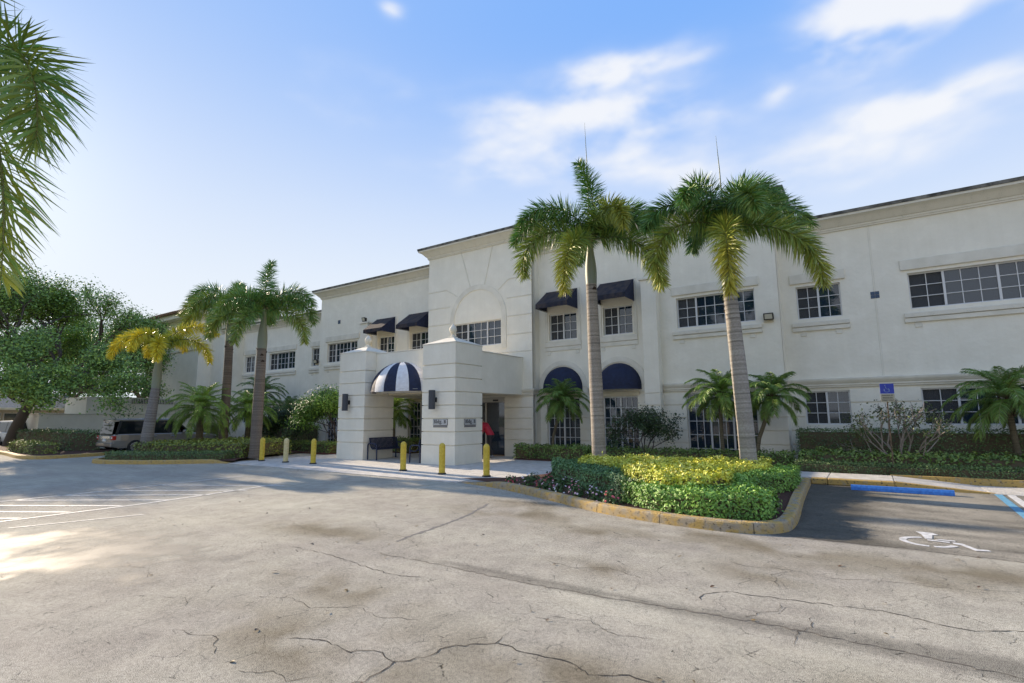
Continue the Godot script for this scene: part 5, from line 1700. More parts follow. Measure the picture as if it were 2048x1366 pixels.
func date_palm(label: String, base: Vector3, path: Array, r0: float, n: int, L: float, bright: float, sd: int, skirt := true, tufts := 1) -> void:
	var t := thing("date_palm", label, "palm tree", base, "small date palms")
	var r := RandomNumberGenerator.new(); r.seed = sd
	var pts := PackedVector3Array()
	for p in path: pts.append(Vector3(p[0], p[1], p[2]))
	part(t, "trunk", trunk_mesh(pts, r0, r0 * 0.95, int(pts[-1].y * 14.0) + 4, Color(0.15, 0.125, 0.075), Color(0.05, 0.038, 0.025), sd), mats.bark)
	var top := pts[-1]
	var dir := (pts[-1] - pts[-2]).normalized().lerp(Vector3.UP, 0.5).normalized()
	if skirt:
		# dark fibrous boss of old leaf bases
		var s := Shape.new(); s.tinted = true
		for i in 60:
			var a := r.randf() * TAU; var y := r.randf_range(-0.42, 0.02)
			s.tint = Color(0.06, 0.035, 0.02) * r.randf_range(0.6, 1.6)
			var o := Vector3(cos(a), 0, sin(a))
			var rad := r0 + 0.03 + 0.05 * (y + 0.42) / 0.44
			s.tube(PackedVector3Array([top + dir * y + o * r0 * 0.6, top + dir * (y + 0.05) + o * rad, top + dir * (y + 0.17) + o * (rad + 0.035)]), PackedFloat32Array([0.02, 0.024, 0.006]), 5)
		part(t, "leaf_base_boss", s.mesh(), mats.tinted)
	var kinds := []
	for k in 5:
		var g := Color(0.085, 0.185, 0.035).lerp(Color(0.26, 0.44, 0.06), bright * (1.0 if k < 3 else 0.6))
		kinds.append(frond_mesh(L * [0.85, 1.0, 1.05, 1.0, 0.9][k], [78.0, 58.0, 36.0, 12.0, -18.0][k], [70.0, 95.0, 95.0, 80.0, 60.0][k], false, g, Color(0.22, 0.24, 0.03), 0.12 + 0.12 * k * 0.5, sd * 7 + k, 0.33, 170))
	n = int(n * 1.3)
	for i in n:
		var u := float(i) / n
		var k := clampi(int(u * 5.0), 0, 4)
		var o := part(t, "frond", kinds[k], mats.frond, top + dir * 0.02 * (5 - k))
		o.rotation = Vector3(r.randf_range(-0.12, 0.12), i * 2.39996 + r.randf_range(-0.2, 0.2), r.randf_range(-0.14, 0.14))
		o.scale = Vector3.ONE * r.randf_range(0.88, 1.1)

func grow(s: Shape, tips: Array, p: Vector3, d: Vector3, len: float, rad: float, depth: int, r: RandomNumberGenerator, spread: float, lift: float) -> void:
	# forked limbs; collects the ends of the twigs
	var segs := 4
	var pts := PackedVector3Array([p]); var rr := PackedFloat32Array([rad])
	var q := p; var dd := d
	for i in segs:
		dd = (dd + Vector3(r.randf_range(-1, 1), r.randf_range(-0.5, 0.8) * lift, r.randf_range(-1, 1)) * 0.16).normalized()
		q += dd * len / segs
		pts.append(q); rr.append(lerpf(rad, rad * 0.66, float(i + 1) / segs))
		if depth <= 1: tips.append([q, dd])
	s.tube(pts, rr, 7 if depth > 1 else 4, false)
	if depth == 0: return
	var n := r.randi_range(2, 3) if depth > 1 else 3
	for i in n:
		var side := dd.cross(Vector3(r.randf_range(-1, 1), r.randf_range(-1, 1), r.randf_range(-1, 1))).normalized()
		var nd := (dd + side * spread * r.randf_range(0.5, 1.1) + Vector3(0, 0.12 * lift, 0)).normalized()
		var at := q if i < 2 else pts[segs - 1]
		grow(s, tips, at, nd, len * r.randf_range(0.66, 0.86), rad * 0.64, depth - 1, r, spread, lift)

func broad_tree(label: String, base: Vector3, trunk: Array, rad: float, limbs: Array, depth: int, leaf: float, per_tip: int, clump: float, cols: Array, sd: int, called := "shade_tree", cat := "tree", group := "", bark := Color(0.12, 0.10, 0.08), tip_share := 1.0) -> void:
	# tree or shrub: trunk and limbs, then leaf clumps round the twig ends
	var r := RandomNumberGenerator.new(); r.seed = sd
	var t := thing(called, label, cat, base, group)
	var s := Shape.new(); s.tinted = true; s.tint = bark
	var pts := PackedVector3Array(); var rr := PackedFloat32Array()
	for i in trunk.size():
		pts.append(Vector3(trunk[i][0], trunk[i][1], trunk[i][2])); rr.append(rad * lerpf(1.0, 0.72, float(i) / maxf(1, trunk.size() - 1)) * (1.25 if i == 0 else 1.0))
	if trunk.size() > 1:
		s.tube(pts, rr, 10, false)
		part(t, "trunk", s.mesh(), mats.bark)
	s = Shape.new(); s.tinted = true; s.tint = bark * 0.9
	var tips := []
	for m in limbs:
		# from point on trunk (index), direction, length, radius
		grow(s, tips, pts[m[0]], Vector3(m[1], m[2], m[3]).normalized(), m[4], m[5], depth, r, 0.75, 0.6)
	part(t, "branches", s.mesh(), mats.bark)
	var l := Leaves.new()
	var mid := Vector3.ZERO
	for q in tips: mid += q[0] / float(tips.size())
	mid.y -= 0.8 * leaf / 0.12
	for q in tips:
		if r.randf() > tip_share: continue
		var c: Vector3 = q[0]
		var tone := r.randf_range(0.1, 0.75)
		for i in per_tip:
			var o := Vector3(r.randfn(0, 1), r.randfn(0, 0.75), r.randfn(0, 1)) * clump * 0.5
			l.add(c + o, ((c - mid).normalized() * 0.8 + o.normalized() * 0.6 + Vector3(0, 0.4, 0)).normalized(), leaf * r.randf_range(0.6, 1.25), vary(cols, r, tone), r, 1.1)
	foliage(t, "crown", l, leaf_mesh(0.5), mats.leaf)

func flower_clump(at: Vector3, cols: Array, label: String, sd: int, size := 0.17) -> void:
	var r := RandomNumberGenerator.new(); r.seed = sd
	var t := thing("flower_plant", label, "flowers", at, "bedding flowers along the kerb")
	var l := Leaves.new()
	for i in 150:
		var d := Vector3(r.randfn(0, 1), absf(r.randfn(0, 1)), r.randfn(0, 1)).normalized()
		l.add(d * Vector3(size, size * 1.25, size) * sqrt(r.randf()), d, 0.055 * r.randf_range(0.7, 1.3), vary([Color(0.03, 0.075, 0.018), Color(0.08, 0.15, 0.03)], r), r)
	foliage(t, "leaves", l, leaf_mesh(0.5), mats.leaf)
	var b := Leaves.new()
	for i in 13:
		var d := Vector3(r.randfn(0, 1), absf(r.randfn(0.3, 1)), r.randfn(0, 1)).normalized()
		var c: Color = cols[r.randi() % cols.size()]
		var p := d * Vector3(size * 1.12, size * 1.35, size * 1.12) * r.randf_range(0.8, 1.05)
		# five petals round one point
		var n := (d + Vector3(0, 0.5, 0.3)).normalized()
		var u := n.cross(Vector3(0.3, 0.2, 0.9)).normalized()
		for k in 5:
			var v := u.rotated(n, TAU * k / 5.0)
			b.at.append(Transform3D(Basis(v.cross(n) * 0.026, v * 0.026, n * 0.026), p)); b.tint.append(c * r.randf_range(0.85, 1.1))
	foliage(t, "blossoms", b, leaf_mesh(0.8), mats.leaf)
	var s := Shape.new(); s.tinted = true; s.tint = Color(0.05, 0.09, 0.03)
	for i in 6:
		var a := TAU * i / 6.0
		s.tube(PackedVector3Array([Vector3(0, -0.03, 0), Vector3(cos(a) * 0.04, 0.08, sin(a) * 0.04), Vector3(cos(a) * size * 0.6, size, sin(a) * size * 0.6)]), PackedFloat32Array([0.006, 0.005, 0.003]), 4)
	part(t, "stems", s.mesh(), mats.tinted)

func planting() -> void:
	var G := [Color(0.08, 0.175, 0.028), Color(0.19, 0.37, 0.05), Color(0.34, 0.54, 0.09)]
	var DARK := [Color(0.05, 0.09, 0.028), Color(0.11, 0.18, 0.05), Color(0.19, 0.27, 0.08)]
	var BLUEGREEN := [Color(0.045, 0.11, 0.040), Color(0.10, 0.21, 0.07), Color(0.19, 0.33, 0.11)]
	var YEL := [Color(0.27, 0.37, 0.045), Color(0.52, 0.55, 0.055), Color(0.72, 0.69, 0.09), Color(0.78, 0.74, 0.20)]
	var OLIVE := [Color(0.08, 0.12, 0.022), Color(0.20, 0.25, 0.036), Color(0.40, 0.42, 0.06)]
	var LIGHT := [Color(0.055, 0.11, 0.022), Color(0.15, 0.24, 0.045), Color(0.36, 0.44, 0.12)]
	# island
	hedge("long yellow-leaved hedge at the back of the island, under the tall palms", "island hedges", [[-6.45, -12.9], [-6.1, -11.9], [-4.6, -11.2], [-3.9, -11.5], [-2.6, -11.6], [-1.9, -12.9], [-2.05, -14.1], [-3.1, -13.7], [-4.9, -13.7]], 0.1, 0.52, 0.062, 1300, YEL, 301, 0.07, 0.55, 0.06)
	hedge("bright yellow mounded hedge in the middle of the island", "island hedges", [[-4.6, -11.15], [-4.2, -10.2], [-3.15, -9.35], [-2.45, -9.45], [-2.15, -10.0], [-2.4, -11.5], [-3.8, -11.45]], 0.1, 0.56, 0.065, 1450, YEL, 302, 0.09, 0.55, 0.07)
	hedge("dark blue-green clipped hedge behind the bedding flowers", "island hedges", [[-7.3, -12.75], [-6.6, -11.45], [-5.3, -10.55], [-4.2, -9.75], [-3.75, -9.25], [-4.15, -10.15], [-4.65, -11.15], [-6.1, -11.85], [-6.5, -12.9]], 0.1, 0.44, 0.055, 1400, BLUEGREEN, 303, 0.05, 0.5, 0.045)
	hedge("glossy green hedge along the front corner of the island", "island hedges", [[-3.9, -9.35], [-3.15, -8.82], [-2.4, -8.62], [-1.7, -8.68], [-1.4, -9.0], [-1.38, -9.75], [-2.1, -9.95], [-2.5, -9.4], [-3.2, -9.3], [-4.1, -10.1]], 0.1, 0.38, 0.056, 2000, G, 304, 0.06, 0.5, 0.06)
	hedge("green hedge winding along the right edge of the island beside the kerb", "island hedges", [[-2.1, -9.96], [-1.7, -9.9], [-1.95, -11.3], [-1.65, -12.2], [-1.42, -12.6], [-1.48, -14.3], [-2.0, -14.2], [-1.9, -12.9], [-2.5, -11.6]], 0.1, 0.40, 0.05, 1700, G, 305, 0.05, 0.5, 0.05)
	var PINK := [Color(0.72, 0.42, 0.48), Color(0.78, 0.62, 0.66), Color(0.62, 0.16, 0.24)]
	var WHITE := [Color(0.75, 0.72, 0.70), Color(0.75, 0.55, 0.60)]
	var RED := [Color(0.50, 0.03, 0.05), Color(0.62, 0.10, 0.14)]
	var beds := [[-7.35, -10.75, RED, "dark flower plant at the left tip of the island"], [-7.05, -11.35, PINK, "pink flowers at the back left end of the flower bed"], [-6.75, -10.55, WHITE, "pale pink flowers, second along the kerb from the island tip"],
		[-6.60, -11.25, RED, "red-flowered clump behind the pale pink ones"], [-6.15, -10.25, RED, "red and green clump, third along the kerb"], [-6.05, -10.85, PINK, "pink clump against the blue-green hedge"],
		[-5.55, -9.95, WHITE, "white-flowered clump, fourth along the kerb"], [-5.45, -10.40, PINK, "pink clump in front of the middle of the blue-green hedge"], [-4.95, -9.62, PINK, "tall pink clump, fifth along the kerb"], [-4.80, -10.0, WHITE, "white clump close to the blue-green hedge"],
		[-4.42, -9.32, PINK, "pink flowers, sixth along the kerb"], [-3.98, -9.08, RED, "rightmost flower plant, magenta, by the green hedge"], [-6.9, -11.9, RED, "red flowers at the pavement corner of the hedge"], [-5.9, -10.05, PINK, "small pink plant near the kerb joint"]]
	for i in beds.size(): flower_clump(Vector3(beds[i][0], 0.10, beds[i][1]), beds[i][2], beds[i][3], 400 + i, 0.15 + 0.03 * (i % 3))
	# planting along the right wing
	hedge("tall dark clipped hedge under the right wing windows", "wall hedges", [[-1.95, -19.35], [-1.95, -18.55], [6.5, -18.55], [6.5, -19.35]], 0.1, 1.14, 0.055, 620, DARK, 310, 0.04, 0.45, 0.07)
	hedge("light-leaved low hedge in front of the tall dark hedge on the right", "wall hedges", [[-1.75, -17.95], [-1.75, -17.25], [5.5, -17.2], [5.5, -17.95]], 0.1, 0.55, 0.10, 420, LIGHT, 311, 0.09, 0.45, 0.10)
	hedge("lowest clipped hedge along the sidewalk on the right", "wall hedges", [[-1.85, -17.1], [-1.85, -16.62], [0.3, -16.62], [0.3, -16.72], [5.5, -16.72], [5.5, -17.1]], 0.1, 0.32, 0.045, 1100, DARK, 312, 0.03, 0.45, 0.035)
	hedge("low leafy hedge in front of the arched windows, left of the left tall palm", "wall hedges", [[-11.9, -18.2], [-11.9, -17.55], [-8.6, -17.4], [-8.6, -18.2]], 0.05, 0.52, 0.09, 480, LIGHT, 313, 0.07, 0.45, 0.08)
	hedge("low leafy hedge between the palms under the wide ground-floor window", "wall hedges", [[-8.5, -18.2], [-8.5, -17.4], [-2.0, -17.4], [-2.0, -18.2]], 0.1, 0.46, 0.09, 420, LIGHT, 314, 0.07, 0.45, 0.08)
	hedge("leafy hedge seen between the portico columns behind the benches", "wall hedges", [[-20.3, -18.6], [-20.3, -17.8], [-17.7, -17.8], [-17.7, -18.6]], 0.05, 0.62, 0.09, 420, LIGHT, 315, 0.07, 0.45, 0.08)
	# left of the portico
	hedge("tall dark clipped hedge under the left windows", "wall hedges", [[-33.0, -19.2], [-33.0, -18.4], [-26.6, -18.4], [-26.6, -19.2]], 0.05, 1.22, 0.06, 380, DARK, 320, 0.03, 0.45, 0.06)
	hedge("low hedge along the walk left of the portico", "wall hedges", [[-27.0, -17.2], [-27.0, -16.3], [-20.9, -15.6], [-20.9, -16.6]], 0.05, 0.45, 0.09, 340, LIGHT, 321, 0.06, 0.45, 0.07)
	hedge("yellow-green hedge on the left island behind the yellow kerb", "left island hedges", [[-26.0, -10.6], [-25.2, -9.35], [-23.6, -9.55], [-22.2, -10.7], [-21.2, -11.7], [-22.3, -14.6], [-26.1, -14.8]], 0.1, 0.62, 0.10, 300, OLIVE, 322, 0.08, 0.5, 0.08)
	hedge("low dark green hedge along the yellow kerb of the left island", "left island hedges", [[-25.75, -9.0], [-25.3, -8.35], [-24.3, -8.35], [-23.2, -8.95], [-22.0, -9.75], [-20.9, -10.85], [-21.4, -11.5], [-22.3, -10.6], [-23.6, -9.5], [-25.1, -9.3]], 0.1, 0.30, 0.06, 700, DARK, 323, 0.04, 0.5, 0.05)
	hedge("tall dark hedge at far left beside the grey SUV", "far left hedges", [[-42.0, -10.6], [-42.0, -9.4], [-33.6, -9.6], [-33.2, -10.8]], 0.05, 1.05, 0.10, 160, DARK, 324, 0.05, 0.5, 0.09)
	hedge("low yellow-green hedge at far left behind the kerb", "far left hedges", [[-36.5, -8.6], [-36.5, -7.9], [-32.0, -7.75], [-31.6, -8.7]], 0.1, 0.50, 0.09, 260, OLIVE, 325, 0.06, 0.5, 0.08)
	hedge("dark box hedge beside the slatted gate, left of the palms", "far left hedges", [[-36.3, -17.6], [-36.3, -16.6], [-34.6, -16.6], [-34.6, -17.6]], 0.0, 1.35, 0.08, 200, DARK, 326, 0.03, 0.5, 0.06)
	# tall palms
	foxtail_palm("tall foxtail palm with an upright spear, left of the pair in front of the building", Vector3(-6.22, 0.08, -13.4), [[0, 0, 0], [-0.02, 1.5, 0], [-0.05, 3.0, 0.0], [-0.08, 5.35, 0.02]], 0.19, 0.15, 1.40,
		[[180, 104, 2.5, 46, 0.02], [182, 74, 2.7, 138, 0.04], [178, 54, 2.75, 126, 0.10], [188, 30, 2.95, 138, 0.42], [240, -2, 3.0, 98, 0.62], [296, 70, 2.3, 165, 0.50], [6, 70, 2.7, 122, 0.03], [356, 46, 2.65, 108, 0.10], [338, 10, 2.9, 112, 0.45], [92, 42, 2.3, 100, 0.05], [52, 66, 2.4, 105, 0.04]], 501, Color(0.36, 0.32, 0.275), 3.6)
	foxtail_palm("right of the two tall palms before the building, with a yellow hanging frond", Vector3(-2.42, 0.08, -13.4), [[0, 0, 0], [-0.03, 1.4, 0], [-0.09, 2.8, 0.0], [-0.17, 4.55, 0.0]], 0.185, 0.155, 1.80,
		[[15, 86, 2.7, 136, 0.03], [170, 64, 2.5, 138, 0.05], [215, 76, 2.3, 150, 0.04], [186, 22, 3.0, 145, 0.50], [248, -8, 3.1, 90, 0.80], [8, 50, 2.8, 102, 0.08], [0, 30, 2.75, 112, 0.22], [332, 4, 3.0, 100, 0.50], [95, 45, 2.2, 100, 0.05], [275, 62, 2.0, 150, 0.15]], 502, Color(0.38, 0.35, 0.31), 2.4)
	foxtail_palm("tall foxtail palm behind the leftmost bollard, with an upright top frond", Vector3(-20.95, 0.08, -12.1), [[0, 0, 0], [0.0, 1.6, 0], [0.02, 3.2, 0], [0.03, 4.5, 0.0]], 0.215, 0.185, 1.70,
		[[80, 95, 2.3, 30, 0.03], [165, 66, 2.6, 130, 0.10], [8, 68, 2.6, 135, 0.08], [2, 40, 2.7, 122, 0.15], [350, 12, 2.8, 108, 0.38], [262, -5, 2.6, 85, 0.28], [182, 36, 2.7, 110, 0.18], [194, 12, 2.7, 95, 0.35], [110, 40, 2.4, 100, 0.08], [230, 50, 2.3, 135, 0.15], [60, 60, 2.3, 100, 0.05]], 503, Color(0.20, 0.165, 0.13), 0.0, 0.58, 620)
	foxtail_palm("foxtail palm second from the left, its crown merging with its neighbour's", Vector3(-25.3, 0.08, -13.0), [[0, 0, 0], [0.02, 1.8, 0], [0.0, 3.6, 0], [-0.05, 5.3, 0.0]], 0.20, 0.175, 1.70,
		[[100, 80, 2.1, 70, 0.1], [178, 68, 2.8, 125, 0.10], [184, 40, 2.8, 108, 0.42], [196, 12, 2.7, 95, 0.55], [10, 62, 2.6, 125, 0.10], [0, 30, 2.6, 112, 0.2], [270, -5, 2.4, 85, 0.3], [240, 40, 2.4, 125, 0.25], [60, 50, 2.3, 100, 0.1], [140, 40, 2.5, 105, 0.2]], 504, Color(0.19, 0.15, 0.12), 0.0, 0.58, 620)
	foxtail_palm("short leaning palm with golden yellow fronds in front of the grey SUV", Vector3(-25.15, 0.08, -9.75), [[0, 0, 0], [0.05, 1.0, -0.02], [0.14, 2.0, -0.06], [0.20, 2.9, -0.10]], 0.24, 0.16, 1.85,
		[[182, 46, 2.7, 132, 0.95], [262, 55, 2.0, 150, 1.0], [214, 66, 1.6, 130, 0.6], [4, 36, 2.7, 122, 0.75], [16, 62, 2.6, 105, 0.9], [300, 30, 2.0, 125, 1.0], [90, 50, 2.0, 110, 0.8], [140, 44, 2.1, 120, 0.9]], 505, Color(0.25, 0.235, 0.22), 0.0, 0.46, 620)
	foxtail_palm("foxtail palm whose fronds hang in at the upper left corner", Vector3(-7.75, 0.0, -1.0), [[0, 0, 0], [0, 1.5, 0], [0.0, 3.0, 0], [0.0, 4.45, 0]], 0.20, 0.17, 1.25,
		[[334, 0, 2.5, 90, 0.20], [338, -50, 2.9, 36, 0.35], [150, 60, 2.5, 110, 0.1], [180, 40, 2.5, 105, 0.1], [205, 20, 2.5, 100, 0.2], [240, 45, 2.5, 110, 0.2], [270, 25, 2.5, 105, 0.3], [300, 50, 2.4, 110, 0.2], [160, 10, 2.5, 90, 0.4]], 506, Color(0.27, 0.235, 0.195), 0.0, 0.62, 330)
	# small date palms
	date_palm("small date palm in front of the arched window right of the entrance door", Vector3(-10.25, 0.05, -17.75), [[0, 0, 0], [0.12, 0.9, 0], [0.38, 1.75, 0], [0.48, 2.15, 0]], 0.055, 26, 1.15, 0.15, 601)
	date_palm("leaning date palm right of the right tall palm trunk", Vector3(-3.05, 0.08, -17.75), [[0, 0, 0], [0.18, 0.9, 0], [0.45, 1.6, 0], [0.60, 2.1, 0]], 0.06, 24, 1.15, 0.15, 602)
	date_palm("date palm half hidden behind the right tall palm trunk", Vector3(-3.95, 0.08, -17.75), [[0, 0, 0], [-0.02, 1.2, 0], [0.02, 2.2, 0]], 0.06, 26, 1.25, 0.5, 603)
	date_palm("date palm at the right edge in front of the wing window", Vector3(3.02, 0.08, -18.1), [[0, 0, 0], [-0.06, 1.0, 0], [-0.10, 1.9, 0]], 0.07, 28, 1.3, 0.2, 604)
	date_palm("large bushy date palm with twin trunk look, behind the left island hedge", Vector3(-25.4, 0.1, -12.0), [[0, 0, 0], [-0.05, 0.8, 0], [-0.12, 1.6, 0], [-0.12, 1.95, 0]], 0.15, 46, 1.75, 0.85, 605)
	date_palm("sunlit date palm just right of the large bushy one", Vector3(-25.5, 0.05, -14.2), [[0, 0, 0], [0.12, 0.9, 0], [0.2, 2.0, 0]], 0.12, 36, 1.45, 0.9, 606)
	date_palm("leaning date palm in front of the dark left hedge", Vector3(-26.1, 0.05, -17.6), [[0, 0, 0], [-0.6, 0.8, 0], [-1.15, 1.45, 0], [-1.3, 1.75, 0]], 0.08, 26, 1.7, 0.1, 607)
	date_palm("tall date palm against the far left wall", Vector3(-30.6, 0.05, -17.8), [[0, 0, 0], [0.05, 1.6, 0], [0.1, 3.1, 0]], 0.11, 30, 1.6, 0.05, 608)
	date_palm("date palm seen through the portico between the columns", Vector3(-19.05, 0.05, -17.9), [[0, 0, 0], [0.02, 0.9, 0], [-0.04, 1.9, 0]], 0.06, 26, 1.25, 0.55, 609)
	# shrubs
	var TOP := [Color(0.06, 0.13, 0.025), Color(0.14, 0.28, 0.04), Color(0.28, 0.46, 0.07)]
	broad_tree("round-headed clipped tree beside the portico's left column", Vector3(-22.0, 0.05, -16.9), [[0, 0, 0], [0.03, 0.35, 0]], 0.05,
		[[1, -0.6, 1.2, 0.1, 0.95, 0.035], [1, 0.5, 1.2, 0.1, 0.95, 0.035], [1, 0.1, 1.3, 0.4, 1.0, 0.035], [1, 0.0, 1.3, -0.4, 1.0, 0.035], [1, -0.9, 1.1, 0.2, 0.98, 0.03], [1, 0.9, 1.0, 0.1, 0.95, 0.03], [1, -0.3, 1.5, 0.2, 1.05, 0.03], [1, 0.3, 1.5, -0.1, 1.05, 0.03]], 3, 0.10, 26, 0.42, TOP, 701, "clipped_tree", "tree")
	broad_tree("dark multi-stemmed shrub in front of the ground-floor window between the two tall palms", Vector3(-6.55, 0.08, -17.7), [[0, 0, 0], [0.0, 0.12, 0]], 0.05,
		[[1, -0.7, 1.2, 0.1, 0.62, 0.026], [1, 0.6, 1.2, 0.1, 0.62, 0.026], [1, 0.1, 1.3, 0.4, 0.62, 0.024], [1, 0.0, 1.3, -0.3, 0.62, 0.024], [1, -0.35, 1.4, 0.2, 0.68, 0.024], [1, 0.35, 1.4, -0.1, 0.68, 0.024], [1, 0.9, 0.9, 0.15, 0.58, 0.022], [1, -1.0, 0.9, 0.1, 0.55, 0.022]], 3, 0.085, 6, 0.24, [Color(0.014, 0.03, 0.008), Color(0.03, 0.065, 0.014), Color(0.065, 0.11, 0.022)], 702, "shrub", "shrub")
	broad_tree("half-bare twiggy shrub behind the blue parking sign", Vector3(0.55, 0.08, -17.55), [[0, 0, 0], [0.0, 0.12, 0]], 0.05,
		[[1, -0.8, 1.1, 0.2, 0.70, 0.03], [1, 0.7, 1.1, 0.1, 0.70, 0.03], [1, 0.1, 1.3, 0.4, 0.70, 0.03], [1, 0.0, 1.3, -0.2, 0.70, 0.03], [1, -0.4, 1.4, 0.2, 0.74, 0.03], [1, 0.45, 1.3, 0.0, 0.74, 0.03], [1, 1.1, 0.7, 0.2, 0.68, 0.028], [1, -1.2, 0.6, 0.3, 0.64, 0.028]], 3, 0.075, 5, 0.20, [Color(0.03, 0.05, 0.012), Color(0.07, 0.11, 0.022), Color(0.13, 0.16, 0.03)], 703, "shrub", "shrub", "", Color(0.36, 0.31, 0.27), 0.42)
	broad_tree("dark rounded shrub behind the left palms", Vector3(-25.2, 0.05, -16.2), [[0, 0, 0], [0.0, 0.1, 0]], 0.05,
		[[1, -0.8, 1.0, 0.2, 0.7, 0.03], [1, 0.8, 1.0, 0.1, 0.7, 0.03], [1, 0.1, 1.3, 0.4, 0.75, 0.03], [1, 0.0, 1.3, -0.3, 0.75, 0.03], [1, -0.4, 1.4, 0.2, 0.8, 0.03], [1, 0.4, 1.3, 0.2, 0.8, 0.03]], 3, 0.10, 12, 0.36, [Color(0.016, 0.035, 0.009), Color(0.035, 0.075, 0.015), Color(0.07, 0.12, 0.024)], 704, "shrub", "shrub")
	# trees at the left
	var T := [Color(0.08, 0.145, 0.035), Color(0.18, 0.31, 0.055), Color(0.36, 0.50, 0.09)]
	broad_tree("big spreading shade tree at the left edge, its trunk leaning over the far hedge", Vector3(-43.6, 0.0, -9.6), [[0, 0, 0], [0.25, 1.2, -0.1], [0.9, 2.6, -0.4], [1.5, 3.4, -0.7]], 0.34,
		[[3, 0.9, 0.5, -0.6, 2.6, 0.20], [3, 0.2, 1.0, 0.2, 2.7, 0.20], [3, -0.5, 0.9, 0.5, 2.6, 0.18], [3, 0.6, 0.8, 0.9, 2.5, 0.16], [2, -0.8, 0.7, -0.1, 2.4, 0.17], [3, 0.3, 0.9, -0.9, 2.7, 0.17], [3, 1.0, 0.1, -0.2, 2.4, 0.13], [2, 0.9, 0.25, 0.6, 2.3, 0.12], [3, -0.2, 1.2, -0.5, 2.7, 0.15]], 4, 0.15, 34, 0.70, T, 711)
	broad_tree("shade tree behind the low white building, left of the tiled roof", Vector3(-49.0, 0.0, -18.5), [[0, 0, 0], [0.1, 1.6, 0], [0.0, 3.0, 0.1]], 0.28,
		[[2, 0.8, 0.9, 0.0, 2.2, 0.16], [2, -0.8, 0.9, 0.1, 2.2, 0.16], [2, 0.1, 1.2, 0.6, 2.2, 0.15], [2, 0.0, 1.2, -0.6, 2.2, 0.15], [2, 0.3, 1.5, 0.2, 2.3, 0.15], [2, -0.9, 0.5, -0.5, 2.1, 0.13], [2, 0.9, 0.4, 0.5, 2.1, 0.13]], 4, 0.16, 28, 0.8, T, 712)
	broad_tree("shade tree farther back between the big tree and the tiled roof", Vector3(-58.0, 0.0, -16.5), [[0, 0, 0], [0.1, 1.6, 0], [0.0, 3.0, 0.1]], 0.30,
		[[2, 0.8, 0.9, 0.0, 2.4, 0.16], [2, -0.8, 0.9, 0.1, 2.4, 0.16], [2, 0.1, 1.2, 0.6, 2.4, 0.15], [2, 0.0, 1.2, -0.6, 2.4, 0.15], [2, 0.3, 1.5, 0.2, 2.5, 0.15], [2, -0.9, 0.5, -0.5, 2.2, 0.13], [2, 0.9, 0.4, 0.5, 2.2, 0.13]], 4, 0.18, 26, 0.9, T, 713)
	broad_tree("shade tree outside the left edge that shades the driveway", Vector3(-41.5, 0.0, -3.2), [[0, 0, 0], [0.1, 1.6, 0], [0.2, 3.0, 0.1]], 0.30,
		[[2, 0.8, 0.9, 0.0, 2.4, 0.16], [2, -0.8, 0.9, 0.1, 2.4, 0.16], [2, 0.1, 1.2, 0.6, 2.3, 0.15], [2, 0.0, 1.2, -0.6, 2.4, 0.15], [2, 0.3, 1.5, 0.2, 2.3, 0.15], [2, -0.9, 0.5, -0.5, 2.2, 0.13], [2, 0.9, 0.4, 0.5, 2.2, 0.13]], 4, 0.24, 9, 1.0, T, 714)

# ---------------------------------------------------------------- vehicles
func loft(s: Shape, sections: Array) -> void:
	# rings of equal point count, stitched; smooth along both directions
	var k := sections.size(); var n: int = sections[0].size()
	for i in k - 1:
		var ca := Vector3.ZERO
		for p in sections[i]: ca += p / n
		for j in n:
			var j2 := (j + 1) % n
			var a: Vector3 = sections[i][j]; var b: Vector3 = sections[i][j2]; var c: Vector3 = sections[i + 1][j2]; var d: Vector3 = sections[i + 1][j]
			s.quad(a, b, c, d, (a + b + c + d) * 0.25 - ca)
	for e in [0, k - 1]:
		var cen := Vector3.ZERO
		for p in sections[e]: cen += p / n
		var o: Vector3 = (sections[0][0] - sections[1][0]) if e == 0 else (sections[-1][0] - sections[-2][0])
		for j in n: s.tri(cen, sections[e][j], sections[e][(j + 1) % n], Vector3(0, 0, o.z))

func ring_at(z: float, hw: float, y0: float, y1: float, tuck := 0.06, round_top := 0.05) -> PackedVector3Array:
	return PackedVector3Array([Vector3(-hw + tuck, y0, z), Vector3(-hw + 0.015, y0 + 0.10, z), Vector3(-hw, (y0 + y1) * 0.5, z), Vector3(-hw + 0.012, y1 - round_top, z), Vector3(-hw + round_top + 0.012, y1, z),
		Vector3(hw - round_top - 0.012, y1, z), Vector3(hw - 0.012, y1 - round_top, z), Vector3(hw, (y0 + y1) * 0.5, z), Vector3(hw - 0.015, y0 + 0.10, z), Vector3(hw - tuck, y0, z)])

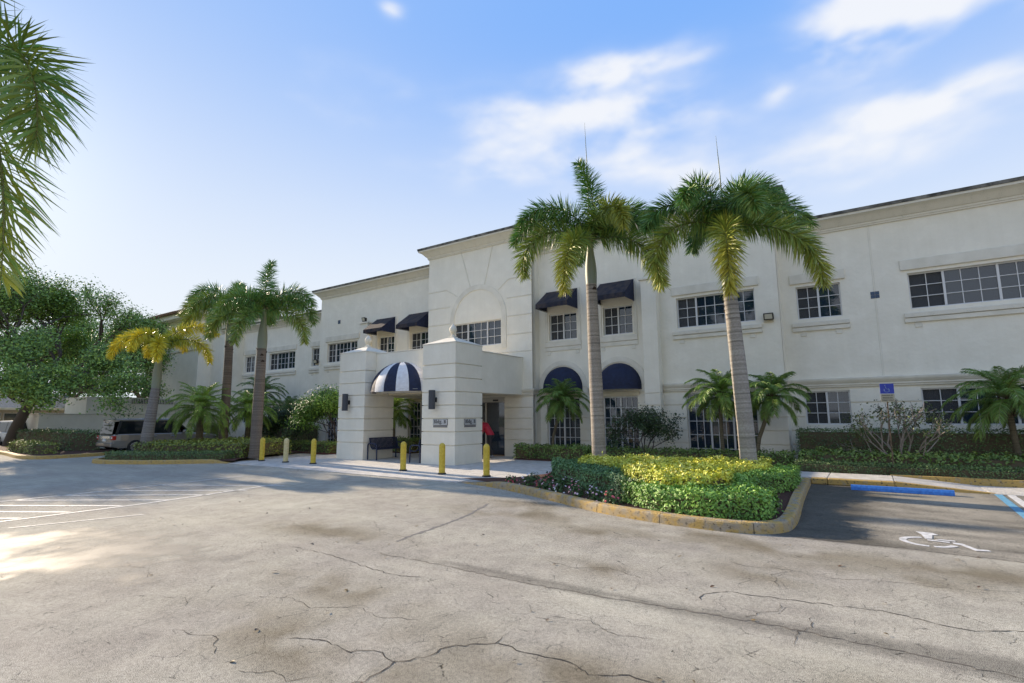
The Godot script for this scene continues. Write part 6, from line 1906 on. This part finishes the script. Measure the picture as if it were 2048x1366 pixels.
func car(called: String, label: String, at: Vector3, turn: float, paint: Material, L: float, W: float, Hh: float, boxy: bool) -> void:
	# nose towards -z, tail at z = 0
	var t := thing(called, label, "car", at, "parked cars", turn)
	var hw := W * 0.5
	var belt := Hh * 0.57
	var hood := Hh * 0.545
	var gl := plain(Color(0.008, 0.010, 0.013), 0.04)
	gl.metallic_specular = 0.4
	var chrome := plain(Color(0.55, 0.56, 0.58), 0.15, 0.9)
	var s := Shape.new()
	loft(s, [ring_at(-0.02, hw * 0.90, 0.42, belt - 0.10), ring_at(-0.10, hw * 0.97, 0.34, belt - 0.02), ring_at(-0.35, hw, 0.28, belt), ring_at(-1.4, hw, 0.26, belt), ring_at(-L * 0.66, hw, 0.26, belt), ring_at(-L * 0.72, hw * 0.99, 0.26, belt - 0.01), ring_at(-L * 0.76, hw * 0.985, 0.27, hood + 0.01),
		ring_at(-L * 0.90, hw * 0.96, 0.28, hood - 0.04), ring_at(-L * 0.97, hw * 0.90, 0.32, hood - 0.12), ring_at(-L, hw * 0.80, 0.40, hood - 0.22)])
	part(t, "body", s.mesh(), paint)
	# cabin: roof shell and pillars, with glass panels set in
	var g0 := 0.12 if boxy else L * 0.16
	var rw := hw * 0.86
	s = Shape.new()
	loft(s, [ring_at(-g0 - 0.02, rw * 0.96, Hh - 0.14, Hh - 0.05, 0.02, 0.03), ring_at(-g0 - 0.20, rw, Hh - 0.13, Hh - 0.005, 0.02, 0.04), ring_at(-L * 0.35, rw, Hh - 0.12, Hh + 0.01, 0.02, 0.04), ring_at(-L * 0.52, rw, Hh - 0.12, Hh - 0.005, 0.02, 0.04), ring_at(-L * 0.575, rw * 0.97, Hh - 0.13, Hh - 0.06, 0.02, 0.03)])
	part(t, "roof", s.mesh(), paint)
	s = Shape.new()
	for sd in [-1.0, 1.0]:
		for q in [[0.0, 0.16, 0.10, 0.22], [L * 0.30, L * 0.30, 0.05, 0.05], [L * 0.47, L * 0.47, 0.05, 0.05]]:
			slab(s, Vector3(sd * (hw - 0.03), belt - 0.02, -g0 - q[0]), Vector3(sd * (hw - 0.03), belt - 0.02, -g0 - q[0] - q[2]), Vector3(sd * rw, Hh - 0.10, -g0 - q[1] - q[3] * 0.6), Vector3(sd * rw, Hh - 0.10, -g0 - q[1]), 0.04, Vector3(sd, 0, 0))
		slab(s, Vector3(sd * (hw - 0.04), belt - 0.03, -L * 0.73), Vector3(sd * (hw - 0.04), belt - 0.03, -L * 0.71), Vector3(sd * rw, Hh - 0.09, -L * 0.555), Vector3(sd * rw, Hh - 0.09, -L * 0.575), 0.04, Vector3(sd, 0, 0))
	part(t, "pillars", s.mesh(), mats.black if boxy else paint)
	for sd in [-1.0, 1.0]:
		for q in [[0.14, L * 0.295], [L * 0.31, L * 0.465], [L * 0.48, L * 0.60]]:
			s = Shape.new()
			var z0: float = -g0 - q[0]; var z1: float = -g0 - q[1]
			var z0t := z0 - (0.06 if q[0] < 0.2 else 0.0); var z1t := z1 + (0.28 if q[1] > L * 0.5 else 0.0)
			slab(s, Vector3(sd * (hw - 0.035), belt, z0), Vector3(sd * (hw - 0.035), belt, z1), Vector3(sd * (rw - 0.002), Hh - 0.12, minf(z1t, z0t - 0.1)), Vector3(sd * (rw - 0.002), Hh - 0.12, z0t), 0.01, Vector3(sd, 0.2, 0))
			part(t, "side_window", s.mesh(), gl)
		for q in [L * 0.36, L * 0.53]:
			part(t, "door_handle", boxed(Vector3(sd * hw - 0.02, belt - 0.17, -g0 - q), Vector3(sd * hw + 0.02, belt - 0.14, -g0 - q + 0.18), 0.006), chrome)
		part(t, "mirror", boxed(Vector3(sd * (hw + 0.02) - 0.08, belt - 0.02, -L * 0.66), Vector3(sd * (hw + 0.02) + 0.10, belt + 0.13, -L * 0.63), 0.03), paint)
		s = Shape.new()
		s.box(Vector3(sd * hw * 0.93 - 0.10, belt - 0.30, -0.17), Vector3(sd * hw * 0.93 + 0.055, belt - 0.09, 0.005), 0.02)
		part(t, "tail_light", s.mesh(), plain(Color(0.42, 0.03, 0.02), 0.15))
		part(t, "reverse_light", boxed(Vector3(sd * hw * 0.93 - 0.07, belt - 0.225, 0.0), Vector3(sd * hw * 0.93 + 0.04, belt - 0.165, 0.012), 0.004), plain(Color(0.75, 0.72, 0.70), 0.2))
		part(t, "headlight", boxed(Vector3(sd * hw * 0.74 - 0.16, hood - 0.26, -L - 0.005), Vector3(sd * hw * 0.74 + 0.10, hood - 0.13, -L + 0.12), 0.03), chrome)
		for z in [-L * 0.20, -L * 0.79]:
			var w := Node3D.new(); w.name = "wheel"; w.position = Vector3(sd * (hw - 0.10), 0.34, z); t.add_child(w, true)
			w.rotation.z = PI * 0.5
			s = Shape.new()
			s.lathe(PackedVector2Array([Vector2(0.22, -0.11), Vector2(0.30, -0.115), Vector2(0.335, -0.09), Vector2(0.34, 0.0), Vector2(0.335, 0.09), Vector2(0.30, 0.115), Vector2(0.22, 0.11)]), Vector3.ZERO, 24)
			part(w, "tyre", s.mesh(), plain(Color(0.012, 0.012, 0.012), 0.8))
			s = Shape.new()
			for e in [-1.0, 1.0]:
				for k in 5:
					var a := TAU * k / 5.0
					slab(s, Vector3(cos(a - 0.16) * 0.05, e * 0.10, sin(a - 0.16) * 0.05), Vector3(cos(a + 0.16) * 0.05, e * 0.10, sin(a + 0.16) * 0.05), Vector3(cos(a + 0.13) * 0.225, e * 0.095, sin(a + 0.13) * 0.225), Vector3(cos(a - 0.13) * 0.225, e * 0.095, sin(a - 0.13) * 0.225), 0.02, Vector3(0, e, 0))
			s.lathe(PackedVector2Array([Vector2(0.20, -0.10), Vector2(0.225, -0.10), Vector2(0.225, 0.10), Vector2(0.20, 0.10)]), Vector3.ZERO, 24)
			part(w, "rim", s.mesh(), chrome)
			# dark wheel arch
			s = Shape.new()
			for k in 16:
				var a0 := PI * k / 16.0; var a1 := PI * (k + 1) / 16.0
				slab(s, Vector3(sd * (hw + 0.004), 0.34 + sin(a0) * 0.36, z + cos(a0) * 0.36), Vector3(sd * (hw + 0.004), 0.34 + sin(a1) * 0.36, z + cos(a1) * 0.36), Vector3(sd * (hw + 0.004), 0.34 + sin(a1) * 0.43, z + cos(a1) * 0.43), Vector3(sd * (hw + 0.004), 0.34 + sin(a0) * 0.43, z + cos(a0) * 0.43), 0.03, Vector3(sd, 0, 0))
			part(t, "wheel_arch", s.mesh(), paint)
	s = Shape.new()
	slab(s, Vector3(-hw * 0.80, belt, -0.03 if boxy else -0.10), Vector3(hw * 0.80, belt, -0.03 if boxy else -0.10), Vector3(rw * 0.86, Hh - 0.12, -g0 - 0.02), Vector3(-rw * 0.86, Hh - 0.12, -g0 - 0.02), 0.012, Vector3(0, 0.2, 1))
	part(t, "rear_window", s.mesh(), gl)
	s = Shape.new()
	slab(s, Vector3(-hw * 0.86, belt - 0.02, -L * 0.735), Vector3(hw * 0.86, belt - 0.02, -L * 0.735), Vector3(rw * 0.90, Hh - 0.10, -L * 0.57), Vector3(-rw * 0.90, Hh - 0.10, -L * 0.57), 0.012, Vector3(0, 1, -0.5))
	part(t, "windscreen", s.mesh(), gl)
	part(t, "rear_bumper", boxed(Vector3(-hw * 0.96, 0.34, -0.16), Vector3(hw * 0.96, 0.56, 0.06), 0.05), paint)
	part(t, "trim_strip", boxed(Vector3(-hw * 0.66, belt - 0.26, -0.03), Vector3(hw * 0.66, belt - 0.10, 0.012), 0.01), chrome)
	part(t, "number_plate", boxed(Vector3(-0.16, 0.60, -0.02), Vector3(0.16, 0.74, 0.028), 0.004), plain(Color(0.66, 0.66, 0.62), 0.5))
	s = Shape.new()
	s.tube(PackedVector3Array([Vector3(0, Hh - 0.01, -g0 - 0.25), Vector3(0, Hh + 0.02, -g0 - 0.28), Vector3(0, Hh + 0.22, -g0 - 0.05)]), PackedFloat32Array([0.02, 0.012, 0.003]), 5)
	part(t, "antenna", s.mesh(), mats.black)

# ---------------------------------------------------------------- far buildings
func far_buildings() -> void:
	# end pavilion with a tiled roof, left of the main building
	var p := thing("tiled_pavilion", "white two-storey pavilion with brown tiled roof at the far left end", "building")
	part(p, "wall", boxed(Vector3(-47.0, 0, -26.0), Vector3(-39.2, 9.0, -18.0)), mats.stucco)
	part(p, "wall", boxed(Vector3(-39.2, 0, -26.0), Vector3(-36.6, 7.6, -18.9)), mats.stucco)
	part(p, "string_course", boxed(Vector3(-47.05, 6.55, -18.1), Vector3(-39.15, 6.68, -17.93), 0.02), mats.trim)
	part(p, "string_course", boxed(Vector3(-47.05, 2.6, -18.1), Vector3(-39.15, 2.85, -17.90), 0.02), mats.trim)
	part(p, "fascia", boxed(Vector3(-47.7, 8.98, -26.6), Vector3(-38.5, 9.34, -17.35), 0.02), mats.trim)
	var s := Shape.new()
	var lo := [Vector3(-47.9, 9.34, -17.15), Vector3(-38.3, 9.34, -17.15), Vector3(-38.3, 9.34, -26.8), Vector3(-47.9, 9.34, -26.8)]
	var hi := [Vector3(-44.6, 10.75, -20.6), Vector3(-41.6, 10.75, -20.6), Vector3(-41.6, 10.75, -23.4), Vector3(-44.6, 10.75, -23.4)]
	for i in 4: s.quad(lo[i], lo[(i + 1) % 4], hi[(i + 1) % 4], hi[i], Vector3(0, 1, 0))
	s.quad(hi[0], hi[1], hi[2], hi[3], Vector3.UP)
	var roof := part(p, "roof", s.mesh(), mats.roof_tile)
	# barrel tiles on the front slope: one part per column of tiles
	var tile := Shape.new()
	for k in 12:
		var y := k / 12.0
		tile.tube(PackedVector3Array([Vector3(0, 0.0, -y * 3.45) + Vector3(0, y * 1.41 + 0.05, 0), Vector3(0, 0, -(y + 0.09) * 3.45) + Vector3(0, (y + 0.09) * 1.41 + 0.015, 0)]), PackedFloat32Array([0.115, 0.095]), 8, true)
	var tm := tile.mesh()
	for i in 36:
		var x := -47.75 + i * 0.262
		var o := part(roof, "tile_row", tm, mats.roof_tile, Vector3(x, 9.34, -17.15))
		var f := clampf(minf(x + 47.9, -38.3 - x) / 3.3, 0.06, 1.0)
		o.scale = Vector3(1, f, f)
	# low white building with louvred parapet, facing the driveway
	var b := thing("low_building", "low white flat-roofed building with a louvred parapet behind the grey SUV", "building")
	part(b, "wall", boxed(Vector3(-46.0, 0, -21.0), Vector3(-42.05, 1.98, -10.4)), mats.stucco)
	part(b, "ledge", boxed(Vector3(-46.0, 1.985, -21.0), Vector3(-42.0, 2.05, -10.35), 0.01), mats.trim)
	part(b, "parapet", boxed(Vector3(-46.0, 2.05, -21.0), Vector3(-42.1, 3.15, -12.7)), mats.stucco)
	for i in 4:
		var z0 := -15.2 - i * 1.42
		var v := Node3D.new(); v.name = "louvre"; v.position = Vector3(-42.09, 2.72, z0); b.add_child(v, true)
		part(v, "backing", boxed(Vector3(0.0, 0, -1.25), Vector3(0.012, 0.34, 0)), plain(Color(0.06, 0.06, 0.055), 0.8))
		for k in 13:
			part(v, "slat", boxed(Vector3(0.014, 0.0, -1.25 + k * 0.1), Vector3(0.045, 0.34, -1.25 + k * 0.1 + 0.045), 0.004), mats.trim)
	# slatted gate
	var g := thing("slatted_gate", "cream slatted gate beyond the nose of the grey SUV", "gate", Vector3(-35.6, 0, -18.2))
	for k in 9:
		part(g, "slat", boxed(Vector3(-1.5 + k * 0.24, 0.0, -0.03), Vector3(-1.5 + k * 0.24 + 0.12, 1.85, 0.03), 0.008), mats.cream)
	part(g, "rail", boxed(Vector3(-1.55, 1.70, -0.07), Vector3(0.6, 1.80, -0.032), 0.006), mats.cream)
	part(g, "rail", boxed(Vector3(-1.55, 0.25, -0.07), Vector3(0.6, 0.35, -0.032), 0.006), mats.cream)
	# house with a grey shingle roof at the far left
	var h := thing("grey_roofed_house", "low cream house with grey shingle roof at the far left edge", "building")
	part(h, "wall", boxed(Vector3(-66.0, 0, -17.0), Vector3(-52.0, 2.6, -8.5)), plain(Color(0.55, 0.50, 0.38), 0.9))
	s = Shape.new()
	var e := [Vector3(-67, 2.55, -7.6), Vector3(-51.1, 2.55, -7.6), Vector3(-51.1, 2.55, -17.9), Vector3(-67, 2.55, -17.9)]
	var r := [Vector3(-62, 4.3, -12.8), Vector3(-56.2, 4.3, -12.8)]
	s.quad(e[0], e[1], r[1], r[0], Vector3(0, 1, 1)); s.quad(e[1], e[2], r[1], r[1], Vector3(1, 1, 0)); s.quad(e[2], e[3], r[0], r[1], Vector3(0, 1, -1)); s.quad(e[3], e[0], r[0], r[0], Vector3(-1, 1, 0))
	s.quad(e[0], e[1], e[2], e[3], Vector3.DOWN)
	part(h, "roof", s.mesh(), mats.shingle)
	part(h, "fascia", boxed(Vector3(-51.12, 2.38, -17.8), Vector3(-51.0, 2.56, -7.6), 0.01), mats.trim)
	for i in 4:
		var z := -9.3 - i * 1.55
		var w := Node3D.new(); w.name = "window"; w.position = Vector3(-51.99, 1.15, z); h.add_child(w, true)
		part(w, "frame", boxed(Vector3(0, 0, -1.45), Vector3(0.03, 1.05, 0), 0.004), mats.window_frame)
		part(w, "pane", boxed(Vector3(0.032, 0.06, -1.39), Vector3(0.04, 0.99, -0.06)), plain(Color(0.06, 0.075, 0.07), 0.1))

# ---------------------------------------------------------------- person
func smin(a: float, b: float, k: float) -> float:
	var h := maxf(k - absf(a - b), 0.0) / k
	return minf(a, b) - h * h * k * 0.25

func figure(bones: Array, cell: float, pick: Callable) -> ArrayMesh:
	# surface nets of tapered capsules joined by a smooth minimum; pick(point) gives the colour
	var lo := Vector3.ONE * 1e9; var hi := -lo
	for b in bones:
		for k in 2:
			var p: Vector3 = b[k]; var r: float = b[2 + k]
			lo = lo.min(p - Vector3.ONE * (r + cell * 2)); hi = hi.max(p + Vector3.ONE * (r + cell * 2))
	var d := Vector3i((hi - lo) / cell) + Vector3i.ONE
	var f := PackedFloat32Array(); f.resize((d.x + 1) * (d.y + 1) * (d.z + 1)); f.fill(1.0)
	var sx := 1; var sy := d.x + 1; var sz := (d.x + 1) * (d.y + 1)
	for b in bones:
		var a: Vector3 = b[0]; var ab: Vector3 = b[1] - b[0]
		var ra: float = b[2]; var rb: float = b[3]
		var m := maxf(ra, rb) + cell * 3
		var i0 := Vector3i(((a.min(b[1]) - Vector3.ONE * m - lo) / cell).max(Vector3.ZERO))
		var i1 := Vector3i(((a.max(b[1]) + Vector3.ONE * m - lo) / cell)) + Vector3i.ONE
		for z in range(i0.z, mini(i1.z, d.z) + 1):
			for y in range(i0.y, mini(i1.y, d.y) + 1):
				for x in range(i0.x, mini(i1.x, d.x) + 1):
					var p := lo + Vector3(x, y, z) * cell
					var h := clampf((p - a).dot(ab) / maxf(ab.length_squared(), 1e-8), 0.0, 1.0)
					var v := (p - a - ab * h).length() - lerpf(ra, rb, h)
					var q := x + y * sy + z * sz
					f[q] = smin(f[q], v, 0.04)
	var s := Shape.new(); s.tinted = true
	var at := {}
	for z in d.z:
		for y in d.y:
			for x in d.x:
				var q := x + y * sy + z * sz
				var sum := Vector3.ZERO; var n := 0
				var any := f[q] < 0.0
				var mixed := false
				for o in [1, sy, sz, 1 + sy, 1 + sz, sy + sz, 1 + sy + sz]:
					if (f[q + o] < 0.0) != any: mixed = true; break
				if not mixed: continue
				for e in [[0, 0, 0, 1, 0, 0], [0, 1, 0, 1, 1, 0], [0, 0, 1, 1, 0, 1], [0, 1, 1, 1, 1, 1], [0, 0, 0, 0, 1, 0], [1, 0, 0, 1, 1, 0], [0, 0, 1, 0, 1, 1], [1, 0, 1, 1, 1, 1], [0, 0, 0, 0, 0, 1], [1, 0, 0, 1, 0, 1], [0, 1, 0, 0, 1, 1], [1, 1, 0, 1, 1, 1]]:
					var fa := f[q + e[0] + e[1] * sy + e[2] * sz]; var fb := f[q + e[3] + e[4] * sy + e[5] * sz]
					if (fa < 0.0) == (fb < 0.0): continue
					var t := fa / (fa - fb)
					sum += Vector3(e[0], e[1], e[2]).lerp(Vector3(e[3], e[4], e[5]), t); n += 1
				at[q] = lo + (Vector3(x, y, z) + sum / n) * cell
	for z in range(1, d.z):
		for y in range(1, d.y):
			for x in range(1, d.x):
				var q := x + y * sy + z * sz
				for ax in 3:
					var st: int = [1, sy, sz][ax]; var u: int = [sy, sz, 1][ax]; var w: int = [sz, 1, sy][ax]
					if (f[q] < 0.0) == (f[q + st] < 0.0): continue
					if not (at.has(q) and at.has(q - u) and at.has(q - u - w) and at.has(q - w)): continue
					var out := Vector3.ZERO; out[ax] = 1.0 if f[q] < 0.0 else -1.0
					s.tint = pick.call(at[q])
					s.quad(at[q], at[q - u], at[q - u - w], at[q - w], out)
	return s.mesh()

func person() -> void:
	# bent over a bag by the door: red shirt, dark trousers; stands just behind the right column
	var t := thing("person", "person in a red shirt and dark trousers bending over by the entrance door", "person", Vector3(-13.05, 0.022, -17.55), "", 0.5)
	var skin := Color(0.36, 0.21, 0.14); var red := Color(0.52, 0.02, 0.055); var dark := Color(0.02, 0.022, 0.03); var shoe := Color(0.3, 0.3, 0.3)
	# joints: faces -x, leaning forward, arms reaching down
	var hip := Vector3(0.05, 0.90, 0); var chest := Vector3(-0.16, 1.27, 0); var neck := Vector3(-0.28, 1.42, 0); var head := Vector3(-0.38, 1.54, 0)
	var bones := [[hip, chest, 0.15, 0.15], [chest, neck, 0.13, 0.06], [neck, head, 0.055, 0.075], [head, head + Vector3(-0.03, 0.06, 0), 0.09, 0.085], [head + Vector3(-0.09, 0.01, 0), head + Vector3(-0.105, -0.005, 0), 0.02, 0.014], [head + Vector3(0, 0.01, 0.085), head + Vector3(0, 0.03, 0.09), 0.018, 0.016], [head + Vector3(0, 0.01, -0.085), head + Vector3(0, 0.03, -0.09), 0.018, 0.016]]
	for sd in [-1.0, 1.0]:
		var sh := Vector3(-0.20, 1.34, 0.18 * sd); var el := Vector3(-0.28, 1.06, 0.23 * sd); var wr := Vector3(-0.40, 0.86, 0.17 * sd)
		bones.append_array([[chest + Vector3(0, 0.05, 0.06 * sd), sh, 0.09, 0.07], [sh, el, 0.058, 0.045], [el, wr, 0.042, 0.029], [wr, wr + Vector3(-0.03, -0.07, -0.01 * sd), 0.03, 0.034]])
		var palm := wr + Vector3(-0.03, -0.08, -0.01 * sd)
		for k in 4:
			var o := Vector3(-0.03 + 0.02 * k, 0, 0)
			bones.append_array([[palm + o, palm + o + Vector3(-0.005, -0.045, -0.005 * sd), 0.0105, 0.0095], [palm + o + Vector3(-0.005, -0.045, -0.005 * sd), palm + o + Vector3(0.01, -0.075 + 0.006 * absf(k - 1.5), -0.015 * sd), 0.0095, 0.008]])
		bones.append_array([[wr + Vector3(-0.045, -0.045, 0), wr + Vector3(-0.075, -0.085, -0.02 * sd), 0.013, 0.010]])
		var hp := hip + Vector3(0.0, -0.02, 0.09 * sd); var kn := Vector3(-0.02 + 0.05 * sd, 0.49, 0.10 * sd); var an := Vector3(0.06 + 0.06 * sd, 0.09, 0.10 * sd)
		bones.append_array([[hp, kn, 0.09, 0.062], [kn, an, 0.06, 0.042], [an + Vector3(0.02, -0.04, 0), an + Vector3(-0.17, -0.055, 0.01 * sd), 0.042, 0.034]])
	var pick := func(p: Vector3) -> Color:
		if p.y > 1.43 and p.x < -0.2: return skin
		if p.y < 0.10: return shoe
		if p.y < 0.92 and p.x > -0.20: return dark
		if p.x < -0.26 and p.y < 1.12 or (p.y < 0.98 and p.x < -0.2): return skin
		return red
	part(t, "body", figure(bones, 0.022, pick), mats.tinted)
	var s := Shape.new()
	s.lathe(PackedVector2Array([Vector2(0.108, -0.02), Vector2(0.112, 0.03), Vector2(0.095, 0.085), Vector2(0.05, 0.118), Vector2(0.002, 0.125)]), head + Vector3(0.015, 0.045, 0), 16)
	part(t, "hair", s.mesh(), plain(Color(0.03, 0.022, 0.016), 0.7))

func leaf_litter() -> void:
	var r := RandomNumberGenerator.new(); r.seed = 91
	var t := thing("fallen_leaves", "scattered brown fallen leaves on the asphalt", "leaves")
	var l := Leaves.new()
	for i in 140:
		var p := Vector3(r.randf_range(-14, 3), 0.012, r.randf_range(-10.5, -1.8))
		l.add(p, Vector3.UP, r.randf_range(0.03, 0.075), [Color(0.10, 0.05, 0.02), Color(0.05, 0.035, 0.02), Color(0.17, 0.11, 0.03)][r.randi() % 3], r, 0.35)
	foliage(t, "litter", l, leaf_mesh(0.5), mats.leaf)
	t.set_meta("kind", "stuff")

func _ready() -> void:
	rng.seed = 2024
	make_light()
	make_materials()
	print("materials")
	parking_lot()
	pavements()
	print("ground")
	office_building()
	portico()
	far_buildings()
	print("buildings")
	wall_sconce(Vector3(-12.92, 2.30, -14.12), "tall grey cylinder wall lamp on the portico's right column")
	wall_sconce(Vector3(-17.62, 2.30, -14.05), "tall grey cylinder wall lamp on the portico's left column")
	plaque(Vector3(-12.68, 1.40, -14.118), 0.0, "building plaque on the front face of the right portico column")
	plaque(Vector3(-11.998, 1.40, -14.95), PI * 0.5, "building plaque on the side face of the right portico column")
	flood_light(Vector3(-2.52, 4.92, Z_BAY), "flood light on the wall between the two right second-floor windows")
	flood_light(Vector3(-27.05, 4.98, Z_BAY + 0.0), "flood light at the left corner beside the striped palm fronds", 0.34)
	flood_light(Vector3(CX - 8.0, 6.99, Z_PILASTER - 0.1), "small dark flood light on top of the left pilaster", 0.26)
	wall_tile(Vector3(0.46, 5.42, Z_WING), "blue accent tile on the right wing wall")
	wall_tile(Vector3(-25.15, 7.2, Z_BAY), "blue accent tile high on the left wall")
	bollards()
	bench(Vector3(-16.68, 0.022, -15.0), 0.0, "dark blue mesh bench against the left portico column")
	bench(Vector3(-13.60, 0.022, -14.88), PI, "blue mesh bench mostly hidden by the right portico column")
	wheel_stop()
	parking_sign()
	var grey := plain(Color(0.26, 0.235, 0.205), 0.3, 0.4); grey.clearcoat_enabled = true; grey.clearcoat = 0.8; grey.clearcoat_roughness = 0.06
	var dark := plain(Color(0.02, 0.024, 0.028), 0.28, 0.3); dark.clearcoat_enabled = true; dark.clearcoat = 0.8
	var white := plain(Color(0.40, 0.41, 0.42), 0.3, 0.2); white.clearcoat_enabled = true; white.clearcoat = 0.8
	car("parked_car", "boxy grey-brown SUV parked nose to the building behind the left island", Vector3(-31.25, 0, -10.3), 0.0, grey, 4.95, 1.93, 1.70, true)
	car("parked_car", "dark car mostly hidden on the far side of the grey SUV", Vector3(-34.0, 0, -10.9), 0.0, dark, 4.6, 1.85, 1.46, false)
	car("parked_car", "silver car half hidden behind the tall dark hedge at far left", Vector3(-47.2, 0, -10.4), -1.45, white, 4.7, 1.85, 1.62, true)
	person()
	print("things")
	planting()
	print("plants")
	leaf_litter()
